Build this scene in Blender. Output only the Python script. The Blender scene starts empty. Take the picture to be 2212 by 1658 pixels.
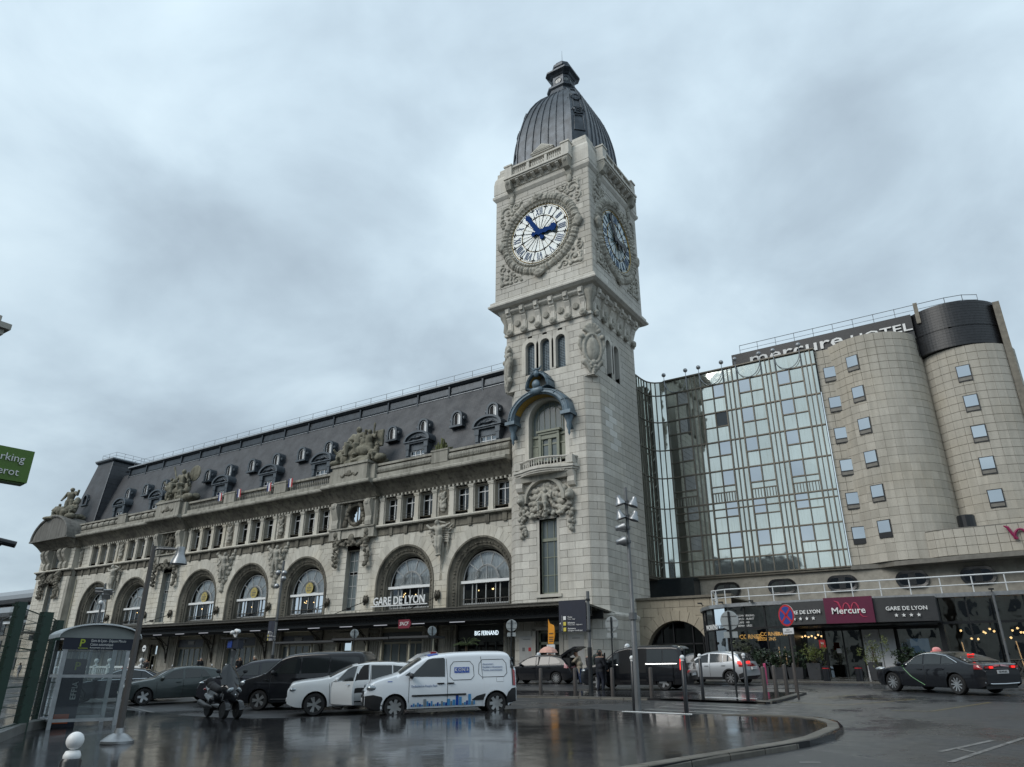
import bpy, bmesh, math, random
from mathutils import Matrix, Vector, noise
R = math.radians
PI = math.pi
sin, cos, sqrt = math.sin, math.cos, math.sqrt
rnd = random.Random(7)
sc = bpy.context.scene
COL = sc.collection

# ---------------------------------------------------------------- camera
def cam_rot(yaw, pitch, roll):
    f = Vector((-sin(yaw)*cos(pitch), cos(yaw)*cos(pitch), sin(pitch)))
    r = Vector((cos(yaw), sin(yaw), 0)); u = r.cross(f)
    r2 = r*cos(roll)+u*sin(roll); u2 = -r*sin(roll)+u*cos(roll)
    return Matrix((r2, u2, -f)).transposed()
cd = bpy.data.cameras.new('camera'); cam = bpy.data.objects.new('camera', cd); COL.objects.link(cam)
cd.sensor_width = 36; cd.lens = 36*1534/2212; cd.clip_start = .1; cd.clip_end = 3000
cam.matrix_world = Matrix.Translation((0, 0, 1.8)) @ cam_rot(R(33.67), R(22.19), R(.18)).to_4x4()
sc.camera = cam

# ---------------------------------------------------------------- world, sun, exposure
SUN_EL, SUN_AZ = R(38), R(205)
w = bpy.data.worlds.new('World'); sc.world = w; w.use_nodes = True
nt = w.node_tree; nt.nodes.clear(); N = nt.nodes.new; LK = nt.links.new
out = N('ShaderNodeOutputWorld'); bg = N('ShaderNodeBackground'); LK(bg.outputs[0], out.inputs[0])
sky = N('ShaderNodeTexSky'); sky.sky_type = 'NISHITA'; sky.sun_disc = False
sky.sun_elevation = SUN_EL; sky.sun_rotation = SUN_AZ
bg.inputs['Strength'].default_value = .1
tc = N('ShaderNodeTexCoord'); sep = N('ShaderNodeSeparateXYZ'); LK(tc.outputs['Generated'], sep.inputs[0])
def wm(op, a, b=None, c=None):
    n = N('ShaderNodeMath'); n.operation = op
    for i, q in enumerate((a, b, c)):
        if q is None: continue
        if hasattr(q, 'links'): LK(q, n.inputs[i])
        else: n.inputs[i].default_value = q
    return n.outputs[0]
zc = wm('MAXIMUM', sep.outputs[2], 0.0)
den = wm('ADD', zc, .42)
cmb = N('ShaderNodeCombineXYZ')
LK(wm('DIVIDE', sep.outputs[0], den), cmb.inputs[0]); LK(wm('DIVIDE', sep.outputs[1], den), cmb.inputs[1])
def wnoise(scale, det, rough, dist, off):
    mp = N('ShaderNodeMapping'); LK(cmb.outputs[0], mp.inputs[0]); mp.inputs['Location'].default_value = off
    n = N('ShaderNodeTexNoise'); LK(mp.outputs[0], n.inputs[0])
    n.inputs['Scale'].default_value = scale; n.inputs['Detail'].default_value = det
    n.inputs['Roughness'].default_value = rough; n.inputs['Distortion'].default_value = dist
    return n.outputs[0]
n1 = wnoise(1.35, 7, .50, .35, (3.1, 1.7, 0)); n2 = wnoise(3.6, 8, .52, .3, (7.3, 4.1, 0))
cl = wm('ADD', wm('MULTIPLY', n1, .62), wm('MULTIPLY', n2, .38))
rp = N('ShaderNodeValToRGB'); LK(cl, rp.inputs[0])
cr = rp.color_ramp; cr.interpolation = 'B_SPLINE'
cr.elements[0].position = .33; cr.elements[0].color = (.345, .425, .50, 1)
cr.elements[1].position = .66; cr.elements[1].color = (.76, .90, .97, 1)
e = cr.elements.new(.43); e.color = (.45, .555, .64, 1)
e = cr.elements.new(.53); e.color = (.585, .72, .815, 1)
mx = N('ShaderNodeMix'); mx.data_type = 'RGBA'; mx.inputs[0].default_value = .93
vs_ = N('ShaderNodeVectorMath'); vs_.operation = 'SCALE'; LK(rp.outputs[0], vs_.inputs[0]); vs_.inputs['Scale'].default_value = 8.6
cs_ = N('ShaderNodeVectorMath'); cs_.operation = 'MINIMUM'; LK(sky.outputs[0], cs_.inputs[0]); cs_.inputs[1].default_value = (9, 9, 9)   # cloud cover hides the glow round the sun
LK(cs_.outputs[0], mx.inputs[6]); LK(vs_.outputs[0], mx.inputs[7])
zen = wm('MULTIPLY_ADD', zc, .5, .86)
vm = N('ShaderNodeVectorMath'); vm.operation = 'SCALE'; LK(mx.outputs[2], vm.inputs[0]); LK(zen, vm.inputs['Scale'])
LK(vm.outputs[0], bg.inputs['Color'])
sl = bpy.data.lights.new('sun', 'SUN'); sl.energy = 1.5; sl.angle = R(35); sl.color = (1, .96, .9)
so = bpy.data.objects.new('sun', sl); COL.objects.link(so)
so.rotation_euler = (R(52), 0, R(-25))
so['kind'] = 'structure'
sc.view_settings.view_transform = 'Standard'; sc.view_settings.look = 'None'
sc.view_settings.gamma = 1; sc.view_settings.exposure = .25; sc.view_settings.use_curve_mapping = False
sc.cycles.max_bounces = 6; sc.cycles.transparent_max_bounces = 10; sc.cycles.caustics_reflective = False
sc.cycles.use_denoising = True; sc.cycles.sample_clamp_indirect = 3

# ---------------------------------------------------------------- helpers
def gz(x, y):
    return .0049*max(-150, min(60, x))+.0358*max(-6, min(50, y))-.0193
ORG = {}
def tag(o, label=None, cat=None, group=None, kind=None):
    if label: o['label'] = label
    if cat: o['category'] = cat
    if group: o['group'] = group
    if kind: o['kind'] = kind
    return o
def thing(name, label, cat, loc=(0, 0, 0), group=None):
    o = bpy.data.objects.new(name, None); COL.objects.link(o); o.location = loc
    o.empty_display_size = .2
    ORG[o] = Vector(loc)
    return tag(o, label, cat, group)
def link(name, me, parent=None, mat=None):
    o = bpy.data.objects.new(name, me); COL.objects.link(o)
    if parent is not None:
        o.parent = parent
        if parent in ORG: o.matrix_parent_inverse = Matrix.Translation(-ORG[parent])
    if mat is not None and not me.materials: me.materials.append(mat)
    return o
def copy_tree(o, parent=None):
    c = o.copy(); COL.objects.link(c)
    if parent is not None: c.parent = parent
    if o in ORG: ORG[c] = ORG[o]
    for ch in list(KIDS.get(o, ())): KIDS.setdefault(c, []).append(copy_tree(ch, c))
    return c
KIDS = {}
class MB:
    def __init__(s, M=None): s.v = []; s.f = []; s.m = []; s.M = M; s.mi = 0
    def add(s, vs, fs):
        b = len(s.v)
        if s.M is not None: vs = [s.M @ Vector(p) for p in vs]
        s.v.extend([tuple(p) for p in vs]); s.f.extend([tuple(i+b for i in f) for f in fs]); s.m.extend([s.mi]*len(fs)); return s
    def quad(s, a, b, c, d): return s.add([a, b, c, d], [(0, 1, 2, 3)])
    def poly(s, ps): return s.add(ps, [tuple(range(len(ps)))])
    def box(s, x0, y0, z0, x1, y1, z1):
        v = [(x0, y0, z0), (x1, y0, z0), (x1, y1, z0), (x0, y1, z0), (x0, y0, z1), (x1, y0, z1), (x1, y1, z1), (x0, y1, z1)]
        return s.add(v, [(3, 2, 1, 0), (4, 5, 6, 7), (0, 1, 5, 4), (1, 2, 6, 5), (2, 3, 7, 6), (3, 0, 4, 7)])
    def bbox(s, x0, y0, z0, x1, y1, z1, b=.02):
        # box with chamfered vertical and horizontal edges
        bm = bmesh.new(); bmesh.ops.create_cube(bm, size=1)
        for q in bm.verts: q.co = Vector(((x0+x1)/2+q.co.x*(x1-x0), (y0+y1)/2+q.co.y*(y1-y0), (z0+z1)/2+q.co.z*(z1-z0)))
        bmesh.ops.bevel(bm, geom=bm.edges[:], offset=b, segments=2, affect='EDGES')
        bm.verts.index_update(); s.add([q.co.copy() for q in bm.verts], [[q.index for q in f.verts] for f in bm.faces]); bm.free(); return s
    def beam(s, p, q, w, h, up=(0, 0, 1)):
        p = Vector(p); q = Vector(q); d = (q-p).normalized(); up = Vector(up)
        if abs(d.dot(up)) > .98: up = Vector((0, 1, 0))
        a = d.cross(up).normalized()*w/2; b = a.cross(d).normalized()*h/2
        v = [p-a-b, p+a-b, p+a+b, p-a+b, q-a-b, q+a-b, q+a+b, q-a+b]
        return s.add(v, [(3, 2, 1, 0), (4, 5, 6, 7), (0, 1, 5, 4), (1, 2, 6, 5), (2, 3, 7, 6), (3, 0, 4, 7)])
    def tube(s, p, q, r, r2=None, n=8, caps=True):
        return s.path([p, q], [r, r if r2 is None else r2], n, caps)
    def path(s, pts, r, n=8, caps=True, close=False):
        pts = [Vector(p) for p in pts]; k = len(pts)
        if not hasattr(r, '__len__'): r = [r]*k
        vs = []; ref = None
        for i, p in enumerate(pts):
            if close: d = pts[(i+1) % k]-pts[i-1]
            else: d = pts[min(i+1, k-1)]-pts[max(i-1, 0)]
            d.normalize()
            if ref is None: ref = Vector((0, 0, 1)) if abs(d.z) < .9 else Vector((1, 0, 0))
            a = d.cross(ref)
            if a.length < 1e-4: a = d.cross(Vector((0, 1, .3)))
            a.normalize(); b = d.cross(a).normalized(); ref = a.cross(d) if True else ref
            for j in range(n):
                t = 2*PI*j/n; vs.append(p+(a*cos(t)+b*sin(t))*r[i])
        fs = []
        for i in range(k if close else k-1):
            i2 = (i+1) % k
            for j in range(n): j2 = (j+1) % n; fs.append((i*n+j, i*n+j2, i2*n+j2, i2*n+j))
        if caps and not close: fs.append(tuple(range(n))[::-1]); fs.append(tuple((k-1)*n+j for j in range(n)))
        return s.add(vs, fs)
    def lathe(s, prof, cx=0, cy=0, n=16, axis='z', a0=0, a1=2*PI, caps=True):
        full = abs(a1-a0-2*PI) < 1e-6; m = n if full else n+1
        vs = []
        for (r, z) in prof:
            for j in range(m):
                t = a0+(a1-a0)*j/n
                vs.append((cx+r*cos(t), cy+r*sin(t), z) if axis == 'z' else (cx+r*cos(t), z, cy+r*sin(t)) if axis == 'y' else (z, cx+r*cos(t), cy+r*sin(t)))
        fs = []
        for i in range(len(prof)-1):
            for j in range(n):
                j2 = (j+1) % m; fs.append((i*m+j, i*m+j2, (i+1)*m+j2, (i+1)*m+j))
        if caps and full:
            if prof[0][0] > 1e-4: fs.append(tuple(range(m))[::-1])
            if prof[-1][0] > 1e-4: fs.append(tuple((len(prof)-1)*m+j for j in range(m)))
        return s.add(vs, fs)
    def sph(s, c, r, nu=10, nv=6):
        if not hasattr(r, '__len__'): r = (r, r, r)
        vs = [(c[0], c[1], c[2]-r[2])]
        for i in range(1, nv):
            p = -PI/2+PI*i/nv
            for j in range(nu): t = 2*PI*j/nu; vs.append((c[0]+r[0]*cos(p)*cos(t), c[1]+r[1]*cos(p)*sin(t), c[2]+r[2]*sin(p)))
        vs.append((c[0], c[1], c[2]+r[2])); fs = [(0, 1+(j+1) % nu, 1+j) for j in range(nu)]
        for i in range(nv-2):
            for j in range(nu): a = 1+i*nu; fs.append((a+j, a+(j+1) % nu, a+nu+(j+1) % nu, a+nu+j))
        l = len(vs)-1; a = 1+(nv-2)*nu; fs += [(a+j, a+(j+1) % nu, l) for j in range(nu)]
        return s.add(vs, fs)
    def prism(s, ps, d):
        d = Vector(d); n = len(ps); a = [Vector(p) for p in ps]; vs = a+[p+d for p in a]
        fs = [tuple(range(n))[::-1], tuple(range(n, 2*n))]+[(i, (i+1) % n, n+(i+1) % n, n+i) for i in range(n)]
        return s.add(vs, fs)
    def extr(s, prof, x0, x1, axis='x'):
        # profile in (y,z) swept along x (open or closed polygon, capped)
        n = len(prof)
        if axis == 'x': vs = [(x0, p[0], p[1]) for p in prof]+[(x1, p[0], p[1]) for p in prof]
        else: vs = [(p[0], x0, p[1]) for p in prof]+[(p[0], x1, p[1]) for p in prof]
        return s.add(vs, [tuple(range(n))[::-1], tuple(range(n, 2*n))]+[(i, (i+1) % n, n+(i+1) % n, n+i) for i in range(n)])
    def arch(s, prof, cx, zs, zb, n=20):
        # sweep profile [(r,y)] along a semicircle with straight jambs down to zb (open strip)
        fr = [(1, 0, zb-zs)]+[(cos(PI*i/n), sin(PI*i/n), 0) for i in range(n+1)]+[(-1, 0, zb-zs)]
        m = len(prof); vs = []
        for (c, si, dz) in fr:
            for (r, y) in prof: vs.append((cx+r*c, y, zs+r*si+dz))
        fs = []
        for i in range(len(fr)-1):
            for j in range(m-1): fs.append((i*m+j, i*m+j+1, (i+1)*m+j+1, (i+1)*m+j))
        return s.add(vs, fs)
    def disc(s, c, r, n=24, y=None):
        return s.add([(c[0]+r*cos(2*PI*j/n), c[1], c[2]+r*sin(2*PI*j/n)) for j in range(n)], [tuple(range(n))[::-1]])
    def mesh(s, name, mat=None, smooth=False, fix=True):
        me = bpy.data.meshes.new(name); me.from_pydata(s.v, [], s.f)
        if mat is not None:
            for q in (mat if isinstance(mat, (list, tuple)) else [mat]): me.materials.append(q)
            if isinstance(mat, (list, tuple)): me.polygons.foreach_set('material_index', s.m)
        if fix:
            bm = bmesh.new(); bm.from_mesh(me); bmesh.ops.recalc_face_normals(bm, faces=bm.faces[:]); bm.to_mesh(me); bm.free()
        if smooth: me.shade_smooth() if smooth is True else None
        if smooth and smooth is not True:
            me.shade_smooth(); me.set_sharp_from_angle(angle=R(smooth))
        me.update(); return me
    def build(s, name, mat=None, parent=None, smooth=False, kind=None, label=None, cat=None, group=None):
        o = link(name, s.mesh(name, mat, smooth), parent)
        if parent is not None: KIDS.setdefault(parent, []).append(o)
        return tag(o, label, cat, group, kind)
def put(me, name, parent, loc=(0, 0, 0), rz=0, scale=None):
    o = link(name, me, parent); o.location = loc; o.rotation_euler = (0, 0, rz)
    if scale: o.scale = scale
    if parent is not None: KIDS.setdefault(parent, []).append(o)
    return o

# ---------------------------------------------------------------- materials
def newmat(name):
    m = bpy.data.materials.new(name); m.use_nodes = True
    t = m.node_tree; b = t.nodes['Principled BSDF']; return m, t, b
def tex_noise(t, vec, scale, detail=4, rough=.55, stretch=None, loc=None):
    mp = t.nodes.new('ShaderNodeMapping'); t.links.new(vec, mp.inputs[0])
    if stretch: mp.inputs['Scale'].default_value = stretch
    if loc: mp.inputs['Location'].default_value = loc
    n = t.nodes.new('ShaderNodeTexNoise'); t.links.new(mp.outputs[0], n.inputs[0])
    n.inputs['Scale'].default_value = scale; n.inputs['Detail'].default_value = detail; n.inputs['Roughness'].default_value = rough
    return n.outputs[0]
def ramp(t, val, stops):
    r = t.nodes.new('ShaderNodeValToRGB'); t.links.new(val, r.inputs[0]); c = r.color_ramp
    while len(c.elements) < len(stops): c.elements.new(.5)
    for e_, (p, q) in zip(c.elements, stops): e_.position = p; e_.color = (*q, 1) if len(q) == 3 else q
    return r.outputs[0]
def mixc(t, fac, a, b, mode='MIX'):
    m = t.nodes.new('ShaderNodeMix'); m.data_type = 'RGBA'; m.blend_type = mode
    for i, q in ((0, fac), (6, a), (7, b)):
        if hasattr(q, 'links'): t.links.new(q, m.inputs[i])
        else: m.inputs[i].default_value = q if i == 0 else (*q, 1)
    return m.outputs[2]
def math_(t, op, a, b):
    n = t.nodes.new('ShaderNodeMath'); n.operation = op
    for i, q in ((0, a), (1, b)):
        if hasattr(q, 'links'): t.links.new(q, n.inputs[i])
        else: n.inputs[i].default_value = q
    return n.outputs[0]
def bump(t, b, h, strength=.3, dist=.02):
    n = t.nodes.new('ShaderNodeBump'); n.inputs['Strength'].default_value = strength; n.inputs['Distance'].default_value = dist
    t.links.new(h, n.inputs['Height']); t.links.new(n.outputs[0], b.inputs['Normal'])
def geopos(t): return t.nodes.new('ShaderNodeNewGeometry').outputs['Position']
def objpos(t): return t.nodes.new('ShaderNodeTexCoord').outputs['Object']
def plain(name, col, rough=.5, metal=0, var=.15, scale=3, coat=0, emit=None, es=1, spec=None, bmp=0):
    m, t, b = newmat(name)
    b.inputs['Roughness'].default_value = rough; b.inputs['Metallic'].default_value = metal
    if var:
        n = tex_noise(t, objpos(t), scale, 5)
        c = ramp(t, n, [(.3, tuple(q*(1-var) for q in col)), (.7, tuple(min(1, q*(1+var)) for q in col))])
        t.links.new(c, b.inputs['Base Color'])
        if bmp: bump(t, b, n, bmp, .01)
    else: b.inputs['Base Color'].default_value = (*col, 1)
    if coat: b.inputs['Coat Weight'].default_value = coat; b.inputs['Coat Roughness'].default_value = .04
    if spec is not None: b.inputs['Specular IOR Level'].default_value = spec
    if emit: b.inputs['Emission Color'].default_value = (*emit, 1); b.inputs['Emission Strength'].default_value = es
    return m
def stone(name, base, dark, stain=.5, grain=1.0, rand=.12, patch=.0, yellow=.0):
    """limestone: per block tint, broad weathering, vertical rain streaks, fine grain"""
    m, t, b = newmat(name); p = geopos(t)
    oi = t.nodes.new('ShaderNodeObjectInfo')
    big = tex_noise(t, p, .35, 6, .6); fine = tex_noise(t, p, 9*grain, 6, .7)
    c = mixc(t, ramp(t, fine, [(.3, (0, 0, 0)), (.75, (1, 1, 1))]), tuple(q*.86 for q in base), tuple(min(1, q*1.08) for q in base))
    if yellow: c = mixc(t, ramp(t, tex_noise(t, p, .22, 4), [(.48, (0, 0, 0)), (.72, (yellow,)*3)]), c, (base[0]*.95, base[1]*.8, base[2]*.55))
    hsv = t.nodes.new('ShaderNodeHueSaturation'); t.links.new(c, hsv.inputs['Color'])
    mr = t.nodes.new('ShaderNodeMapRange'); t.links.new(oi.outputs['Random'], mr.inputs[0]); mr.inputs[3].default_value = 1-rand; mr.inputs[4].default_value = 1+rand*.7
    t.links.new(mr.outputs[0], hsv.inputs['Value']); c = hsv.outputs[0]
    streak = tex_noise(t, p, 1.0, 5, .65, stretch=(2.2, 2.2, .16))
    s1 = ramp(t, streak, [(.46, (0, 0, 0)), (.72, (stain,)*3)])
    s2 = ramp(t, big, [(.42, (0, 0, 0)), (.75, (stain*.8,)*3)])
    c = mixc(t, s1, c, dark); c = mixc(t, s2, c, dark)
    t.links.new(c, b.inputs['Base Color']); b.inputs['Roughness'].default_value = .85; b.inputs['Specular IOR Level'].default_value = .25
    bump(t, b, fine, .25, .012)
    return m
def glassy(name, tint, alpha=.35, rough=.03, wob=0.0, refl=.35, wscale=.6):
    """window glass: tinted see-through pane with a mirror coat"""
    m, t, b = newmat(name); t.nodes.remove(b); o = t.nodes['Material Output']
    tr = t.nodes.new('ShaderNodeBsdfTransparent'); tr.inputs[0].default_value = (*tint, 1)
    gl = t.nodes.new('ShaderNodeBsdfGlossy'); gl.inputs['Roughness'].default_value = rough; gl.inputs['Color'].default_value = (.9, .95, 1, 1)
    fr = t.nodes.new('ShaderNodeFresnel'); fr.inputs[0].default_value = 1.5
    f = math_(t, 'MAXIMUM', fr.outputs[0], refl)
    mxs = t.nodes.new('ShaderNodeMixShader'); t.links.new(f, mxs.inputs[0]); t.links.new(tr.outputs[0], mxs.inputs[1]); t.links.new(gl.outputs[0], mxs.inputs[2])
    if wob:
        n = tex_noise(t, geopos(t), wscale, 2, .5); bn = t.nodes.new('ShaderNodeBump'); bn.inputs['Strength'].default_value = wob; bn.inputs['Distance'].default_value = .1
        t.links.new(n, bn.inputs['Height']); t.links.new(bn.outputs[0], gl.inputs['Normal']); t.links.new(bn.outputs[0], fr.inputs['Normal'])
    t.links.new(mxs.outputs[0], o.inputs[0]); return m
M = {}
M['lime'] = stone('limestone', (.60, .575, .51), (.27, .25, .21), .42, yellow=.35)
M['tower'] = stone('tower_limestone', (.62, .595, .54), (.29, .27, .235), .42, rand=.15, yellow=.16)
M['repair'] = stone('new_limestone', (.70, .685, .64), (.5, .48, .44), .2)
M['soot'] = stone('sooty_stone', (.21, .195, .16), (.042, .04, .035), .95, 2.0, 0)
M['dorm'] = plain('dormer_zinc', (.07, .085, .10), .45, .3, .25, 2)
M['carve'] = stone('carved_stone', (.46, .44, .385), (.12, .115, .10), .7, 2.0, 0)
M['statue'] = stone('mossy_statue_stone', (.25, .235, .185), (.05, .05, .036), .9, 2.5, 0)
M['zinc'] = plain('zinc', (.05, .06, .072), .42, .45, .45, 1.2, bmp=.1)
M['zinc_blue'] = plain('painted_zinc', (.105, .15, .185), .45, .2, .3, 2)
M['gold'] = plain('gilt_mosaic', (.40, .26, .06), .45, .5, .5, 14, bmp=.4)
M['iron'] = plain('dark_iron', (.018, .02, .022), .5, .3, .3, 6)
M['rust'] = plain('weathered_iron', (.07, .066, .056), .6, .2, .4, 5)
M['bronze'] = plain('bronze_mask', (.045, .04, .03), .5, .5, .4, 9)
M['white'] = plain('white_paint', (.74, .75, .75), .45, 0, .06, 4)
M['grey'] = plain('grey_paint', (.13, .135, .14), .4, .2, .15, 4)
M['steel'] = plain('galvanised_steel', (.33, .34, .35), .35, .7, .15, 6)
M['sage'] = plain('sage_green_joinery', (.20, .215, .165), .5, 0, .12, 5)
M['blackp'] = plain('black_paint', (.012, .013, .016), .3, 0, .2, 5)
M['clockblue'] = plain('clock_blue', (.006, .035, .15), .8, 0, .1, 5, spec=.1)
M['numeral'] = plain('numeral_blue', (.04, .085, .17), .5, 0, .1, 5)
M['dial'] = plain('dial_glass', (.24, .325, .35), .18, 0, .22, .9, coat=.6)
M['dark'] = plain('dark_interior', (.012, .012, .013), .8, 0, 0)
M['curtain'] = plain('white_curtain', (.80, .82, .84), .8, 0, .05, 2)
M['pane'] = glassy('window_glass', (.86, .89, .89), refl=.12)
M['pane_dk'] = glassy('dark_window_glass', (.22, .25, .25), refl=.07, wob=.02)
M['greypane'] = plain('frosted_grey_pane', (.115, .14, .145), .18, 0, .15, .7)
M['lamp'] = plain('warm_lamp', (1, .7, .4), .5, 0, 0, emit=(1, .62, .28), es=9)

# ---------------------------------------------------------------- sculpture kit (implicit bodies, meshed as one skin)
import numpy as np
class SB:
    """collects rounded solids; mesh() blends them into one continuous skin (surface nets)"""
    def __init__(s): s.P = []
    def sph(s, c, r, *_):
        if not hasattr(r, '__len__'): r = (r, r, r)
        s.P.append(('e', np.array(c, float), np.array(r, float)))
    def path(s, pts, r, n=0, caps=True, close=False):
        k = len(pts)
        if not hasattr(r, '__len__'): r = [r]*k
        for i in range(k if close else k-1):
            j = (i+1) % k; s.P.append(('c', np.array(pts[i], float), np.array(pts[j], float), r[i], r[j]))
    def tube(s, p, q, r, r2=None, *_): s.path([p, q], [r, r2 or r])
    def box(s, x0, y0, z0, x1, y1, z1): s.P.append(('b', np.array([(x0+x1)/2, (y0+y1)/2, (z0+z1)/2]), np.array([(x1-x0)/2, (y1-y0)/2, (z1-z0)/2])))
    def skin(s, h, k):
        lo, hi = [], []
        for p in s.P:
            if p[0] == 'c': m = max(p[3], p[4]); lo.append(np.minimum(p[1], p[2])-m); hi.append(np.maximum(p[1], p[2])+m)
            else: lo.append(p[1]-p[2]); hi.append(p[1]+p[2])
        o = np.min(lo, 0)-3*h-k; n = np.ceil((np.max(hi, 0)+3*h+k-o)/h).astype(int)+1
        F = np.full(n, 1.0)
        for p, a, b in zip(s.P, lo, hi):
            i0 = np.maximum(0, ((a-k-2*h-o)/h).astype(int)); i1 = np.minimum(n, ((b+k+2*h-o)/h).astype(int)+2)
            g = np.stack(np.meshgrid(*[o[q]+h*np.arange(i0[q], i1[q]) for q in range(3)], indexing='ij'), -1)
            if p[0] == 'e': q = (g-p[1])/p[2]; l = np.sqrt((q*q).sum(-1))+1e-9; l2 = np.sqrt(((q/p[2])**2).sum(-1))+1e-9; d = l*(l-1)/l2
            elif p[0] == 'c':
                v = p[2]-p[1]; t = np.clip(((g-p[1])@v)/max(1e-9, v@v), 0, 1); d = np.sqrt(((g-p[1]-t[..., None]*v)**2).sum(-1))-(p[3]+(p[4]-p[3])*t)
            else: q = np.abs(g-p[1])-p[2]+.02; d = np.sqrt((np.maximum(q, 0)**2).sum(-1))+np.minimum(q.max(-1), 0)-.02
            sl_ = tuple(slice(i0[q], i1[q]) for q in range(3)); f = F[sl_]
            w_ = np.maximum(k-np.abs(f-d), 0)/k if k > 0 else 0
            F[sl_] = np.minimum(f, d)-w_*w_*k*.25
        return F, o
def fuse(name, sb, h, mat, smooth=True, disp=0, k=None):
    F, o = sb.skin(h, h*.55 if k is None else k)
    S = F < 0; n = np.array(F.shape)
    cell = np.zeros(n-1, bool); cnt = np.zeros(n-1); acc = np.zeros(tuple(n-1)+(3,))
    E8 = [(i, j, l) for i in (0, 1) for j in (0, 1) for l in (0, 1)]
    sub = lambda A, c: A[c[0]:n[0]-1+c[0], c[1]:n[1]-1+c[1], c[2]:n[2]-1+c[2]]
    for a in E8:
        for ax in range(3):
            if a[ax]: continue
            b = list(a); b[ax] = 1
            fa, fb = sub(F, a), sub(F, b); x = (fa < 0) != (fb < 0); t = np.where(x, fa/np.where(x, fa-fb, 1), 0)
            p = np.zeros(tuple(n-1)+(3,)); p[...] = a; p[..., ax] += t
            acc += p*x[..., None]; cnt += x
    cell = cnt > 0; idx = -np.ones(cell.shape, int); ii = np.argwhere(cell); idx[cell] = np.arange(len(ii))
    V = (ii+acc[cell]/cnt[cell][:, None])*h+o
    fs = []
    for ax in range(3):
        u, v = [(1, 2), (2, 0), (0, 1)][ax]
        A = np.take(S, range(0, n[ax]-1), ax); B = np.take(S, range(1, n[ax]), ax); x = np.argwhere(A != B)
        x = x[(x[:, u] > 0) & (x[:, v] > 0) & (x[:, u] < n[u]-1) & (x[:, v] < n[v]-1)]
        def at(du, dv): q = x.copy(); q[:, u] += du; q[:, v] += dv; return idx[q[:, 0], q[:, 1], q[:, 2]]
        Q = np.stack([at(-1, -1), at(0, -1), at(0, 0), at(-1, 0)], 1); fl = A[x[:, 0], x[:, 1], x[:, 2]]
        Q[~fl] = Q[~fl][:, ::-1]; fs.append(Q)
    fs = np.concatenate(fs)
    me = bpy.data.meshes.new(name); me.from_pydata(V.tolist(), [], fs.tolist()); me.update()
    if disp:
        nr = [v.normal.copy() for v in me.vertices]; cs = [v.co.copy() for v in me.vertices]
        for v, n_, c_ in zip(me.vertices, nr, cs): v.co = c_+n_*disp*(noise.noise(c_*2.2)+.6*noise.noise(c_*6))
    if mat is not None:
        for q in (mat if isinstance(mat, (list, tuple)) else [mat]): me.materials.append(q)
    if smooth: me.shade_smooth()
    return me
def limb(mb, pts, rs, n=8):
    """tapered limb with ball joints"""
    mb.path(pts, rs)
def figure(mb, base, s, pose, face=0, flip=1):
    """human body of height s standing / sitting at base; pose gives joint offsets in units of height"""
    def P(x, y, z):
        x *= flip; return Vector(base)+Vector((x*cos(face)-y*sin(face), x*sin(face)+y*cos(face), z))*s
    J = {k: P(*v) for k, v in pose.items()}
    limb(mb, [J['pel'], J['chest'], J['neck']], [.095*s, .115*s, .05*s]); mb.sph(J['head'], (.062*s, .07*s, .08*s))
    limb(mb, [J['neck'], J['head']], [.045*s, .05*s])
    for q in 'lr':
        limb(mb, [J['chest']+(J['sh'+q]-J['chest'])*.6, J['sh'+q], J['el'+q], J['ha'+q]], [.07*s, .055*s, .04*s, .03*s])
        limb(mb, [J['pel'], J['hi'+q], J['kn'+q], J['ft'+q]], [.09*s, .085*s, .055*s, .035*s])
        mb.sph(J['ft'+q]+Vector((0, -.03*s, -.01*s)), (.04*s, .07*s, .03*s)); mb.sph(J['ha'+q], .035*s)
STAND = dict(pel=(0, 0, .5), chest=(0.02, 0, .72), neck=(.02, 0, .84), head=(.03, -.02, .92), shl=(-.13, 0, .80), shr=(.15, 0, .8), ell=(-.22, -.02, .64), elr=(.27, -.04, .7),
             hal=(-.2, -.12, .5), har=(.36, -.1, .84), hil=(-.06, 0, .48), hir=(.07, 0, .48), knl=(-.07, -.05, .26), knr=(.1, -.02, .26), ftl=(-.06, -.02, .02), ftr=(.1, .03, .02))
SIT = dict(pel=(0, 0, .28), chest=(0, .03, .52), neck=(0, .02, .64), head=(.01, 0, .73), shl=(-.14, 0, .6), shr=(.14, 0, .6), ell=(-.24, -.05, .44), elr=(.26, -.04, .48),
           hal=(-.2, -.2, .36), har=(.34, -.12, .62), hil=(-.07, -.02, .27), hir=(.07, -.02, .27), knl=(-.12, -.24, .28), knr=(.13, -.24, .26), ftl=(-.1, -.26, .02), ftr=(.15, -.2, .02))
FLOAT = dict(pel=(0, 0, .5), chest=(.02, -.03, .7), neck=(0, -.03, .83), head=(-.04, -.06, .91), shl=(-.13, -.02, .78), shr=(.14, -.02, .79), ell=(-.27, -.05, .76), elr=(.28, -.06, .78),
             hal=(-.4, -.05, .86), har=(.42, -.06, .84), hil=(-.06, -.02, .48), hir=(.06, -.02, .48), knl=(-.02, -.08, .25), knr=(.07, -.05, .25), ftl=(.0, -.02, .0), ftr=(.06, 0, .02))
def drape(mb, p, q, r, k=5, seed=0, sag=.3):
    g = random.Random(seed); p = Vector(p); q = Vector(q)
    for i in range(k+1):
        t = i/k; c = p.lerp(q, t); c.z -= sag*sin(PI*t)
        mb.sph(c+Vector((g.uniform(-1, 1), g.uniform(-.6, .3), g.uniform(-1, 1)))*r*.35, (r*g.uniform(.7, 1.25), r*.8, r*g.uniform(.7, 1.2)), 8, 6)
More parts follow.
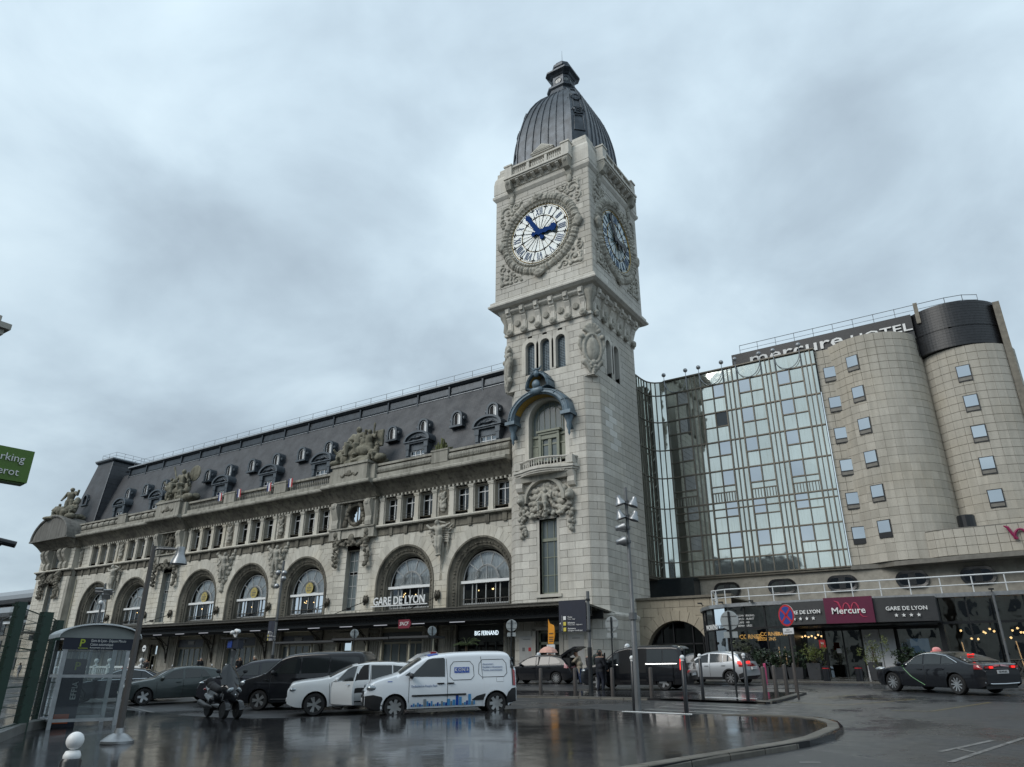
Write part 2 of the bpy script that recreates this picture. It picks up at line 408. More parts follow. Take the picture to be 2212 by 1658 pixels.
def garland(mb, pts, r, seed=0, step=.8):
    g = random.Random(seed)
    for a, b in zip(pts, pts[1:]):
        a = Vector(a); b = Vector(b); k = max(1, int((b-a).length/(r*step)))
        for i in range(k):
            c = a.lerp(b, i/k)
            for j in range(3):
                mb.sph(c+Vector((g.uniform(-1, 1)*r*.75, g.uniform(-.9, .1)*r*.6, g.uniform(-1, 1)*r*.6)), r*g.uniform(.35, .62), 7, 5)
SC = {}
def prep_sculptures():
    g = random.Random(3)
    # seated group with a standing one behind, on a rocky base
    b = SB()
    for i in range(26): b.sph((g.uniform(-2.6, 2.6), g.uniform(-.6, .8), g.uniform(0, .55)), (g.uniform(.4, .9), .5, g.uniform(.25, .5)), 8, 6)
    figure(b, (-.3, .1, .9), 4.0, SIT); figure(b, (1.25, -.1, .3), 3.2, STAND); figure(b, (-1.75, -.1, .3), 2.6, SIT, .3, -1); figure(b, (2.1, 0, .2), 2.3, SIT, -.4)
    b.box(1.3, .2, 1.7, 2.6, .45, 3.4)
    drape(b, (-1.2, -.3, 1.6), (.9, -.4, 1.3), .5, 7, 4); drape(b, (-2.1, -.2, 1.2), (-.6, -.4, .7), .4, 6, 5); drape(b, (.5, -.3, 2.6), (1.8, -.1, 1.0), .35, 6, 6)
    drape(b, (-1.0, 0, 3.0), (-1.9, 0, 1.3), .35, 6, 8)
    b.tube((1.6, 0, 2.4), (1.75, 0, 4.1), .09)
    SC['groupA'] = fuse('sculpture_group', b, .065, M['statue'], disp=.03)
    b = SB()
    for i in range(26): b.sph((g.uniform(-2.6, 2.6), g.uniform(-.6, .8), g.uniform(0, .55)), (g.uniform(.4, .9), .5, g.uniform(.25, .5)), 8, 6)
    figure(b, (.2, .1, 1.0), 3.9, SIT, .1); figure(b, (-1.5, 0, .3), 3.0, STAND, 0, -1); figure(b, (1.6, -.1, .3), 3.0, SIT, -.3)
    figure(b, (-.4, -.5, .2), 2.0, SIT); b.sph((1.75, .5, 3.5), (1.0, .14, 1.0))
    drape(b, (-1.4, -.3, 1.9), (.7, -.4, 1.4), .5, 7, 14); drape(b, (1.9, -.2, 1.3), (.6, -.4, .7), .4, 6, 15); drape(b, (-.5, -.3, 2.7), (-1.9, -.1, 1.0), .35, 6, 16)
    b.tube((-.9, 0, 3.2), (-1.6, 0, 4.7), .1)
    SC['groupB'] = fuse('sculpture_group', b, .065, M['statue'], disp=.03)
    b = SB()
    for i in range(20): b.sph((g.uniform(-1.8, 1.8), g.uniform(-1, 1), g.uniform(0, .6)), (g.uniform(.4, .9), .5, g.uniform(.25, .5)), 8, 6)
    figure(b, (0, .1, .8), 4.0, STAND); figure(b, (-1.2, -.1, .3), 2.6, SIT, .3); figure(b, (1.2, -.1, .3), 2.7, SIT, -.3, -1)
    drape(b, (-1.4, -.3, 1.5), (.9, -.4, 1.3), .5, 7, 24)
    drape(b, (1.3, 0, 2.6), (.6, 0, 1.3), .45, 6, 25)
    SC['groupC'] = fuse('sculpture_group', b, .065, M['statue'], disp=.03)
    # reliefs between the arches: a floating nude with drapery
    b = SB()
    figure(b, (0, -.4, .6), 3.3, FLOAT); rg = random.Random(77)
    for i in range(9): z = 3.2-.19*i; b.path([(-.25, -.1, z), (-.7, -.22, z+rg.uniform(-.1, .25)), (-1.5+.12*i+rg.uniform(-.15, .15), -.05, z+rg.uniform(-.5, .1))], [.10, .13, .05])
    for i in range(5): b.sph((-1.1+.15*i+rg.uniform(-.2, .2), -.1, 2.9-.3*i), (.26, .2, .2))
    for i in range(7): z = 3.1-.2*i; b.path([(.25, -.1, z), (.9, -.12, z-.05), (1.45-.13*i, -.02, z+.45-.28*i)], [.07, .09, .03])
    b.path([(.1, -.05, 2.2), (.22, -.1, 1.0), (.05, -.05, -.6)], [.22, .18, .05]); b.path([(-.2, -.05, 2.0), (-.25, -.1, .9)], [.2, .08]); b.path([(-.1, -.3, 3.7), (.5, -.25, 3.6), (.8, -.1, 3.4)], [.12, .08, .03])
    SC['reliefA'] = fuse('relief_figure', b, .042, M['carve'], disp=.015)
    b = SB()
    figure(b, (.1, -.25, .6), 3.0, STAND); figure(b, (.7, -.1, 1.5), 1.7, SIT, -.5)
    for i in range(6): drape(b, (-.2, 0, 3.1-.2*i), (-1.55+.18*i, .05, 3.5-.6*i), .28, 5, 60+i, .3); drape(b, (.3, 0, 2.9-.2*i), (1.5-.2*i, .05, 3.6-.62*i), .26, 5, 70+i, .3)
    drape(b, (0, 0, 1.8), (0, .1, -.7), .32, 8, 52, 0)
    SC['reliefB'] = fuse('relief_figure', b, .045, M['carve'], disp=.02)
    # swag with two long drops under the narrow bays
    b = SB()
    for sx in (-1, 1):
        garland(b, [(sx*2.15, -.1, 3.3), (sx*2.2, -.1, 1.6), (sx*2.1, -.05, .1)], .36, 80+sx)
        b.sph((sx*2.2, -.2, 3.55), (.33, .3, .36)); b.sph((sx*2.2, -.4, 3.45), (.2, .2, .2))
        garland(b, [(sx*2.1, -.1, 3.1), (sx*1.5, -.1, 2.55), (sx*.7, -.1, 2.45), (0, -.1, 2.9)], .3, 90+sx)
    b.sph((0, -.15, 3.1), (.4, .3, .45)); garland(b, [(0, -.15, 3.0), (0, -.1, 2.1)], .3, 99)
    SC['swag'] = fuse('garland_swag', b, .048, M['soot'], disp=.03)
    # tower trophy: relief over the tall window, with lion heads and drops
    b = SB()
    figure(b, (0, -.45, 2.05), 2.5, SIT)
    for i in range(4): drape(b, (-.2, -.1, 4.3-.3*i), (-1.7+.1*i, -.1, 4.0-.55*i), .26, 6, 110+i, .2); drape(b, (.2, -.1, 4.3-.3*i), (1.7-.1*i, -.1, 4.0-.55*i), .26, 6, 120+i, .2)
    for sx in (-1, 1):
        b.sph((sx*2.35, -.35, 3.3), (.4, .4, .5)); b.sph((sx*2.35, -.7, 3.15), (.24, .24, .24))
        garland(b, [(sx*2.35, -.2, 2.9), (sx*2.3, -.15, 1.5), (sx*2.3, -.1, .1)], .34, 130+sx)
        garland(b, [(sx*2.2, -.2, 2.6), (sx*1.5, -.25, 1.85), (sx*.8, -.25, 1.9), (0, -.25, 2.3)], .3, 140+sx)
    garland(b, [(0, -.25, 2.4), (0, -.2, 1.5)], .32, 150)
    SC['trophy'] = fuse('tower_relief', b, .045, M['carve'], disp=.03)
    # corner cartouche
    b = SB()
    b.sph((0, -.25, 2.4), (.62, .35, 1.15)); b.path([(.8*cos(t), -.3, 2.4+1.35*sin(t)) for t in [2*PI*i/22 for i in range(22)]], .17, 7, close=True)
    for i in range(7): t = R(25+i*21.7); b.path([(0, -.25, 3.75), (.75*cos(t), -.3, 3.75+.95*sin(t))], [.16, .2], 7)
    for sx in (-1, 1):
        b.path([(sx*(.85+.25*sin(i*.9)), -.2, 3.5-i*.35) for i in range(8)], [.22-.012*i for i in range(8)], 7); b.sph((sx*.95, -.3, 3.5), .28)
        b.path([(sx*.75, -.2, 1.2), (sx*.4, -.25, .75), (sx*.1, -.2, .1)], [.24, .2, .08], 7)
    garland(b, [(0, -.25, 1.2), (0, -.2, .2)], .3, 160)
    SC['cartouche'] = fuse('corner_cartouche', b, .055, M['carve'], disp=.02)
    # narrow relief panel between upper windows
    b = SB(); garland(b, [(0, -.05, 2.0), (0, -.05, .2)], .36, 170); b.sph((0, -.1, .8), (.42, .2, .4)); b.sph((0, -.1, 1.75), (.24, .2, .3)); b.path([(-.4, -.05, 1.5), (0, -.1, 1.0), (.4, -.05, 1.5)], .08)
    SC['panel'] = fuse('carved_panel', b, .05, M['carve'], disp=.02)
    # lion mask bracket for the canopy ties
    b = SB(); b.sph((0, 0, 0), (.2, .16, .3)); b.sph((0, -.16, -.08), (.13, .12, .14)); b.sph((0, -.1, -.28), (.1, .08, .14))
    for sx in (-1, 1): b.sph((sx*.15, -.02, .24), (.07, .06, .1)); b.sph((sx*.17, 0, 0), (.1, .1, .22))
    SC['mask'] = fuse('lion_mask', b, .035, M['bronze'])
    # console head under the tower corbels
    b = SB()
    for i in range(5): t = R(180+36*i+18); b.sph((.28*cos(t), -.05, .28*sin(t)*1.1), (.17, .2, .2), 8, 6)
    b.sph((0, -.1, 0), (.3, .24, .28)); b.sph((0, -.02, -.36), (.14, .14, .2))
    SC['knop'] = fuse('corbel_mask', b, .06, M['carve'], disp=.02)
    # leafy scroll corner of the clock surround (upper right corner, clock centre at origin)
    b = SB()
    def spiral(cx, cz, r0, turn, a0, th): b.path([(cx+r0*(1-i/20)*cos(a0+turn*i*.45), -.05, cz+r0*(1-i/20)*sin(a0+turn*i*.45)) for i in range(19)], [th*(1-.025*i) for i in range(19)])
    spiral(3.75, 3.85, .72, 1, 0, .13); spiral(4.25, 2.75, .42, -1, 1.5, .1); spiral(2.7, 4.3, .42, 1, 3.0, .1)
    for (x, z, q) in ((4.35, 4.4, .24), (4.4, 3.6, .2), (3.3, 4.5, .2), (3.2, 3.45, .2), (4.3, 2.2, .16), (2.1, 4.5, .16), (3.75, 3.85, .22), (3.6, 3.0, .17), (2.95, 3.7, .17)): b.sph((x, -.05, z), (q, .14, q))
    SC['scroll'] = fuse('scroll_ornament', b, .055, M['carve'], disp=.02)
import time; _t = time.time(); prep_sculptures(); print('SCULPT',time.time()-_t)

# ---------------------------------------------------------------- wall kit
def FR(y): return Matrix.Translation((0, y, 0))
def SD(x): return Matrix.Translation((x, 0, 0)) @ Matrix.Rotation(PI/2, 4, 'Z')
def cut(iv, u0, u1):
    o = []
    for a, b in iv:
        if u1 <= a or u0 >= b: o.append((a, b)); continue
        if u0 > a: o.append((a, u0))
        if u1 < b: o.append((u1, b))
    return o
def hole_iv(h, z0, z1):
    if h[0] == 'r':
        _, u0, u1, a, b = h
        return (u0, u1) if z1 > a+.01 and z0 < b-.01 else None
    _, c, r, zs, zb = h
    if z1 <= zb+.01: return None
    q = max(0, z0-zs)
    if q >= r: return None
    d = sqrt(r*r-q*q); return (c-d, c+d)
BL = {}
def blk(w_, h_, d_, mat):
    k = (round(w_, 2), round(h_, 3), d_, mat.name)
    if k not in BL:
        e = min(.014, d_*.5); b = MB(); hw, hh = w_/2, h_/2
        v = [(-hw, d_, -hh), (hw, d_, -hh), (hw, d_, hh), (-hw, d_, hh), (-hw, e, -hh), (hw, e, -hh), (hw, e, hh), (-hw, e, hh),
             (-hw+e, 0, -hh+e), (hw-e, 0, -hh+e), (hw-e, 0, hh-e), (-hw+e, 0, hh-e)]
        b.add(v, [(8, 9, 10, 11), (4, 5, 9, 8), (5, 6, 10, 9), (6, 7, 11, 10), (7, 4, 8, 11), (0, 1, 5, 4), (1, 2, 6, 5), (2, 3, 7, 6), (3, 0, 4, 7)])
        BL[k] = b.mesh('block', mat, fix=False)
    return BL[k]
class Stones:
    """collects wall blocks of one thing; the 300 that show largest become parts, the rest one joined part"""
    def __init__(s, parent, name, mat, nmax=300): s.p = parent; s.n = name; s.mat = mat; s.L = []; s.nmax = nmax; s.patch = None
    def wall(s, M_, u0, u1, z0, z1, h, bl, holes=(), proud=.03, joint=.02, seed=0, back=None, depth=.05, vis=1.0):
        g = random.Random(seed); n = max(1, round((z1-z0)/h)); hh = (z1-z0)/n
        for i in range(n):
            a, b = z0+i*hh, z0+(i+1)*hh
            iv = [(u0, u1)]
            for q in holes:
                t = hole_iv(q, a, b)
                if t: iv = cut(iv, *t)
            for (p, q) in iv:
                if back is not None: back.M = M_; back.quad((p, depth-proud, a), (q, depth-proud, a), (q, depth-proud, b), (p, depth-proud, b))
                if q-p < .12: continue
                off = (i % 2)*bl*.5; k0 = math.floor((p-u0-off)/bl)
                cuts = [p]
                t = u0+off+(k0+1)*bl
                while t < q-.25:
                    if t > p+.25: cuts.append(t+g.uniform(-.02, .02))
                    t += bl
                cuts.append(q)
                for x0, x1 in zip(cuts, cuts[1:]): s.L.append((M_, (x0+x1)/2, round(x1-x0-joint, 2), (a+b)/2, hh-joint, proud, depth, vis))
    def done(s):
        def key(e):
            c = e[0] @ Vector((e[1], 0, e[3])); d = (c-Vector((0, 0, 1.8))).length*(.2 if s.patch and s.patch(e[0], e[1], e[3]) else 1); return -e[2]*e[4]*e[7]/d**2
        s.L.sort(key=key); rest = MB()
        for i, (M_, u, w_, z, h_, pr, dp, _) in enumerate(s.L):
            if i < s.nmax:
                o = put(blk(w_, h_, dp, M['repair'] if s.patch and s.patch(M_, u, z) else s.mat), s.n, s.p, M_ @ Vector((u, -pr, z)), M_.to_euler().z)
            else:
                rest.M = M_; hw, hh, y0, y1, e = w_/2, h_/2, -pr, dp-pr, .012
                rest.add([(u-hw, y1, z-hh), (u+hw, y1, z-hh), (u+hw, y1, z+hh), (u-hw, y1, z+hh), (u-hw+e, y0, z-hh+e), (u+hw-e, y0, z-hh+e), (u+hw-e, y0, z+hh-e), (u-hw+e, y0, z+hh-e)],
                         [(4, 5, 6, 7), (0, 1, 5, 4), (1, 2, 6, 5), (2, 3, 7, 6), (3, 0, 4, 7)])
        if rest.v: rest.build(s.n+'_courses', s.mat, s.p, kind='stuff')
def sector(mb, cx, zc_, r0, r1, t0, t1, y0, y1, n=2):
    ps = [(cx+r0*cos(t0+(t1-t0)*i/n), y0, zc_+r0*sin(t0+(t1-t0)*i/n)) for i in range(n+1)]+[(cx+r1*cos(t1+(t0-t1)*i/n), y0, zc_+r1*sin(t1+(t0-t1)*i/n)) for i in range(n+1)]
    return mb.prism(ps, (0, y1-y0, 0))
def reveal(mb, u0, u1, z0, z1, d, y=0):
    mb.quad((u0, y, z0), (u0, d, z0), (u0, d, z1), (u0, y, z1)); mb.quad((u1, y, z0), (u1, y, z1), (u1, d, z1), (u1, d, z0))
    mb.quad((u0, y, z1), (u0, d, z1), (u1, d, z1), (u1, y, z1)); mb.quad((u0, y, z0), (u1, y, z0), (u1, d, z0), (u0, d, z0))
def text(s, size, mat, parent, Mx, name='lettering', ext=.01, align='CENTER', bold=0, sx=1, W=None):
    c = bpy.data.curves.new('txt', 'FONT'); c.body = s; c.size = size; c.extrude = ext; c.align_x = align; c.align_y = 'CENTER'; c.offset = bold*size
    c.resolution_u = 2
    o = bpy.data.objects.new('txt', c); me = bpy.data.meshes.new_from_object(o); bpy.data.objects.remove(o)
    if W: xs_ = [v.co.x for v in me.vertices]; sx = W/max(.01, max(xs_)-min(xs_))
    me.transform(Mx @ Matrix.Rotation(PI/2, 4, 'X') @ Matrix.Diagonal((sx, 1, 1, 1))); me.materials.clear(); me.materials.append(mat); me.update()
    q = link(name, me, parent)
    if parent is not None: KIDS.setdefault(parent, []).append(q)
    return q
def TM(x, y, z, rz=0): return Matrix.Translation((x, y, z)) @ Matrix.Rotation(rz, 4, 'Z')
# ================================================================ CLOCK TOWER
TX, TY = -30.05, 55.5
def sqring(mb, prof, hx, hy, cx=TX, cy=TY, ch=0.0, cap=False):
    """profile [(out,z)] swept round a square plan; ch = corner chamfer"""
    vs = []
    def plan(o):
        a, b = hx+o, hy+o
        if ch <= 0: return [(-a, -b), (a, -b), (a, b), (-a, b)]
        c = ch
        return [(-a+c, -b), (a-c, -b), (a, -b+c), (a, b-c), (a-c, b), (-a+c, b), (-a, b-c), (-a, -b+c)]
    for o, z in prof: vs += [(cx+x, cy+y, z) for x, y in plan(o)]
    m = 4 if ch <= 0 else 8
    fs = [(i*m+j, i*m+(j+1) % m, (i+1)*m+(j+1) % m, (i+1)*m+j) for i in range(len(prof)-1) for j in range(m)]
    if cap: fs += [tuple(range(m))[::-1], tuple((len(prof)-1)*m+j for j in range(m))]
    return mb.add(vs, fs)
def arch_pane(mb, cx, r, zs, zb, y, n=16):
    return mb.poly([(cx-r, y, zb)]+[(cx+r, y, zb)]+[(cx+r*cos(PI*i/n), y, zs+r*sin(PI*i/n)) for i in range(n+1)])
def arch_frame(mb, cx, r, zs, zb, y, wd=.07, dp=.1, n=16):
    mb.path([(cx+r, y, zb)]+[(cx+r*cos(PI*i/n), y, zs+r*sin(PI*i/n)) for i in range(n+1)]+[(cx-r, y, zb)], wd/2, 4)
    mb.beam((cx-r, y, zb), (cx+r, y, zb), wd, wd)

def build_tower():
    T = thing('clock_tower', 'tall pale limestone clock tower with ribbed zinc dome beside the station', 'clock tower', (TX, TY, 1.6))
    FRM = [FR(51.0), SD(-25.45)]
    st = Stones(T, 'stone_block', M['tower'], 300); st.patch = lambda m_, u, z: abs(m_.to_euler().z-PI/2) < .1 and ((53.2 < u < 54.6 and 21 < z < 23.2) or (53.9 < u < 55.5 and 19.6 < z < 21.2))
    back = MB(); jamb = MB()
    # front openings (u = x) and side openings (u = y)
    slF = [('a', c, .5, 30.0, 27.4) for c in (-31.95, -30.35, -28.7)]
    slS = [('a', c, .5, 29.75, 27.15) for c in (54.1, 55.75)]
    big = ('a', -30.3, 1.85, 22.6, 18.95); tall = ('r', -31.15, -29.45, 7.7, 13.75); door = ('r', -31.5, -29.35, 1.2, 4.95)
    # shaft: chamfered below z 26, square above
    st.wall(FRM[0], -33.6, -26.45, 6.1, 25.9, .62, 1.45, [big, tall], back=back, seed=1)
    st.wall(FRM[0], -34.6, -25.45, 25.9, 31.75, .62, 1.45, slF, back=back, seed=2)
    st.wall(FRM[1], 52.0, 59.9, 6.1, 25.9, .62, 1.5, [], back=back, seed=3)
    st.wall(FRM[1], 51.0, 59.9, 25.9, 31.75, .62, 1.5, slS, back=back, seed=4)
    c45 = sqrt(.5)
    MC = Matrix.Translation((-26.45, 51.0, 0)) @ Matrix.Rotation(PI/4, 4, 'Z'); st.wall(MC, 0, sqrt(2), 6.1, 25.9, .62, 1.5, [], back=back, seed=5)
    ML = Matrix.Translation((-34.6, 52.0, 0)) @ Matrix.Rotation(-PI/4, 4, 'Z'); st.wall(ML, 0, sqrt(2), 6.1, 25.9, .62, 1.5, [], back=back, seed=6, vis=.2)
    # plinth below the base moulding
    FB = FR(50.85); SB = SD(-25.3)
    st.wall(FB, -33.5, -26.5, 1.2, 5.7, .75, 1.6, [door], back=back, seed=7)
    st.wall(SB, 52.0, 59.9, 1.2, 5.7, .75, 1.6, [], back=back, seed=8)
    MC2 = Matrix.Translation((-26.5, 50.85, 0)) @ Matrix.Rotation(R(43.8), 4, 'Z'); st.wall(MC2, 0, 1.66, 1.2, 5.7, .75, 1.7, [], back=back, seed=9)
    # upper body
    HU = 5.35; UY = TY-HU; UX = TX+HU
    clk = 41.4
    st.wall(FR(UY), TX-HU, TX+HU, 35.4, 47.1, .65, 1.55, [('a', -30.2, 3.3, clk, clk-.1)], back=None, seed=10)
    st.wall(SD(UX), TY-HU, TY+HU, 35.4, 47.1, .65, 1.55, [('a', TY, 3.3, clk, clk-.1)], back=None, seed=11)
    st.done()
    back.M = None
    for sx, sy in ((0, 1), (-1, 0)):   # unseen far walls close the shaft
        if sy: back.quad((-34.6, 59.9, 1.2), (-25.45, 59.9, 1.2), (-25.45, 59.9, 31.8), (-34.6, 59.9, 31.8))
        else: back.quad((-34.6, 52, 1.2), (-34.6, 59.9, 1.2), (-34.6, 59.9, 31.8), (-34.6, 52, 31.8))
    back.quad((-33.6, 51, 25.9), (-26.45, 51, 25.9), (-25.45, 52, 25.9), (-34.6, 52, 25.9)); back.quad((-34.6, 51.001, 25.9), (-33.6, 51.001, 25.9), (-34.6, 52, 25.9), (-34.6, 51.5, 25.9))
    back.box(TX-HU+.05, UY+.05, 35.0, TX+HU-.05, TY+HU, 50.6)
    back.quad((-33.5, 50.9, 1.2), (-33.5, 52, 1.2), (-33.5, 52, 5.8), (-33.5, 50.9, 5.8))
    back.build('wall', M['tower'], T)
    cham = MB(); cham.prism([(-25.45, 51.0, 25.95), (-26.45, 51.0, 25.95), (-25.45, 52.0, 25.95)], (0, 0, -.12))
    cham.build('chamfer_stop', M['tower'], T)
    # base moulding
    b = MB(); sqring(b, [(.02, 5.65), (.2, 5.7), (.3, 5.95), (.3, 6.08), (.0, 6.3)], 4.6, 4.45, TX, 55.45, 1.05); b.build('base_moulding', M['tower'], T)
    # ---- slits with pierced grilles
    for (fr, hs) in ((0, slF), (1, slS)):
        for h in hs:
            _, c, r, zs, zb = h
            q = MB(FRM[fr]); q.arch([(r+.42, -.035), (r, -.035), (r, .45)], c, zs, zb, 12); q.build('arched_surround', M['tower'], T)
            o = MB(FRM[fr]); arch_pane(o, c, r, zs, zb, .55); w_ = o.build('louvre_window', M['dark'], T)
            gq = MB(FRM[fr])
            for i in range(5): x = c-r+r*2*(i+.5)/5; gq.beam((x, .42, zb), (x, .42, zs+sqrt(max(0, r*r-(x-c)**2))), .035, .03)
            for i in range(19): gq.beam((c-r+.02, .41, zb+.16*i+.08), (c+r-.02, .41, zb+.16*i+.08), .03, .06) if zb+.16*i < zs+.3 else None
            gq.build('grille', M['zinc_blue'], w_)
    # ---- tall window with stone surround
    q = MB(FRM[0]); reveal(q, -31.15, -29.45, 7.7, 13.75, .45, -.04); q.box(-31.5, -.16, 7.45, -29.1, .02, 7.7); q.box(-31.37, -.05, 7.7, -31.15, .3, 13.95); q.box(-29.45, -.05, 7.7, -29.23, .3, 13.95); q.box(-31.37, -.05, 13.75, -29.23, .3, 13.97)
    q.build('window_surround', M['tower'], T)
    wq = MB(FRM[0]); wq.beam((-31.1, .38, 7.75), (-31.1, .38, 13.7), .1, .1); wq.beam((-29.5, .38, 7.75), (-29.5, .38, 13.7), .1, .1); wq.beam((-31.15, .38, 7.8), (-29.45, .38, 7.8), .1, .1); wq.beam((-31.15, .38, 13.68), (-29.45, .38, 13.68), .1, .1)
    for x in (-30.63, -29.97): wq.beam((x, .38, 7.75), (x, .38, 13.7), .06, .06)
    for z in (9.2, 10.65): wq.beam((-31.15, .38, z), (-29.45, .38, z), .05, .06)
    wq.box(-31.15, .3, 11.95, -29.45, .44, 12.2)
    tw = wq.build('tall_window', M['sage'], T)
    for i in range(3):
        for (z0, z1) in ((7.8, 9.2), (9.2, 10.65), (10.65, 11.95), (12.2, 13.7)):
            p = MB(FRM[0]); x0 = -31.1+i*.53; p.quad((x0, .4, z0), (x0+.53, .4, z0), (x0+.53, .4, z1), (x0, .4, z1)); p.build('pane', M['greypane'], tw)
    put(SC['trophy'], 'sculpted_trophy', T, (-30.35, 51.0, 12.2))
    # ---- arch window, door leaf, balcony
    q = MB(FRM[0]); q.arch([(2.25, -.04), (1.85, -.04), (1.85, .7)], -30.3, 22.6, 18.95, 20); q.build('arched_surround', M['tower'], T)
    wq = MB(FRM[0]); arch_frame(wq, -30.3, 1.78, 22.6, 18.95, .6, .12); arch_frame(wq, -30.3, 1.38, 22.6, 21.3, .58, .06)
    for i in range(5): x = -30.3-1.15+i*.575; wq.beam((x, .6, 21.3), (x, .6, 22.6+sqrt(max(.01, 1.78**2-(x+30.3)**2))), .04, .04)
    wq.box(-32.1, .5, 21.15, -28.5, .65, 21.35); wq.box(-32.1, .5, 20.35, -28.5, .62, 20.5)
    wq.box(-31.35, .25, 21.3, -29.25, .6, 21.5); wq.box(-31.5, .15, 21.5, -29.1, .6, 21.68); wq.box(-31.35, .3, 18.95, -31.1, .6, 21.3); wq.box(-29.5, .3, 18.95, -29.25, .6, 21.3); wq.box(-31.1, .35, 20.9, -29.5, .6, 21.3)
    wq.box(-30.36, .4, 18.95, -30.24, .6, 20.9)
    for x in (-31.1, -30.42, -30.22, -29.56): wq.box(x, .42, 18.95, x+.12, .58, 20.9)
    for s0 in (-32.1, -29.15): wq.box(s0+.05, .5, 18.95, s0+.6, .6, 20.3)
    aw = wq.build('arched_window', M['sage'], T)
    p = MB(FRM[0]); arch_pane(p, -30.3, 1.78, 22.6, 21.3, .63); p.build('pane', M['greypane'], aw)
    for x0, x1 in ((-31.0, -30.4), (-30.2, -29.6)): p = MB(FRM[0]); p.quad((x0, .55, 19), (x1, .55, 19), (x1, .55, 20.9), (x0, .55, 20.9)); p.build('pane', M['greypane'], aw)
    p = MB(FRM[0]); p.quad((-32.1, .64, 18.9), (-28.5, .64, 18.9), (-28.5, .64, 21.3), (-32.1, .64, 21.3)); p.build('back_panel', M['sage'], aw)
    # balcony: bowed slab on consoles
    def bow(o, n=12):
        return [(-33.3-.35*o, 0)]+[(-33.1-.3*o, -.55-.3*o)]+[(-32.3+3.9*i/n, -.75-.55*sin(PI*i/n)-.3*o) for i in range(n+1)]+[(-27.6+.3*o, -.55-.3*o)]+[(-27.35+.35*o, 0)]
    def bowslab(mb, o, z0, z1): mb.prism([(x, y, z0) for x, y in bow(o)], (0, 0, z1-z0))
    bal = MB(FRM[0]); bowslab(bal, .0, 17.45, 17.6); bowslab(bal, .35, 17.6, 17.78); bowslab(bal, .7, 17.78, 17.95); bowslab(bal, .1, 17.95, 18.1)
    bb = bal.build('balcony', M['tower'], T)
    r_ = MB(FRM[0])
    pl = bow(0)
    r_.path([(x, y, 18.72) for x, y in pl], .1, 6)
    for (x0, x1) in ((-33.25, -32.6), (-28.1, -27.45)): r_.box(x0, -.72, 18.1, x1, -.05, 18.78)
    r_.build('balustrade_rail', M['tower'], bb)
    prof = [(.05, 18.1), (.05, 18.16), (.035, 18.2), (.075, 18.33), (.035, 18.52), (.05, 18.6), (.05, 18.66)]
    for i in range(15):
        t = i/14; n = 12; x = -32.3+3.9*(t*.94+.03); y = -.75-.55*sin(PI*(t*.94+.03))
        d = MB(FRM[0]); d.lathe(prof, x, y, 8); d.build('baluster', M['tower'], bb, smooth=50)
    den = MB(FRM[0])
    for i in range(34): t = (i+.5)/34; x = -32.5+4.3*t; y = -.55-.55*sin(PI*min(1, max(0, t)))-.12; den.box(x-.04, y-.1, 17.46, x+.04, y+.2, 17.58)
    den.build('dentil_row', M['tower'], bb)
    for x0 in (-33.25, -28.15): cs = MB(FRM[0]); cs.extr([(0, 16.2), (-.3, 16.3), (-.45, 16.6), (-.4, 17.0), (-.62, 17.45), (0, 17.45)], x0, x0+.65); cs.build('console', M['tower'], bb)
    n = MB(FRM[0]); n.arch([(2.15, -.05), (2.0, -.45), (1.75, -.5), (1.7, -.02)], -30.45, 15.3, 15.2, 16); n.prism([(-32.6, -.5, 17.0), (-28.15, -.5, 17.0), (-28.15, -.62, 17.45), (-32.6, -.62, 17.45)], (0, .5, 0)); n.build('relief_niche', M['carve'], bb)
    # ---- zinc hood over the arch window (ogee plan, double curve)
    hd = MB(FRM[0])
    def ogee(k, t):   # outline point of the hood at t in 0..1 from left foot to right foot, k scales
        if t < .32: a = PI*(1-.62*t/.32*1.0); return (-30.6+3.1*k*cos(a), 22.6+2.55*k*sin(a*1.0))
        if t > .68: x, z = ogee(k, 1-t); return (-61.2-x, z)
        a = PI*(1.02-(t-.32)/.36*1.04); return (-30.6+1.2*k*cos(a), 25.35+1.5*k*sin(a))
    pts = [ogee(1, i/40) for i in range(41)]; pin = [ogee(.80, i/40) for i in range(41)]
    prof = [(-.05, .80, 0), (-1.0, .80, -.0), (-1.15, .86, 0), (-1.1, .97, 0), (-.95, 1.02, 0), (-.05, 1.04, 0)]
    vs = []
    for i in range(41):
        t = i/40
        for y, k, _ in prof:
            x, z = ogee(k, t); vs.append((x, y, z))
    m = len(prof)
    hd.add(vs, [(i*m+j, i*m+j+1, (i+1)*m+j+1, (i+1)*m+j) for i in range(40) for j in range(m-1)])
    hood = hd.build('window_hood', M['zinc_blue'], T, smooth=40)
    for i0, i1 in ((2, 11), (14, 20), (21, 27), (29, 38)):
      gd = MB(FRM[0])
      for i in range(i0, i1):
        a, b = ogee(.79, i/40), ogee(.79, (i+1)/40); gd.quad((a[0], -.12, a[1]), (b[0], -.12, b[1]), (b[0], -.95, b[1]), (a[0], -.95, a[1]))
      gd.build('gilt_soffit', M['gold'], hood)
    rb = MB(FRM[0])
    for i in range(1, 40, 3):
        rb.path([(ogee(k, i/40)[0], y, ogee(k, i/40)[1]) for y, k in ((-.05, 1.06), (-.95, 1.04), (-1.12, .98), (-1.17, .87))], .035, 5)
    for k, y in ((.87, -1.17), (.98, -1.12)): rb.path([(ogee(k, i/40)[0], y, ogee(k, i/40)[1]) for i in range(41)], .045, 5)
    rb.build('hood_ribs', M['zinc_blue'], hood)
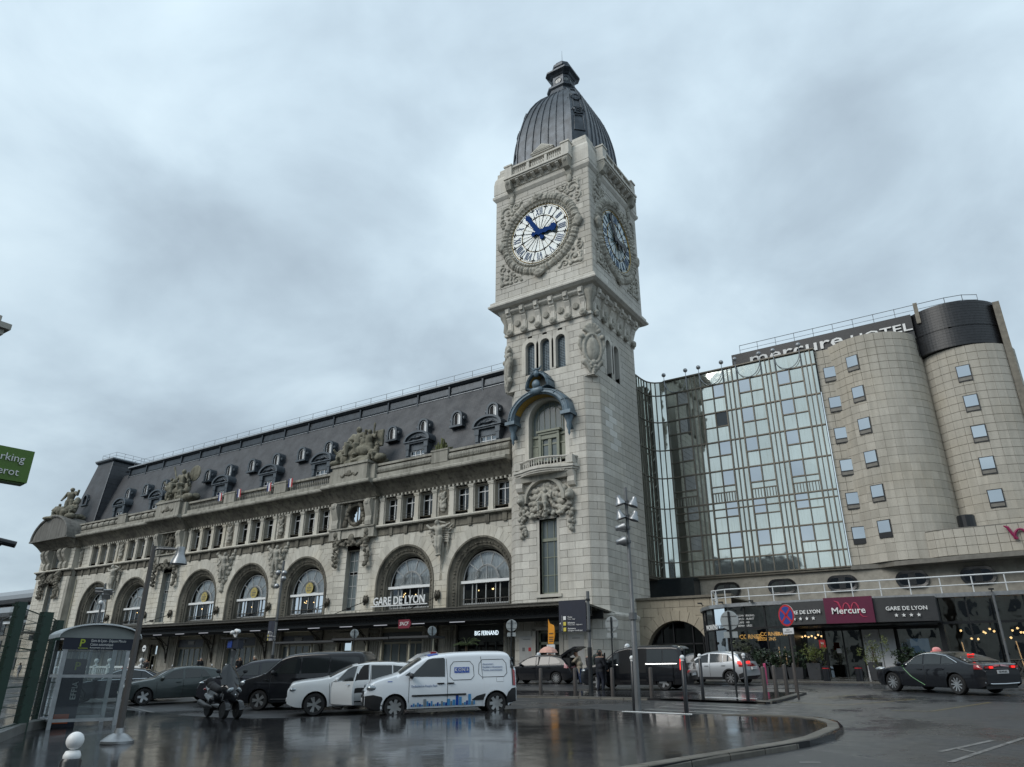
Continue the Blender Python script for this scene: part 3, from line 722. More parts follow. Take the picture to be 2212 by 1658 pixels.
    for sx in (-1, 1):
        ft = MB(FRM[0]); cx = -30.6+sx*2.85
        ft.box(cx-.5, -1.2, 22.3, cx+.5, 0, 22.6); ft.lathe([(.42, 22.3), (.36, 22.0), (.2, 21.6), (.24, 21.3), (.1, 20.9), (.12, 20.75), (.02, 20.5)], cx, -.55, 10); ft.prism([(cx-.15, -.9, 22.3), (cx+.15, -.9, 22.3), (cx+.15, -.1, 21.2), (cx-.15, -.1, 21.2)], (0, .1, 0))
        ft.build('hood_pendant', M['zinc_blue'], hood, smooth=40)
    cr_ = MB(FRM[0]); cr_.sph((-30.6, -1.2, 25.55), (.42, .3, .45)); cr_.sph((-30.6, -1.1, 25.0), (.75, .3, .4)); cr_.sph((-30.6, -1.15, 26.6), (.28, .25, .35)); cr_.path([(-31.1, -1.1, 27.25), (-30.85, -1.15, 26.95), (-30.6, -1.15, 27.05), (-30.35, -1.15, 26.95), (-30.1, -1.1, 27.3)], [.05, .11, .14, .11, .05], 6)
    cr_.build('hood_crest', M['zinc_blue'], hood, smooth=True)
    # ---- corner cartouches
    for (x, y, a) in ((-25.75, 51.3, PI/4), (-34.35, 51.3, -PI/4)):
        put(SC['cartouche'], 'corner_cartouche', T, (x, y, 25.75), a, (1, 1, 1.04))
    # ---- corbel zone
    b = MB(); sqring(b, [(0, 31.6), (.1, 31.65), (.12, 31.85), (.02, 31.95), (.06, 32.6), (.25, 33.6), (.62, 34.25), (.72, 34.32)], 4.57, 4.55, TX, 55.45); b.build('corbel_band', M['tower'], T)
    b = MB(); sqring(b, [(.6, 34.25), (1.0, 34.35), (1.28, 34.55), (1.3, 34.7), (1.12, 34.9), (1.12, 35.1), (.85, 35.3), (.7, 35.45)], 4.57, 4.55, TX, 55.45); b.build('corbel_cornice', M['tower'], T)
    cprof = [(.1, 31.75), (-.12, 31.9), (-.2, 32.3), (-.16, 32.8), (-.42, 33.3), (-.42, 33.42), (-.55, 33.5), (-.75, 34.1), (-.75, 34.3), (.1, 34.3)]
    me1 = MB(); me1.extr(cprof, -.27, .27); me1.box(-.18, -.82, 33.75, .18, -.6, 34.2); me1.box(-.16, -.23, 32.1, .16, -.1, 33.1); cme = me1.mesh('corbel', M['tower'])
    sm = MB(); sm.lathe([(.0, -.16), (.28, -.14), (.34, -.05), (.34, .02)], 0, 0, 14, 'y'); sme = sm.mesh('shield', M['carve'])
    bm_ = MB(); bm_.extr([(-.35, 33.75)]+[(-.38-.22*sin(PI*i/6), 33.78+.44*i/6) for i in range(7)]+[(-.1, 34.22), (-.1, 33.75)], -.48, .48); bme = bm_.mesh('barrel_moulding', M['tower'])
    for M_, u0 in ((FR(50.9), TX), (SD(-25.48), 55.45)):
        rz = M_.to_euler().z
        for i in range(6):
            u = u0-3.95+i*1.58
            c = put(cme, 'corbel', T, M_ @ Vector((u, 0, 0)), rz); put(SC['knop'], 'corbel_mask', T, M_ @ Vector((u, -.28, 31.95)), rz, (.85, .85, .85))
            if i < 5: put(sme, 'shield', T, M_ @ Vector((u+.79, -.1, 32.75)), rz); put(bme, 'barrel_moulding', T, M_ @ Vector((u+.79, -.1, 0)), rz)
    for x in (-25.55, -34.55): cb = MB(); cb.lathe([(.15, 31.9), (.35, 32.2), (.3, 33.0), (.62, 33.6), (.68, 33.9), (.5, 34.25)], x, 50.98, 12); cb.build('corner_corbel', M['carve'], T, smooth=50)
    # ---- top mouldings, piers, balustrades
    b = MB(); sqring(b, [(0, 47.0), (.1, 47.1), (.28, 47.35), (.3, 47.6), (.18, 47.75), (.16, 48.0)], HU, HU); b.build('top_moulding', M['tower'], T)
    for sx in (-1, 1):
        for sy in (-1, 1):
            pier = MB(); x0, y0 = TX+sx*(HU+.2), TY+sy*(HU+.2); x1, y1 = TX+sx*(HU-1.75), TY+sy*(HU-1.75)
            ring = lambda o, z: [(x0-sx*o, y0-sy*o, z), (x1, y0-sy*o, z), (x1, y1, z), (x0-sx*o, y1, z)]
            zs_ = [(0, 47.9), (0, 49.2), (.08, 49.8), (.32, 50.3), (.6, 50.6), (.6, 50.75), (.42, 50.8), (.42, 51.15), (.6, 51.35)]
            vs = [p for o, z in zs_ for p in ring(o, z)]
            pier.add(vs, [(i*4+j, i*4+(j+1) % 4, (i+1)*4+(j+1) % 4, (i+1)*4+j) for i in range(len(zs_)-1) for j in range(4)]+[tuple((len(zs_)-1)*4+j for j in range(4))]); pier.build('corner_pier', M['tower'], T)
    for fi, (M_, u0) in enumerate(((FR(UY), TX), (SD(UX), TY))):
        rz = M_.to_euler().z
        b = MB(M_); b.box(u0-3.7, -.95, 48.45, u0+3.7, .6, 48.62); b.box(u0-3.8, -1.08, 48.62, u0+3.8, .6, 48.85); b.box(u0-3.5, -.3, 47.95, u0+3.5, .3, 48.45)
        sh = b.build('balcony_cornice', M['tower'], T)
        mod = MB(); mod.extr([(0, 48.0), (-.3, 48.05), (-.7, 48.3), (-.72, 48.45), (0, 48.45)], -.17, .17); mme = mod.mesh('modillion', M['tower'])
        for i in range(6): put(mme, 'modillion', sh, M_ @ Vector((u0-2.35+i*.94, -.15, 0)), rz)
        for sx in (-1, 1):
            q = MB(M_); q.extr([(0, 46.6), (-.25, 46.9), (-.35, 47.3), (-.75, 47.5), (-1.0, 48.0), (-1.0, 48.5), (0, 48.5)], u0+sx*3.35-.32, u0+sx*3.35+.32); q.sph((u0+sx*3.35, -.85, 48.2), (.34, .3, .32)); q.sph((u0+sx*3.35, -.15, 46.45), (.3, .22, .5)); q.build('scroll_bracket', M['carve'], sh)
            q = MB(M_); q.box(u0+sx*3.35-.42, -.9, 48.85, u0+sx*3.35+.42, -.2, 50.25); q.box(u0+sx*3.35-.5, -.98, 50.25, u0+sx*3.35+.5, -.1, 50.42); q.build('pedestal', M['tower'], sh)
        q = MB(M_); q.box(u0-2.95, -.75, 48.85, u0+2.95, -.35, 49.05); q.box(u0-2.95, -.8, 50.0, u0+2.95, -.3, 50.2)
        for x in (-1.05, 1.05): q.box(u0+x-.15, -.75, 49.05, u0+x+.15, -.35, 50.0)
        q.build('balustrade_rail', M['tower'], sh)
        pr = [(.09, 49.05), (.09, 49.12), (.05, 49.2), (.11, 49.45), (.05, 49.8), (.09, 49.9), (.09, 50.0)]; ba = MB(); ba.lathe(pr, 0, 0, 8); bam = ba.mesh('baluster', M['tower'], smooth=50)
        for k in range(24):
            u = u0-2.8+k*5.6/23
            if abs(abs(u-u0)-1.05) < .2: continue
            put(bam, 'baluster', sh, M_ @ Vector((u, -.55, 0)), rz)
        # pedimented dormer at the foot of the dome
        d = MB(M_); d.box(u0-1.0, .55, 50.2, u0-.45, 1.9, 51.6); d.box(u0+.45, .55, 50.2, u0+1.0, 1.9, 51.6); d.box(u0-.45, .55, 51.15, u0+.45, 1.9, 51.6); d.box(u0-1.3, .4, 51.6, u0+1.3, 2.2, 51.75)
        d.extr([(u0-1.4, 51.75), (u0+1.4, 51.75), (u0, 52.6)], .3, 2.6, axis='y'); dm = d.build('pediment_dormer', M['tower'], T)
        d = MB(M_); d.quad((u0-.45, .9, 50.2), (u0+.45, .9, 50.2), (u0+.45, .9, 51.15), (u0-.45, .9, 51.15)); d.build('opening', M['dark'], dm)
        d = MB(M_); d.extr([(u0-1.05, 51.85), (u0+1.05, 51.85), (u0, 52.42)], .26, .3, axis='y'); d.build('tympanum', M['carve'], dm)
        # ---- clock
        cx = -30.2 if fi == 0 else TY
        for k, (rr, y0) in enumerate(((3.3, -.06),)):
            dl = MB(M_); dl.disc((cx, -.08, clk), 3.3, 56); ck = dl.build('clock_face', M['dial'], T)
        def rad(t, r): return (cx+r*sin(t), clk+r*cos(t))
        for k in range(12):
            t = 2*PI*k/12; s = ['XII', 'I', 'II', 'III', 'IIII', 'V', 'VI', 'VII', 'VIII', 'IX', 'X', 'XI'][k]
            q = MB(M_); ws = [{'I': .20, 'V': .42, 'X': .42}[c] for c in s]; off = -sum(ws)/2
            for c, w_ in zip(s, ws):
                m_ = off+w_/2; off += w_
                def PT(u, r, y=-.105): a, b2 = rad(t, r); return (a+u*cos(t), y, b2-u*sin(t))
                def bar(u0_, r0, u1_, r1, wd): q.beam(PT(u0_, r0), PT(u1_, r1), wd, .03, (0, 1, 0))
                if c == 'I': bar(m_, 2.15, m_, 2.92, .11)
                elif c == 'V': bar(m_-.15, 2.92, m_, 2.15, .11); bar(m_+.15, 2.92, m_, 2.15, .05)
                else: bar(m_-.15, 2.92, m_+.15, 2.15, .11); bar(m_+.15, 2.92, m_-.15, 2.15, .05)
            q.build('numeral', M['numeral'], ck)
        rg = MB(M_)
        for r0 in (1.95, 2.02, 3.02, 3.2): rg.path([(rad(2*PI*i/48, r0)[0], -.1, rad(2*PI*i/48, r0)[1]) for i in range(48)], .018 if r0 != 3.2 else .05, 4, close=True)
        rg.build('dial_ring', M['gold'], ck)
        for k in range(12):
            t = 2*PI*(k+.5)/12; q = MB(M_)
            a, b2 = rad(t, .3); c, d2 = rad(t, 3.12); q.tube((a, -.11, b2), (c, -.11, d2), .022, n=5)
            for r0 in (1.98, 2.95):
                a, b2 = rad(t, r0); q.sph((a, -.12, b2), (.1, .05, .1), 6, 4)
                for dt in (-.05, .05): a, b2 = rad(t+dt*2/r0*1.6, r0-.02); q.sph((a, -.12, b2), (.06, .04, .06), 6, 4)
                a, b2 = rad(t, r0+.14); q.sph((a, -.12, b2), (.05, .04, .08), 6, 4); a, b2 = rad(t, r0-.16); q.sph((a, -.12, b2), (.04, .04, .09), 6, 4)
            q.build('hour_spoke', M['iron'], ck)
        for k in range(12):
            t = 2*PI*k/12; q = MB(M_); a, b2 = rad(t, .3); c, d2 = rad(t, 1.95); q.tube((a, -.1, b2), (c, -.1, d2), .014, n=4); q.build('dial_bar', M['gold'], ck)
        def hand(nm, t, L, wds, y):
            q = MB(M_); ax = Vector((sin(t), 0, cos(t))); px = Vector((cos(t), 0, -sin(t))); c0 = Vector((cx, y, clk))
            L_ = [c0+ax*r+px*w_*1.3 for r, w_ in wds]; Rr = [c0+ax*r-px*w_*1.3 for r, w_ in reversed(wds)]
            q.prism(L_+Rr, (0, -.06, 0)); q.build(nm, M['clockblue'] if fi == 0 else M['iron'], ck)
        hand('minute_hand', R(-30), 3, [(-.95, .02), (-.85, .16), (-.7, .2), (-.55, .1), (-.2, .12), (0, .26), (.25, .24), (.5, .16), (.7, .22), (1.0, .14), (1.3, .19), (1.7, .15), (2.2, .15), (2.35, .24), (2.5, .2), (2.85, .03)], -.2)
        hand('hour_hand', R(87.5), 2, [(-.8, .02), (-.7, .18), (-.55, .22), (-.4, .1), (-.15, .12), (0, .24), (.25, .2), (.5, .16), (.8, .24), (1.1, .16), (1.35, .2), (1.5, .36), (1.65, .3), (1.75, .36), (2.05, .03)], -.27)
        # carved surround: rope-like ring with leaf bumps
        q = MB(M_); nn = 260; vs = []
        prof = [(3.28, -.02), (3.32, -.2), (3.5, -.3), (3.62, -.2), (3.75, -.34), (4.0, -.42), (4.2, -.3), (4.32, -.12), (4.36, .02)]
        for i in range(nn):
            t = 2*PI*i/nn; l1 = abs(sin(t*30)); l2 = .5*abs(sin(t*21+.4))+.5*abs(sin(t*34)); g8 = .2*max(0, cos(4*t))**6
            for j, (r0, y) in enumerate(prof):
                k1 = l1 if 1 <= j <= 2 else l2 if 4 <= j <= 7 else 0
                rr = r0+(l2*.10+g8 if j >= 6 else 0); a, b2 = rad(t, rr); vs.append((a, y*(.45+.7*k1), b2))
        m = len(prof); q.add(vs, [(i*m+j, i*m+j+1, ((i+1) % nn)*m+j+1, ((i+1) % nn)*m+j) for i in range(nn) for j in range(m-1)])
        q.build('carved_surround', M['carve'], T)
        for sx in (-1, 1):
            for sz in (-1, 1):
                ob = put(SC['scroll'], 'scroll_ornament', T, M_ @ Vector((cx, -.02, clk)), rz, (sx, 1, sz))
        for sz, rot in ((1, 0), (-1, 0)): put(SC['knop'], 'surround_rosette', T, M_ @ Vector((cx, -.25, clk+sz*4.35)), rz, (1.4, 1, 1))
        for sx in (-1, 1): put(SC['knop'], 'surround_rosette', T, M_ @ Vector((cx+sx*4.35, -.25, clk)), rz, (1, 1, 1.5))
        fr_ = MB(M_)
        for (a0, b0, a1, b1) in ((-4.6, 4.75, 4.6, 4.75), (-4.6, -4.75, -1.6, -4.75), (1.6, -4.75, 4.6, -4.75), (-4.6, 2.4, -4.6, 4.75), (4.6, 2.4, 4.6, 4.75), (-4.6, -4.75, -4.6, -2.4), (4.6, -4.75, 4.6, -2.4)): fr_.beam((cx+a0, -.04, clk+b0), (cx+a1, -.04, clk+b1), .12, .06, (0, 1, 0))
        fr_.build('panel_moulding', M['tower'], T)
    # ---- dome
    H = [(50.6, 4.5), (51.6, 4.55), (52.8, 4.55), (54.2, 4.47), (55.3, 4.36), (56.3, 4.2), (57.5, 3.95), (58.6, 3.64), (59.7, 3.24), (60.7, 2.74), (61.5, 2.2), (62.0, 1.75)]
    CH = lambda h: .27*h
    d = MB(); vs = []
    for z, h in H:
        c = CH(h); vs += [(TX+x, TY+y, z) for x, y in [(-h+c, -h), (h-c, -h), (h, -h+c), (h, h-c), (h-c, h), (-h+c, h), (-h, h-c), (-h, -h+c)]]
    d.add(vs, [(i*8+j, i*8+(j+1) % 8, (i+1)*8+(j+1) % 8, (i+1)*8+j) for i in range(len(H)-1) for j in range(8)])
    dome = d.build('dome', M['zinc'], T, smooth=25)
    for fi in range(4):
        RM = Matrix.Translation((TX, TY, 0)) @ Matrix.Rotation(fi*PI/2, 4, 'Z')
        for k in range(8):
            s = -1+2*k/7
            q = MB(RM); q.path([(s*(h-CH(h)), -h-.03, z) for z, h in H[1:]], [.09]*11, 5); q.build('dome_rib', M['zinc'], dome)
        RC = Matrix.Translation((TX, TY, 0)) @ Matrix.Rotation(fi*PI/2+PI/4, 4, 'Z')
        def diag(h): c = CH(h); return (2*h-c)*sqrt(.5)
        hz = lambda z: next(a[1]+(b[1]-a[1])*(z-a[0])/(b[0]-a[0]) for a, b in zip(H, H[1:]) if a[0] <= z <= b[0])
        q = MB(RC)
        for (za, zb_, ww) in ((53.2, 55.3, .55), (56.6, 58.0, .42), (59.2, 60.6, .36)):
            ring = [(-ww, za), (ww, za), (ww*.85, zb_), (-ww*.85, zb_)]
            q.path([(x, -diag(hz(z))-.05, z) for x, z in ring], .07, 5, close=True)
        for z in (56.0, 58.6):
            y = -diag(hz(z))-.08
            q.path([(.34*cos(2*PI*i/14), y, z+.34*sin(2*PI*i/14)) for i in range(14)], .09, 5, close=True)
            for sx in (-1, 1):
                q.path([(sx*(.35+.08*i), y+.02*i, z-.3+.2*sin(i*1.5)) for i in range(7)], [.12-.012*i for i in range(7)], 5); q.path([(sx*(.35+.07*i), y+.02*i, z+.3-.2*sin(i*1.5)) for i in range(6)], [.1-.012*i for i in range(6)], 5)
        q.build('dome_ornament', M['zinc'], dome)
    b = MB(); sqring(b, [(.1, 50.3), (.2, 50.9), (.16, 51.9), (.3, 52.0), (.3, 52.15), (.02, 52.3)], 4.2, 4.2, TX, TY, 1.4); b.build('dome_base_band', M['zinc'], dome)
    # ---- lantern
    def oct_(prof, nm, par, mat, hb):
        b = MB(); sqring(b, prof, hb, hb, TX, TY, hb*.42, cap=True); return b.build(nm, mat, par)
    oct_([(.25, 61.6), (.3, 61.9), (.0, 62.3), (-.15, 63.0), (.02, 63.2), (.05, 63.4), (-.32, 63.6)], 'lantern_base', T, M['zinc'], 1.55)
    lan = oct_([(0, 63.5), (0, 65.2)], 'lantern', T, M['zinc'], 1.12)
    oct_([(.05, 65.1), (.2, 65.3), (.5, 65.55), (.5, 65.75), (.25, 65.95), (-.1, 66.3), (-.22, 66.7), (-.14, 66.8), (-.1, 67.1), (-.24, 67.2), (-.3, 67.45), (-.6, 67.6)], 'lantern_cap', T, M['zinc'], 1.12)
    for k in range(8):
        a = k*PI/4; RM = Matrix.Translation((TX, TY, 0)) @ Matrix.Rotation(a, 4, 'Z'); hh = 1.12 if k % 2 == 0 else (2*1.12-.47)*sqrt(.5)
        q = MB(RM); q.disc((0, -hh-.01, 64.35), .36 if k % 2 == 0 else .24, 20); wi = q.build('round_window', M['greypane'], lan)
        q = MB(RM); q.path([(.42*cos(2*PI*i/18)*(1 if k % 2 == 0 else .7), -hh-.02, 64.35+.42*sin(2*PI*i/18)) for i in range(18)], .06, 5, close=True); q.beam((0, -hh-.02, 63.98), (0, -hh-.02, 64.72), .04, .04); q.build('window_ring', M['zinc'], lan)
    q = MB(); q.tube((TX, TY, 67.5), (TX, TY, 69.9), .03, .012); q.build('lightning_rod', M['iron'], T)
    # ---- street door, plaques
    q = MB(FB); reveal(q, -31.5, -29.35, 1.2, 4.95, .5, -.03); q.box(-31.85, -.1, 1.2, -31.5, .1, 5.05); q.box(-29.35, -.1, 1.2, -29.0, .1, 5.05); q.box(-31.85, -.1, 4.95, -29.0, .1, 5.2); q.build('door_surround', M['tower'], T)
    q = MB(FB); q.box(-31.5, .38, 1.4, -31.3, .5, 4.95); q.box(-29.55, .38, 1.4, -29.35, .5, 4.95); q.box(-31.5, .38, 4.75, -29.35, .5, 4.95); q.box(-31.5, .38, 3.9, -29.35, .5, 4.1); q.box(-30.5, .38, 1.4, -30.35, .5, 3.9); q.box(-31.5, .4, 1.4, -29.35, .48, 2.1); dr = q.build('door', M['sage'], T)
    for x0, x1, z0, z1 in ((-31.3, -29.55, 4.1, 4.75), (-31.3, -30.5, 2.1, 3.9), (-30.35, -29.55, 2.1, 3.9)): q = MB(FB); q.quad((x0, .45, z0), (x1, .45, z0), (x1, .45, z1), (x0, .45, z1)); q.build('pane', M['pane_dk'], dr)
    q = MB(FB); q.box(-31.4, .52, 1.4, -29.4, .6, 4.9); q.build('backing', M['dark'], dr)
    q = MB(FB); q.box(-31.6, -.07, 5.22, -29.1, -.02, 5.65)
    for i in range(14): q.sph((-31.45+i*.17, -.08, 5.43+.08*sin(i*2.1)), (.09, .05, .13), 6, 4)
    q.build('carved_frieze', M['carve'], T)
    for i, (x0, lines) in enumerate(((-33.05, ('', '')), (-28.55, ('', '')))):
        q = MB(FB); q.box(x0, -.05, 2.4, x0+1.35, -.032, 4.55); pq = q.build('sign_plate', M['plate_w'], T)
        for k, (z, wd, c) in enumerate(((4.3, .7, 'plate_g'), (3.55, .3, 'plate_g'), (3.55, .3, 'plate_r'), (2.75, .7, 'plate_g'))):
            xx = x0+(.68 if k in (0, 3) else .4 if k == 1 else .98)
            s = MB(FB)
            if k in (1, 2): s.lathe([(.0, -.062), (.14, -.062), (.14, -.055)], xx, z, 14, 'y') if i == 1 and k == 1 else s.box(xx-.12, -.062, z-.14, xx+.12, -.055, z+.14)
            else: s.box(xx-wd/2, -.062, z-.02, xx+wd/2, -.055, z+.03)
            s.build('sign_mark', M[c], pq)
    return T
M['plate_w'] = plain('grey_plate', (.42, .42, .41), .5, 0, .08)
M['plate_g'] = plain('grey_print', (.16, .16, .16), .5, 0, 0)
M['plate_r'] = plain('red_print', (.5, .03, .04), .5, 0, 0)
TOWER = build_tower()
# ================================================================ STATION
def slate_mat():
    m, t, b = newmat('roof_slate'); p = geopos(t)
    br = t.nodes.new('ShaderNodeTexBrick'); mp = t.nodes.new('ShaderNodeMapping'); t.links.new(p, mp.inputs[0]); mp.inputs['Rotation'].default_value = (R(90), 0, 0); t.links.new(mp.outputs[0], br.inputs[0])
    br.inputs['Scale'].default_value = 1; br.inputs['Brick Width'].default_value = .26; br.inputs['Row Height'].default_value = .22; br.inputs['Mortar Size'].default_value = .015
    br.inputs['Color1'].default_value = (.022, .025, .031, 1); br.inputs['Color2'].default_value = (.034, .038, .046, 1); br.inputs['Mortar'].default_value = (.012, .013, .016, 1)
    c = mixc(t, ramp(t, tex_noise(t, p, .6, 6, .65), [(.4, (0, 0, 0)), (.75, (.6, .6, .6))]), br.outputs[0], (.06, .064, .072))
    t.links.new(c, b.inputs['Base Color'])
    rr = ramp(t, tex_noise(t, p, .9, 4), [(.3, (.45,)*3), (.7, (.65,)*3)]); t.links.new(rr, b.inputs['Roughness'])
    bump(t, b, br.outputs['Fac'], -.5, .02); return m
M['slate'] = slate_mat()
M['zincdk'] = plain('dark_zinc', (.035, .043, .052), .35, .5, .3, 1.5)
M['ledge'] = plain('pale_zinc_flashing', (.33, .35, .37), .4, .4, .15, 2)
M['canopy_glass'] = plain('dirty_canopy_glass', (.16, .17, .16), .25, 0, .5, 2.5)
M['cream'] = plain('cream_joinery', (.40, .37, .28), .5, 0, .1, 3)
M['gilt'] = plain('gilt_disc', (.42, .34, .12), .4, .3, .2, 6)
M['shopdark'] = plain('dark_green_shopfront', (.014, .02, .019), .35, 0, .2, 3)
M['neon'] = plain('white_neon', (1, 1, 1), .5, 0, 0, emit=(.75, .9, 1), es=1.1)
M['strip'] = plain('strip_light', (.8, .8, .8), .5, 0, 0, emit=(.85, .9, 1), es=.35)
M['flag_b'] = plain('blue_cloth', (.015, .03, .14), .8, 0, .1); M['flag_w'] = plain('white_cloth', (.7, .7, .7), .8, 0, .05); M['flag_r'] = plain('red_cloth', (.38, .02, .03), .8, 0, .1)
M['moss'] = plain('moss_green', (.10, .11, .045), .9, 0, .4, 4)
YF = 52.5
ARCH = [-38.3, -47.25, -61.5, -70.65, -79.9, -94.2, -103.4]
NAR = [-54.4, -87.05]; PAV = -114.7

def build_station():
    S = thing('station_building', 'long limestone railway station hall with arched windows and dark slate mansard roof', 'station', (-75, YF, 1.3))
    K = lambda mb, n, m, p=S, **k: mb.build(n, m, p, **k)
    st = Stones(S, 'stone_block', M['lime'], 300); back = MB()
    FW = FR(YF)
    holes = [('a', c, 3.62, 9.7, 5) for c in ARCH]+[('r', c-.9, c+.9, 7.45, 13.4) for c in NAR]
    st.wall(FW, -110.2, -34.6, 6.3, 14.5, .58, 1.35, holes, back=back, seed=21)
    # ground floor
    gh = [('r', c-2.55, c+2.55, .5, 5.7) for c in ARCH]+[('r', c-.95, c+.95, .5, 4.9) for c in NAR]
    st.wall(FW, -110.2, -34.6, .9, 6.3, .72, 1.4, gh, back=back, seed=22)
    # pavilion
    PW = FR(51.7)
    st.wall(PW, -119.6, -110.0, .9, 14.5, .62, 1.5, [('r', PAV-.95, PAV+.95, 7.2, 13.3), ('r', PAV-1, PAV+1, .5, 4.6)], back=back, seed=23)
    PS = SD(-110.0); back.M = None; back.quad((-110.0, 51.72, .9), (-110.0, 52.6, .9), (-110.0, 52.6, 20), (-110.0, 51.72, 20))
    # upper storey wall
    WX = [c+d for c in ARCH for d in (-2.28, 0, 2.28)]
    uh = [('r', x-.78, x+.78, 15.95, 18.2) for x in WX]+[('r', NAR[0]-.9, NAR[0]+.9, 16.3, 18.2)]
    st.wall(FW, -110.2, -34.6, 15.55, 18.55, .5, 1.6, uh, back=back, seed=24, proud=.02)
    st.wall(PW, -119.6, -110.0, 15.55, 18.55, .5, 1.6, [('r', PAV-1.2, PAV+1.2, 15.9, 18.3)], back=back, seed=25)
    st.done()
    back.M = None; back.box(-119.5, 55.5, .9, -34.7, 56, 21); back.quad((-119.6, 51.75, .9), (-119.6, 56, .9), (-119.6, 56, 20.5), (-119.6, 51.75, 20.5))
    back.build('wall', M['lime'], S)
    # dark rooms behind the openings
    b = MB(); b.quad((-110, 55.2, 5.9), (-34.6, 55.2, 5.9), (-34.6, 55.2, 18.4), (-110, 55.2, 18.4)); b.quad((-119, 55.2, .9), (-34.6, 55.2, .9), (-34.6, 55.2, 5.8), (-119, 55.2, 5.8)); b.quad((-119.5, 52.6, 6.3), (-34.6, 52.6, 6.3), (-34.6, 55.2, 6.3), (-119.5, 55.2, 6.3)); b.quad((-119.5, 53.0, 15.0), (-34.6, 53.0, 15.0), (-34.6, 55.2, 15.0), (-119.5, 55.2, 15.0))
    K(b, 'dark_room', M['dark'])
    # ---------------- arches
    vo = MB(); n_v = 19; vmesh = []
    for i in range(n_v):
        q = MB(); t0, t1 = PI*i/n_v+.004, PI*(i+1)/n_v-.004; sector(q, 0, 9.7, 3.6, 4.65, t0, t1, YF-.05, YF+.1); vmesh.append(q.mesh('arch_stone', M['lime']))
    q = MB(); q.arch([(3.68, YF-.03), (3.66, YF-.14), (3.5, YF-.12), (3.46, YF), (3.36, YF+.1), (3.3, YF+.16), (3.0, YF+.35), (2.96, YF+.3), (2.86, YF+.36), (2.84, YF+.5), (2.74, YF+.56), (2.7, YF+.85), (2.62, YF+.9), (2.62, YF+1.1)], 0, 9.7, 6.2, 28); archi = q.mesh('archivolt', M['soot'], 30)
    q = MB()
    ca = random.Random(5)
    for i in range(30):
        t = PI*(i+.5)/30
        for j in range(3): q.sph((3.15*cos(t+ca.uniform(-.04, .04))+ca.uniform(-.05, .05), YF+.22, 9.7+3.15*sin(t)+ca.uniform(-.06, .06)), (ca.uniform(.05, .1), .07, ca.uniform(.05, .1)), 5, 4)
    for sx in (-1, 1):
        for i in range(12):
            for j in range(2): q.sph((sx*3.15+ca.uniform(-.08, .08), YF+.22, 6.4+i*.27), (ca.uniform(.05, .1), .07, ca.uniform(.06, .12)), 5, 4)
    carve = q.mesh('carved_band', M['soot'])
    q = MB(); yw = YF+1.0
    arch_frame(q, 0, 2.58, 9.5, 7.55, yw, .12, n=24); arch_frame(q, 0, 1.3, 9.62, 9.62, yw, .11, n=16); arch_frame(q, 0, 1.2, 9.62, 9.62, yw, .05, n=16)
    for a in (40, 72, 108, 140): q.beam((1.3*cos(R(a)), yw, 9.62+1.3*sin(R(a))), (2.58*cos(R(a)), yw, 9.5+2.58*sin(R(a))), .06, .06)
    q.beam((0, yw, 9.6), (0, yw, 10.9), .05, .06)
    for x in (-2.5, -1.55, -1.1, -.05, 1.0, 1.5, 2.45): q.beam((x, yw, 7.5), (x, yw, 9.5), .085, .09)
    fr_me = q.mesh('window_frame', M['greyw'])
    q = MB(); q.box(-2.75, yw-.28, 9.32, 2.75, yw-.08, 9.56); bl_me = q.mesh('blind_box', M['white'])
    q = MB(); vs = []; nn = 90
    for i in range(nn+1):
        x = -2.5+5*i/nn; top = 9.5+sqrt(max(.0, 2.52**2-x*x)); y = yw+.35+.09*sin(i*1.9)+.05*sin(i*.7)
        vs += [(x, y, 9.5), (x, y, max(9.52, top))]
    q.add(vs, [(2*i, 2*i+2, 2*i+3, 2*i+1) for i in range(nn)]); cu_me = q.mesh('curtain', M['curtain'], True)
    q = MB(); arch_pane(q, 0, 2.56, 9.5, 9.5, yw+.03, 24); pl_me = q.mesh('pane', M['pane'])
    panes = []
    xs = [-2.5, -1.55, -1.1, -.05, 1.0, 1.5, 2.45]
    for a, b2 in zip(xs, xs[1:]): q = MB(); q.quad((a, yw+.03, 7.5), (b2, yw+.03, 7.5), (b2, yw+.03, 9.4), (a, yw+.03, 9.4)); panes.append(q.mesh('pane', M['pane_dk']))
    q = MB()
    for i in range(22): q.tube((-2.5+i*.238, yw-.2, 7.4), (-2.5+i*.238, yw-.2, 7.95), .018, n=4)
    for z in (7.42, 7.95): q.beam((-2.6, yw-.2, z), (2.6, yw-.2, z), .05, .05)
    q.box(-2.7, yw-.5, 7.1, 2.7, yw+.1, 7.4); rail_me = q.mesh('window_rail', M['rust'])
    q = MB(); q.lathe([(.0, YF+.86), (.58, YF+.86), (.6, YF+.9), (.55, YF+.93)], 0, 10.15, 26, 'y'); md_me = q.mesh('gilt_medallion', M['gilt'])
    bulb = MB(); bulb.sph((0, 0, 0), .055, 7, 5); bu_me = bulb.mesh('lamp_bulb', M['lamp'])
    for ai, c in enumerate(ARCH):
        for me in vmesh: put(me, 'arch_stone', S, (c, 0, 0))
        av = put(archi, 'archivolt', S, (c, 0, 0)); put(carve, 'carved_band', av, (0, 0, 0))['kind'] = 'stuff'
        w_ = put(fr_me, 'arched_window', S, (c, 0, 0))
        put(cu_me, 'curtain', w_); put(bl_me, 'blind_box', w_); put(pl_me, 'pane', w_); put(rail_me, 'window_rail', w_)
        for me in panes: put(me, 'pane', w_)
        if 2 <= ai <= 4:
            md = put(md_me, 'gilt_medallion', w_)
            for s, z, sz in (('LE', .27, .22), ('TRAIN', .02, .26), ('BLEU', -.25, .26)): text(s, sz, M['plate_g'], w_, TM(0, YF+.85, 10.15+z), ext=.005)
        g = random.Random(ai)
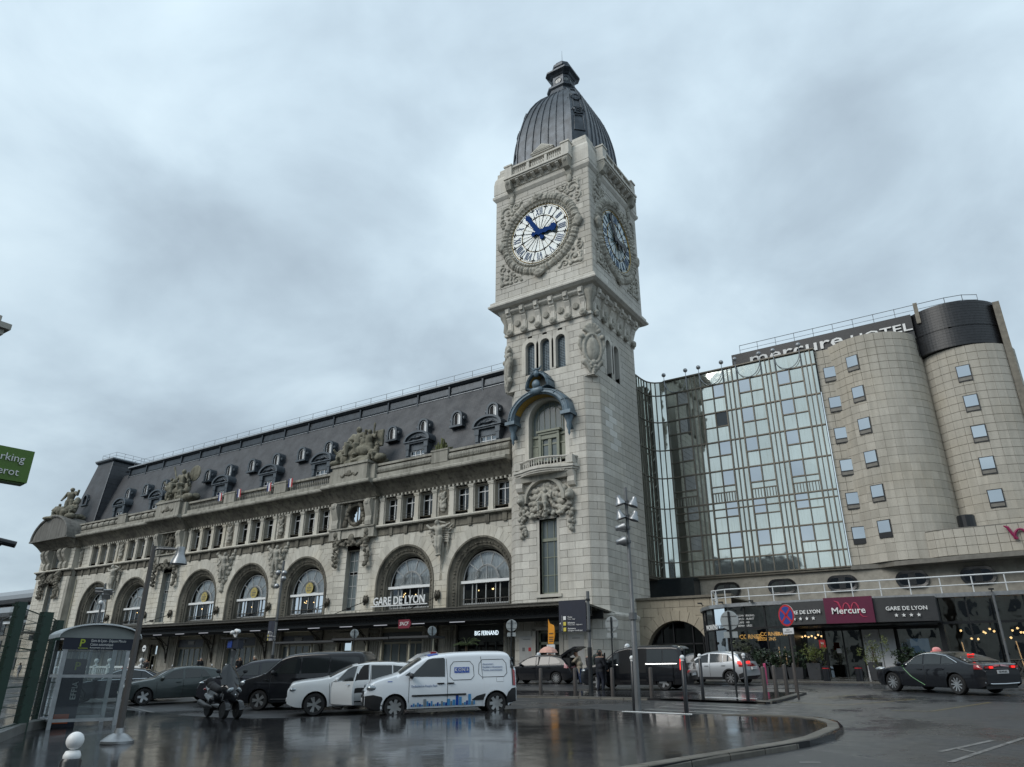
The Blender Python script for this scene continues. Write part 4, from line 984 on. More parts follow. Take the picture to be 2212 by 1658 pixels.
        for k in range(4): put(bu_me, 'lamp_bulb', w_, (g.choice((-1.6, -.2, 1.3))+g.uniform(-.25, .25), YF+2.0, 8.85+g.uniform(-.15, .25)))
    for i, x in enumerate([(ARCH[0]+ARCH[1])/2, (ARCH[2]+ARCH[3])/2, (ARCH[3]+ARCH[4])/2, (ARCH[5]+ARCH[6])/2]):
        put(SC['reliefA' if i in (0, 3) else 'reliefB'], 'relief_figure', S, (x, YF-.15, 11.3))
    # ---------------- string course frieze
    for (x0, x1, yy) in ((-110, -34.6, YF), (-119.9, -109.7, 51.7)):
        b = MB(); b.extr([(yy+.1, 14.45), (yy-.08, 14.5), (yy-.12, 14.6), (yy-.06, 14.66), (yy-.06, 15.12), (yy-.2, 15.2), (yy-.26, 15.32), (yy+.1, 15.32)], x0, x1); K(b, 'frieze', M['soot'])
        b = MB(); b.extr([(yy+.1, 15.3), (yy-.42, 15.3), (yy-.5, 15.4), (yy-.48, 15.52), (yy+.1, 15.6)], x0, x1); K(b, 'string_course', M['lime'])
    tg = MB(); tg.box(-.24, YF-.2, 14.55, .24, YF, 15.2); tg.box(-.2, YF-.18, 14.42, .2, YF, 14.55); tgm = tg.mesh('triglyph', M['soot'])
    for i in range(38): put(tgm, 'triglyph', S, (-35.6-i*1.96, 0, 0)) if abs(-35.6-i*1.96-NAR[0]) > 3.2 and abs(-35.6-i*1.96-NAR[1]) > 3.2 else None
    # ---------------- upper windows, pilasters, panels
    q = MB(); yb = YF+.55
    reveal(q, -.78, .78, 15.95, 18.2, yb+.1, YF-.01); rv = q.mesh('window_reveal', M['carve'])
    q = MB()
    for x in (-.74, 0, .74): q.beam((x, yb, 15.95), (x, yb, 18.2), .085, .08)
    for z in (16.0, 17.55, 18.15): q.beam((-.78, yb, z), (.78, yb, z), .07, .08)
    uw = q.mesh('upper_window', M['white'])
    pm = []
    for x0, x1, z0, z1 in ((-.74, 0, 16, 17.55), (0, .74, 16, 17.55), (-.74, 0, 17.55, 18.15), (0, .74, 17.55, 18.15)): q = MB(); q.quad((x0, yb+.03, z0), (x1, yb+.03, z0), (x1, yb+.03, z1), (x0, yb+.03, z1)); pm.append(q.mesh('pane', M['pane_dk']))
    q = MB(); q.quad((-.1, yb+.2, 16), (.74, yb+.2, 16), (.74, yb+.2, 18.2), (-.1, yb+.2, 18.2)); cm = q.mesh('curtain', M['greencurt'])
    q = MB()
    for z in (16.15, 16.42): q.beam((-.78, YF+.1, z), (.78, YF+.1, z), .03, .03)
    sr = q.mesh('sill_rail', M['rust'])
    pi = MB(); pi.box(-.3, YF-.2, 15.6, .3, YF+.05, 15.95); pi.box(-.25, YF-.16, 15.95, .25, YF+.05, 18.0); pi.box(-.3, YF-.22, 18.0, .3, YF+.05, 18.12); pi.box(-.34, YF-.26, 18.12, .34, YF+.05, 18.28); pim = pi.mesh('pilaster', M['lime'])
    for c in ARCH:
        for d in (-2.28, 0, 2.28):
            put(rv, 'window_reveal', S, (c+d, 0, 0)); w_ = put(uw, 'upper_window', S, (c+d, 0, 0))
            for me in pm: put(me, 'pane', w_)
            put(cm, 'curtain', w_); put(sr, 'sill_rail', w_)
        for d in (-3.42, -1.14, 1.14, 3.42): put(pim, 'pilaster', S, (c+d, 0, 0))
    for i, x in enumerate([(ARCH[0]+ARCH[1])/2, (ARCH[2]+ARCH[3])/2, (ARCH[3]+ARCH[4])/2, (ARCH[5]+ARCH[6])/2, NAR[0]+2.95, NAR[0]-2.95, NAR[1]+2.95, NAR[1]-2.95, -109.2]):
        q = MB(); wd = .58 if i < 4 else .28; q.box(x-wd, YF-.04, 15.7, x+wd, YF+.02, 18.2); pn = K(q, 'panel_ground', M['soot'])
        o = put(SC['panel'], 'carved_panel', S, (x, YF-.05, 15.85), 0, (1 if i < 4 else .5, 1, 1))
    q = MB()
    for i in range(150): x = -35-i*.5; q.box(x-.1, YF-.3, 18.3, x+.1, YF, 18.52)
    K(q, 'dentil_row', M['lime'], kind='stuff')
    # ---------------- great cornice with projecting breaks
    def cornice(x0, x1, o=0.0):
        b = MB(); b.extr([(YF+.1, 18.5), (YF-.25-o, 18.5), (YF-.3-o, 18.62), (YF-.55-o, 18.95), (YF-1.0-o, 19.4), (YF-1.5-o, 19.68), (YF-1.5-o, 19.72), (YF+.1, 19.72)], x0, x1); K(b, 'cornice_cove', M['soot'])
        b = MB(); b.extr([(YF+.1, 19.7), (YF-1.62-o, 19.7), (YF-1.7-o, 19.8), (YF-1.7-o, 19.98), (YF-1.55-o, 20.1), (YF-.9-o, 20.2), (YF+.1, 20.2)], x0, x1); K(b, 'cornice_lip', M['lime2'])
    cornice(-110.4, -34.6)
    for c in NAR: cornice(c-3.5, c+3.5, .55)
    # parapet
    b = MB(); b.box(-110.4, YF-.95, 20.15, -34.6, YF+.2, 20.7); K(b, 'parapet_base', M['lime2'])
    b = MB(); b.box(-110.4, YF-.85, 21.62, -34.6, YF-.25, 21.84); K(b, 'parapet_rail', M['lime2'])
    PED = [(ARCH[0]+ARCH[1])/2, (ARCH[2]+ARCH[3])/2, (ARCH[3]+ARCH[4])/2, (ARCH[5]+ARCH[6])/2]
    pd = MB(); pd.box(-1.0, YF-1.0, 20.7, 1.0, YF-.1, 21.9); pd.box(-1.06, YF-1.06, 21.84, 1.06, YF-.05, 22.0); pdm = pd.mesh('parapet_pedestal', M['lime2'])
    for x in PED: put(pdm, 'parapet_pedestal', S, (x, 0, 0))
    for c in NAR:
        b = MB(); b.box(c-2.55, YF-1.6, 20.15, c+2.55, YF+.2, 22.0); b.box(c-2.7, YF-1.75, 22.0, c+2.7, YF+.4, 22.25); b.box(c-3.3, YF-1.2, 20.15, c-2.55, YF, 21.8); b.box(c+2.55, YF-1.2, 20.15, c+3.3, YF, 21.8); at = K(b, 'attic_block', M['lime2'])
        q = SB(); q.sph((c, YF-1.65, 21.2), (.28, .12, .36))
        for sx in (-1, 1): q.path([(c+sx*(.3+.17*i), YF-1.63, 21.0+.14*sin(i*1.2)) for i in range(7)], [.11, .12, .1, .12, .09, .1, .05])
        link('attic_ornament', fuse('attic_ornament', q, .05, M['soot']), at)
    def is_ped(x): return any(abs(x-p) < 1.1 for p in PED) or any(abs(x-c) < 3.35 for c in NAR)
    # rope rolls in the outer bays, balusters in the middle ones
    rr = [(-.0, .28), (.03, .40), (.12, .43), (.16, .33)]
    q = MB(); q.lathe([(.36, -.1), (.42, -.04), (.42, .04), (.36, .1)], YF-.55, 21.15, 10, 'x'); rm = q.mesh('roll_segment', M['lime2'])
    q = MB(); q.lathe([(.1, 20.7), (.1, 20.8), (.06, 20.9), (.12, 21.15), (.06, 21.45), (.1, 21.55), (.1, 21.64)], 0, YF-.55, 7); bm2 = q.mesh('baluster', M['lime2'])
    x = -34.8; cnt = 0
    while x > -110:
        roll = x > NAR[0]
        if not is_ped(x):
            if roll: put(rm, 'roll_segment', S, (x, 0, 0)); x -= .2
            elif NAR[1] < x < NAR[0]: put(bm2, 'baluster', S, (x, 0, 0)); x -= .3
            else: put(rm, 'roll_segment', S, (x, 0, 0), 0, (6, 1, 1)); x -= 1.5
        else: x -= .2
    # ---------------- narrow bays
    for k, c in enumerate(NAR):
        b = MB(); b.box(c-3.1, YF-.5, 15.55, c-1.75, YF, 18.5); b.box(c+1.75, YF-.5, 15.55, c+3.1, YF, 18.5); b.box(c-3.2, YF-.62, 14.5, c-1.5, YF, 15.5); b.box(c+1.5, YF-.62, 14.5, c+3.2, YF, 15.5); b.box(c-1.5, YF-.5, 14.6, c+1.5, YF, 15.5); K(b, 'bay_pier', M['carve'], kind='stuff')
        b = MB(); b.box(c-3.3, YF-.75, 15.5, c+3.3, YF, 15.65); b.box(c-3.2, YF-.7, 18.3, c+3.2, YF, 18.52); K(b, 'bay_ledge', M['lime2'], kind='stuff')
        for sx in (-1, 1):
            q = MB(); x0 = c+sx*2.4; q.extr([(YF-.5, 15.7), (YF-.75, 15.7), (YF-.8, 16.1), (YF-.7, 16.6), (YF-1.0, 17.4), (YF-1.15, 17.9), (YF-1.0, 18.3), (YF-.5, 18.3)], x0-.42, x0+.42)
            q.sph((x0, YF-.85, 18.0), (.46, .42, .42)); K(q, 'scroll_console', M['carve'])
        ring = MB(); ring.lathe([(.85, YF+.2), (.88, YF-.2), (1.05, YF-.3), (1.2, YF-.2), (1.3, YF)], c, 17.1, 28, 'y', caps=False); oc = K(ring, 'oculus_frame', M['soot'])
        q = MB(); q.box(c-1.75, YF-.02, 15.7, c+1.75, YF+.03, 18.3) if k else None
        p = MB(); p.disc((c, YF+.15, 17.1), .9, 24); p.build('pane', M['pane_dk'] if k == 0 else M['soot'], oc)
        p = MB(); p.beam((c, YF+.1, 16.3), (c, YF+.1, 17.9), .06, .05); p.beam((c+.4, YF+.1, 16.3), (c+.4, YF+.1, 17.9), .05, .05); p.build('glazing_bar', M['greyw'], oc)
        q = SB(); g = random.Random(k)
        for sx in (-1, 1): drape(q, (c+sx*.7, YF-.25, 18.2), (c+sx*1.45, YF-.2, 16.0), .26, 6, 200+k+sx, 0)
        if k: figure(q, (c, YF-.3, 15.8), 2.4, STAND)
        link('oculus_carving', fuse('oculus_carving', q, .06, M['soot'], disp=.02), S)
        put(SC['swag'], 'garland_swag', S, (c, YF-.3, 11.5))
        q = MB(); reveal(q, c-.9, c+.9, 7.45, 13.4, YF+.6, YF-.02); q.box(c-1.1, YF-.1, 7.2, c+1.1, YF+.1, 7.45); K(q, 'window_surround', M['carve'])
        q = MB()
        for x in (-.85, -.28, .28, .85): q.beam((c+x, YF+.55, 7.45), (c+x, YF+.55, 13.4), .06, .06)
        for z in (7.5, 8.7, 9.9, 11.0, 11.3, 12.4, 13.35): q.beam((c-.9, YF+.55, z), (c+.9, YF+.55, z), .05, .06)
        tw = K(q, 'tall_window', M['greyw'])
        for z0, z1 in ((7.5, 8.7), (8.7, 9.9), (9.9, 11), (11.3, 12.4), (12.4, 13.35)):
            for x in (-.85, -.28, .28): p = MB(); p.quad((c+x, YF+.57, z0), (c+x+.56, YF+.57, z0), (c+x+.56, YF+.57, z1), (c+x, YF+.57, z1)); p.build('pane', M['greypane'], tw)
        put(SC['groupA' if k == 0 else 'groupB'], 'sculpture_group', S, (c, YF-.5, 22.2), 0, (1.22, 1.1, 1.08))
    # ---------------- left pavilion
    c = PAV
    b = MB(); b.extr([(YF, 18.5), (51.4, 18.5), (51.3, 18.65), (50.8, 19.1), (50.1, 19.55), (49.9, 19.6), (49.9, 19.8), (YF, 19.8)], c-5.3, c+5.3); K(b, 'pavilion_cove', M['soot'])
    b = MB(); ps = [(c+5.4*cos(PI*i/20), 49.8, 19.75+3.5*sin(PI*i/20)) for i in range(21)]; b.prism(ps, (0, 4.2, 0)); b.prism([(c-5.6, 49.65, 19.62), (c+5.6, 49.65, 19.62), (c+5.6, 49.65, 19.85), (c-5.6, 49.65, 19.85)], (0, 4.3, 0)); sp = K(b, 'segmental_pediment', M['soot2'])
    b = MB(); b.path([(c+5.2*cos(PI*i/20), 49.75, 19.8+3.3*sin(PI*i/20)) for i in range(21)], .2, 6); K(b, 'pediment_moulding', M['soot2'], sp)
    put(SC['groupC'], 'sculpture_group', S, (c+.4, 51.2, 22.9), .3, (1.25, 1.15, 1.0))
    for sx in (-1, 1):
        for d in (1.75, 3.1):
            q = MB(); x0 = c+sx*d; q.extr([(51.7, 15.7), (51.3, 15.7), (51.25, 16.2), (51.4, 16.6), (50.9, 17.3), (50.7, 17.9), (50.9, 18.4), (51.7, 18.4)], x0-.36, x0+.36); q.sph((x0, 50.95, 17.95), (.4, .36, .4)); K(q, 'scroll_console', M['carve'])
    put(SC['swag'], 'garland_swag', S, (c-.35, 51.5, 11.3)); put(SC['swag'], 'garland_swag', S, (c+.35, 51.4, 11.4))
    for (z0, z1, n_, wd) in ((7.2, 13.3, 5, .95), (15.9, 18.3, 3, 1.2)):
        q = MB(); reveal(q, c-wd, c+wd, z0, z1, 52.3, 51.68); K(q, 'window_surround', M['carve'])
        q = MB()
        for i in range(4): x = c-wd+.05+i*(2*wd-.1)/3; q.beam((x, 52.2, z0), (x, 52.2, z1), .06, .06)
        for i in range(n_+1): z = z0+(z1-z0)*i/n_; q.beam((c-wd, 52.2, z), (c+wd, 52.2, z), .05, .06)
        tw = K(q, 'tall_window', M['greyw'])
        for i in range(n_):
            for j in range(3): p = MB(); x = c-wd+j*2*wd/3; za = z0+(z1-z0)*i/n_; p.quad((x, 52.23, za), (x+2*wd/3, 52.23, za), (x+2*wd/3, 52.23, za+(z1-z0)/n_), (x, 52.23, za+(z1-z0)/n_)); p.build('pane', M['greypane'], tw)
    b = MB(); b.box(-110.35, 51.55, .9, -109.6, 52.5, 14.4); K(b, 'corner_pilaster', M['carve'])
    b = MB(); b.path([(-109.2, 52.38, 1.0), (-109.2, 52.38, 13.9)], .09, 6); b.path([(-86.0+.0, 52.38, 1.0), (-86, 52.38, 5.9)], .07, 6); K(b, 'downpipe', M['cream'])
    # ---------------- mansard
    def mans(y): return 21.2+(y-53.1)*(29.9-21.2)/(56.1-53.1)
    b = MB(); b.quad((-109.5, 53.1, 21.2), (-34.6, 53.1, 21.2), (-34.6, 56.1, 29.9), (-109.5, 56.1, 29.9)); b.quad((-109.5, 56.0, 30.5), (-34.6, 56.0, 30.5), (-34.6, 68, 31.5), (-109.5, 68, 31.5)); b.quad((-34.6, 53.1, 21.2), (-34.6, 68, 21.2), (-34.6, 68, 31.4), (-34.6, 56.1, 29.9)); b.quad((-119, 52.5, 20.6), (-34.6, 52.5, 20.6), (-34.6, 54, 20.6), (-119, 54, 20.6)); K(b, 'mansard_roof', M['slate'])
    b = MB(); b.extr([(56.4, 29.5), (56.0, 29.5), (55.9, 29.62), (55.98, 29.75), (56.05, 30.5), (55.9, 30.62), (55.75, 30.8), (55.75, 30.95), (56.6, 31.0)], -108.0, -34.6); rc = K(b, 'roof_cornice', M['zincdk'])
    b = MB(); b.extr([(55.74, 30.78), (55.66, 30.8), (55.64, 30.98), (56.2, 31.08), (56.2, 30.99), (55.74, 30.95)], -108.0, -34.6); b.extr([(55.96, 29.4), (55.88, 29.45), (55.88, 29.5), (56.0, 29.52)], -108, -34.6); b.build('gutter_flashing', M['ledge'], rc, kind='stuff')
    q = MB(); q.box(-.1, 55.85, 29.1, .1, 56.05, 30.6); hm = q.mesh('roof_bracket', M['zincdk'])
    for i in range(17): put(hm, 'roof_bracket', rc, (-36.5-i*4.45, 0, 0))
    q = MB(); q.tube((0, 56.4, 31.0), (0, 56.4, 32.05), .028, n=5); pm_ = q.mesh('railing_post', M['grey'])
    b = MB(); b.tube((-108, 56.4, 32.05), (-34.6, 56.4, 32.05), .022, n=4); b.tube((-108, 56.4, 31.55), (-34.6, 56.4, 31.55), .016, n=4); b.tube((-108, 56.4, 31.25), (-34.6, 56.4, 31.25), .012, n=4); rl = K(b, 'roof_railing', M['grey'], kind='stuff')
    for i in range(30): put(pm_, 'railing_post', rl, (-35.2-i*2.5, 0, 0))
    # pavilion roof
    B0 = [(-117.2, 52.6, 20.6), (-108.8, 52.6, 20.6), (-108.8, 64, 20.6), (-117.2, 64, 20.6)]; T0 = [(-115.2, 54.6, 32.0), (-110.7, 54.6, 32.0), (-110.7, 62, 32.0), (-115.2, 62, 32.0)]
    b = MB(); b.add(B0+T0, [(0, 1, 5, 4), (1, 2, 6, 5), (2, 3, 7, 6), (3, 0, 4, 7), (4, 5, 6, 7)]); pr = K(b, 'pavilion_roof', M['slate'])
    b = MB(); sqring(b, [(-.05, 31.2), (.05, 31.25), (-.05, 31.5), (.0, 32.1), (.3, 32.35), (.32, 32.55)], 2.25, 3.7, -112.95, 58.3, cap=True); b.build('roof_cornice', M['zincdk'], pr)
    b = MB(); sqring(b, [(.33, 32.5), (.38, 32.52), (.38, 32.68), (0, 32.75)], 2.25, 3.7, -112.95, 58.3); b.build('gutter_flashing', M['ledge'], pr)
    b = MB()
    P4 = [(-114.9, 54.9), (-110.9, 54.9), (-110.9, 61.7), (-114.9, 61.7)]
    for (a, b2) in zip(P4, P4[1:]+P4[:1]):
        for z in (33.7, 33.2): b.tube((*a, z), (*b2, z), .022, n=4)
        k = max(1, int((Vector(a)-Vector(b2)).length/1.35))
        for i in range(k): t = i/k; b.tube((a[0]+(b2[0]-a[0])*t, a[1]+(b2[1]-a[1])*t, 32.6), (a[0]+(b2[0]-a[0])*t, a[1]+(b2[1]-a[1])*t, 33.7), .025, n=4)
    b.build('roof_railing', M['grey'], pr, kind='stuff')
    # hip rolls
    b = MB(); b.path([B0[1], T0[1]], .1, 6); K(b, 'hip_roll', M['zincdk'], pr)
    # dormers
    def dorm_mesh():
        d = MB(); y0, y1 = 53.25, 55.6
        d.box(-1.45, y0, 21.3, -1.02, y1, 23.85); d.box(1.02, y0, 21.3, 1.45, y1, 23.85); d.box(-1.02, y0+.12, 23.15, 1.02, y1, 23.85)
        d.box(-1.6, y0-.15, 23.85, 1.6, y1, 24.0); d.box(-1.75, y0-.28, 24.0, 1.75, y1+.3, 24.12)
        ps = [(1.75*cos(PI*i/16), y0-.28, 24.12+1.05*sin(PI*i/16)) for i in range(17)]; pi_ = [(1.5*cos(PI*i/16), y0-.28, 24.12+.85*sin(PI*i/16)) for i in range(17)]
        for i in range(16): d.prism([ps[i], ps[i+1], pi_[i+1], pi_[i]], (0, 2.9, 0))
        for x in (-1.24, 1.24): d.box(x-.26, y0-.14, 23.3, x+.26, y0+.1, 23.85); d.box(x-.18, y0-.1, 22.6, x+.18, y0+.1, 23.3)
        return d.mesh('roof_dormer', M['dorm'])
    dm = dorm_mesh()
    q = MB(); q.poly([(1.5*cos(PI*i/16), 53.2, 24.12+.85*sin(PI*i/16)) for i in range(17)]); tym = q.mesh('tympanum', M['dorm'])
    q = SB(); q.sph((0, 53.15, 24.45), (.35, .12, .3)); q.path([(-1.1, 53.15, 24.25), (-.6, 53.15, 24.5), (0, 53.12, 24.4), (.6, 53.15, 24.5), (1.1, 53.15, 24.25)], [.06, .13, .16, .13, .06]); tor = fuse('tympanum_relief', q, .045, M['zincdk'], disp=.02)
    q = MB()
    for x in (-.98, -.33, .33, .98): q.beam((x, 53.5, 21.3), (x, 53.5, 23.15), .07, .06)
    for z in (21.4, 22.2, 22.65, 23.1): q.beam((-1.0, 53.5, z), (1.0, 53.5, z), .06, .06)
    dwf = q.mesh('dormer_window', M['white'])
    dpm = []
    for x in (-.98, -.33, .33):
        for z0, z1 in ((21.4, 22.2), (22.2, 22.65), (22.65, 23.1)): q = MB(); q.quad((x, 53.53, z0), (x+.65, 53.53, z0), (x+.65, 53.53, z1), (x, 53.53, z1)); dpm.append(q.mesh('pane', M['greenpane']))
    for c in ARCH:
        o = put(dm, 'roof_dormer', S, (c, 0, 0)); put(tym, 'tympanum', o); put(tor, 'tympanum_relief', o); w_ = put(dwf, 'dormer_window', o)
        for me in dpm: put(me, 'pane', o)
    def lucarne():
        d = MB(); prof = lambda r, zb: [(-r, zb)]+[(r*cos(PI-PI*i/10), 26.1+r*sin(PI*i/10)) for i in range(11)]+[(r, zb)]
        o_, i_ = prof(.72, 25.2), prof(.5, 25.2)
        for k in range(len(o_)-1): d.prism([(o_[k][0], 53.95, o_[k][1]), (o_[k+1][0], 53.95, o_[k+1][1]), (i_[k+1][0], 53.95, i_[k+1][1]), (i_[k][0], 53.95, i_[k][1])], (0, 2.1, 0))
        d.box(-.85, 53.85, 25.0, .85, 55, 25.2)
        for sx in (-1, 1): d.sph((sx*.85, 54.2, 25.9), (.14, .2, .22), 6, 5)
        return d.mesh('small_dormer', M['dorm'], 35)
    lu = lucarne()
    q = MB(); arch_pane(q, 0, .5, 26.1, 25.2, 54.15); lp = q.mesh('pane', M['dark'])
    q = MB(); arch_frame(q, 0, .4, 26.1, 25.25, 54.1, .07, n=10); q.beam((.12, 54.1, 25.2), (.12, 54.1, 26.5), .06, .05); q.quad((.15, 54.13, 25.25), (.38, 54.13, 25.25), (.38, 54.13, 26.2), (.15, 54.13, 26.4)); lf = q.mesh('window_frame', M['white'])
    LX = sorted(set([round(x, 2) for x in ARCH]+[round(x, 2) for x in PED]+[NAR[0]+2.75, NAR[0]-2.7, NAR[1]+2.7, NAR[1]-2.7]))
    for x in LX:
        o = put(lu, 'small_dormer', S, (x, 0, 0)); put(lp, 'pane', o); put(lf, 'window_frame', o)
    o = put(lu, 'small_dormer', pr, (-114.2, -.65, .3))
    RZ = R(90); o = put(lu, 'small_dormer', pr, (-109.75+54.4, 57.2+.0, 3.2), RZ)
    # plants on a pedestal
    q = MB(); g = random.Random(9)
    for i in range(60): a = g.uniform(-1, 1); q.beam((PED[0]+a*.8, YF-.6+g.uniform(-.3, .3), 22.0), (PED[0]+a*1.0+g.uniform(-.2, .2), YF-.6+g.uniform(-.3, .3), 22.1+(1-abs(a))*g.uniform(.5, 1.3)), .1, .05)
    K(q, 'parapet_weeds', M['moss'], kind='stuff')
    # ---------------- glazed canopy on the street side
    x0, x1 = -110.0, -25.2
    yF = 47.0; wy = 52.4
    b = MB(); b.box(x0, yF, 6.42, x1, yF+.16, 6.66); b.box(x0, yF-.08, 6.62, x1, yF+.2, 6.7); cn = K(b, 'street_canopy', M['rust'])
    b = MB(); b.quad((x0, yF+.1, 6.6), (x1, yF+.1, 6.6), (x1, wy, 6.15), (x0, wy, 6.15)); b.build('canopy_glass', M['canopy_glass'], cn)
    q = MB(); q.beam((0, yF+.1, 6.55), (0, wy, 6.1), .07, .1); rf = q.mesh('rafter', M['cream2'])
    for i in range(113): put(rf, 'rafter', cn, (x1-.1-i*.75, 0, 0))
    b = MB(); b.box(x0, yF+1.3, 5.75, x1, yF+1.42, 6.35); b.box(x0, yF+1.2, 5.7, x1, yF+1.5, 5.78); b.box(x0, yF+3.2, 5.6, x1, yF+3.3, 6.2)
    b.build('canopy_beam', M['iron'], cn, kind='stuff')
    b = MB()
    for i in range(210):
        x = x1-.2-i*.4; b.path([(x+.13*cos(t), yF+1.27, 6.06+.13*sin(t)) for t in [2*PI*k/8 for k in range(8)]], .022, 4, close=True)
    b.build('beam_tracery', M['rust'], cn, kind='stuff')
    q = MB(); q.path([(0, 52.3, 3.2), (0, 52.05, 4.2), (0, 51.5, 5.1), (0, 50.4, 5.75), (0, 48.4, 6.1)], [.09, .08, .08, .08, .07], 6); q.path([(0, 52.35, 2.8), (0, 52.35, 6.1)], .08, 6)
    g = random.Random(2)
    for i in range(9): t = i/8; c = (0, 52.1-1.5*t, 4.5+1.3*t); q.path([(0, c[1]+(.28-.02*i)*cos(a), c[2]+(.28-.02*i)*sin(a)) for a in [k*.55 for k in range(11)]], .03, 4)
    bk = q.mesh('canopy_bracket', M['rust'])
    BX = [-34.0, -42.8, -51.2, -57.6, -66.1, -75.3, -84.0, -90.2, -98.8, -107.5]
    for x in BX: put(bk, 'canopy_bracket', cn, (x, 0, 0))
    q = MB(); q.box(-.75, yF+1.9, 5.68, .75, yF+2.02, 5.76); sl_ = q.mesh('strip_light', M['strip'])
    for i in range(17): put(sl_, 'strip_light', cn, (-38-i*4.3, 0, 0))
    q = MB(); q.tube((0, 52.3, 8.25), (0, 48.2, 6.75), .035, n=5); q.box(-.06, 49.9, 7.3, .06, 50.4, 7.5); tie = q.mesh('canopy_tie', M['iron'])
    for x in (-43.0, -52.0, -57.4, -66.5, -75.6, -84.7, -90.2, -98.9): put(SC['mask'], 'lion_mask', S, (x, YF-.18, 8.4), 0, (1.25, 1.25, 1.35)); put(tie, 'canopy_tie', cn, (x, 0, 0))
    # ---------------- ground floor fronts
    for ai, c in enumerate(ARCH):
        q = MB(); q.box(c-2.55, YF+.3, 5.2, c+2.55, YF+.5, 5.75)
        for x in (-2.5, -1.5, -.5, .5, 1.5, 2.5): q.box(c+x-.06, YF+.36, .9, c+x+.06, YF+.46, 4.3)
        q.box(c-2.55, YF+.34, 4.3, c+2.55, YF+.48, 4.55); q.box(c-2.55, YF+.36, .9, c+2.55, YF+.46, 1.7)
        sf = K(q, 'shopfront', M['shopdark'] if ai in (0,) else M['cream'])
        for i in range(5): p = MB(); xx = c-2.5+i; p.quad((xx, YF+.42, 1.6), (xx+1, YF+.42, 1.6), (xx+1, YF+.42, 4.3), (xx, YF+.42, 4.3)); p.build('pane', M['pane_dk'] if ai in (0,) else M['greypane'], sf)
        p = MB(); p.box(c-2.5, YF+.2, 4.5, c+2.5, YF+.32, 5.3); p.build('fascia_board', M['navy'] if ai > 1 else M['shopdark'], sf)
        if ai > 1: p = MB(); p.box(c-.6, YF+.15, 4.75, c+.6, YF+.2, 5.15); p.build('notice_plate', M['plate_w'], sf)
        p = MB(); reveal(p, c-2.55, c+2.55, .9, 5.7, YF+.5, YF-.01); p.build('shop_reveal', M['carve'], sf)
        if ai == 0:
            text('BIG FERNAND', .52, M['neon'], sf, TM(c+.65, YF+.17, 4.98), ext=.01, W=2.5)
            g = random.Random(4)
            for i in range(9): put(bu_me, 'lamp_bulb', sf, (c+g.uniform(-1.6, 2.2), YF+1.2, g.choice((2.5, 2.6, 3.4, 3.5))))
        if ai == 1:
            for i in range(4): put(bu_me, 'lamp_bulb', sf, (c+1-.5*i, YF+1.0, 4.0))
    for c in NAR:
        q = MB(); q.box(c-.95, YF+.3, .9, c-.75, YF+.42, 4.9); q.box(c+.75, YF+.3, .9, c+.95, YF+.42, 4.9); q.box(c-.95, YF+.3, 3.6, c+.95, YF+.42, 3.8); q.box(c-.06, YF+.3, .9, c+.06, YF+.42, 3.6); q.box(c-.95, YF+.3, 4.75, c+.95, YF+.42, 4.9); q.box(c-.95, YF+.32, .9, c+.95, YF+.4, 1.9); dr = K(q, 'door', M['cream'])
        for xa, xb, z0, z1 in ((-.75, -.06, 1.9, 3.6), (.06, .75, 1.9, 3.6), (-.75, .75, 3.8, 4.75)): p = MB(); p.quad((c+xa, YF+.38, z0), (c+xb, YF+.38, z0), (c+xb, YF+.38, z1), (c+xa, YF+.38, z1)); p.build('pane', M['pane_dk'], dr)
        q = MB(); q.box(c-1.25, YF-.1, .9, c-.95, YF+.1, 5.0); q.box(c+.95, YF-.1, .9, c+1.25, YF+.1, 5.0); q.box(c-1.25, YF-.1, 4.9, c+1.25, YF+.1, 5.3); q.box(c-1.4, YF-.2, 5.3, c+1.4, YF, 5.45); K(q, 'door_surround', M['lime'], dr)
    pq = MB()
    for dx in (-.42, -.14, .14, .42): pq.lathe([(.13, .9), (.13, 5.3)], dx, YF-.05, 8)
    pq.box(-.65, YF-.15, .9, .65, YF+.05, 1.9); pq.box(-.62, YF-.22, 5.3, .62, YF+.05, 5.6); pqm = pq.mesh('fluted_pier', M['carve'])
    for c in ARCH:
        for sx in (-1, 1): put(pqm, 'fluted_pier', S, (c+sx*3.3, 0, 0))['kind'] = 'stuff'
    return S
M['greyw'] = plain('grey_white_paint', (.36, .37, .37), .45, 0, .1, 4)
M['greencurt'] = plain('grey_green_curtain', (.10, .14, .135), .8, 0, .15, 2)
M['greenpane'] = glassy('greenish_window_glass', (.45, .55, .5), refl=.25)
M['lime2'] = stone('weathered_limestone', (.36, .345, .30), (.11, .105, .09), .8)
M['soot2'] = stone('grey_weathered_stone', (.20, .195, .18), (.06, .058, .052), .8, 1.5)
M['cream2'] = plain('pale_rafter', (.15, .145, .125), .6, 0, .3, 5)
M['navy'] = plain('navy_panel', (.012, .015, .028), .4, 0, .1)
STATION = build_station()
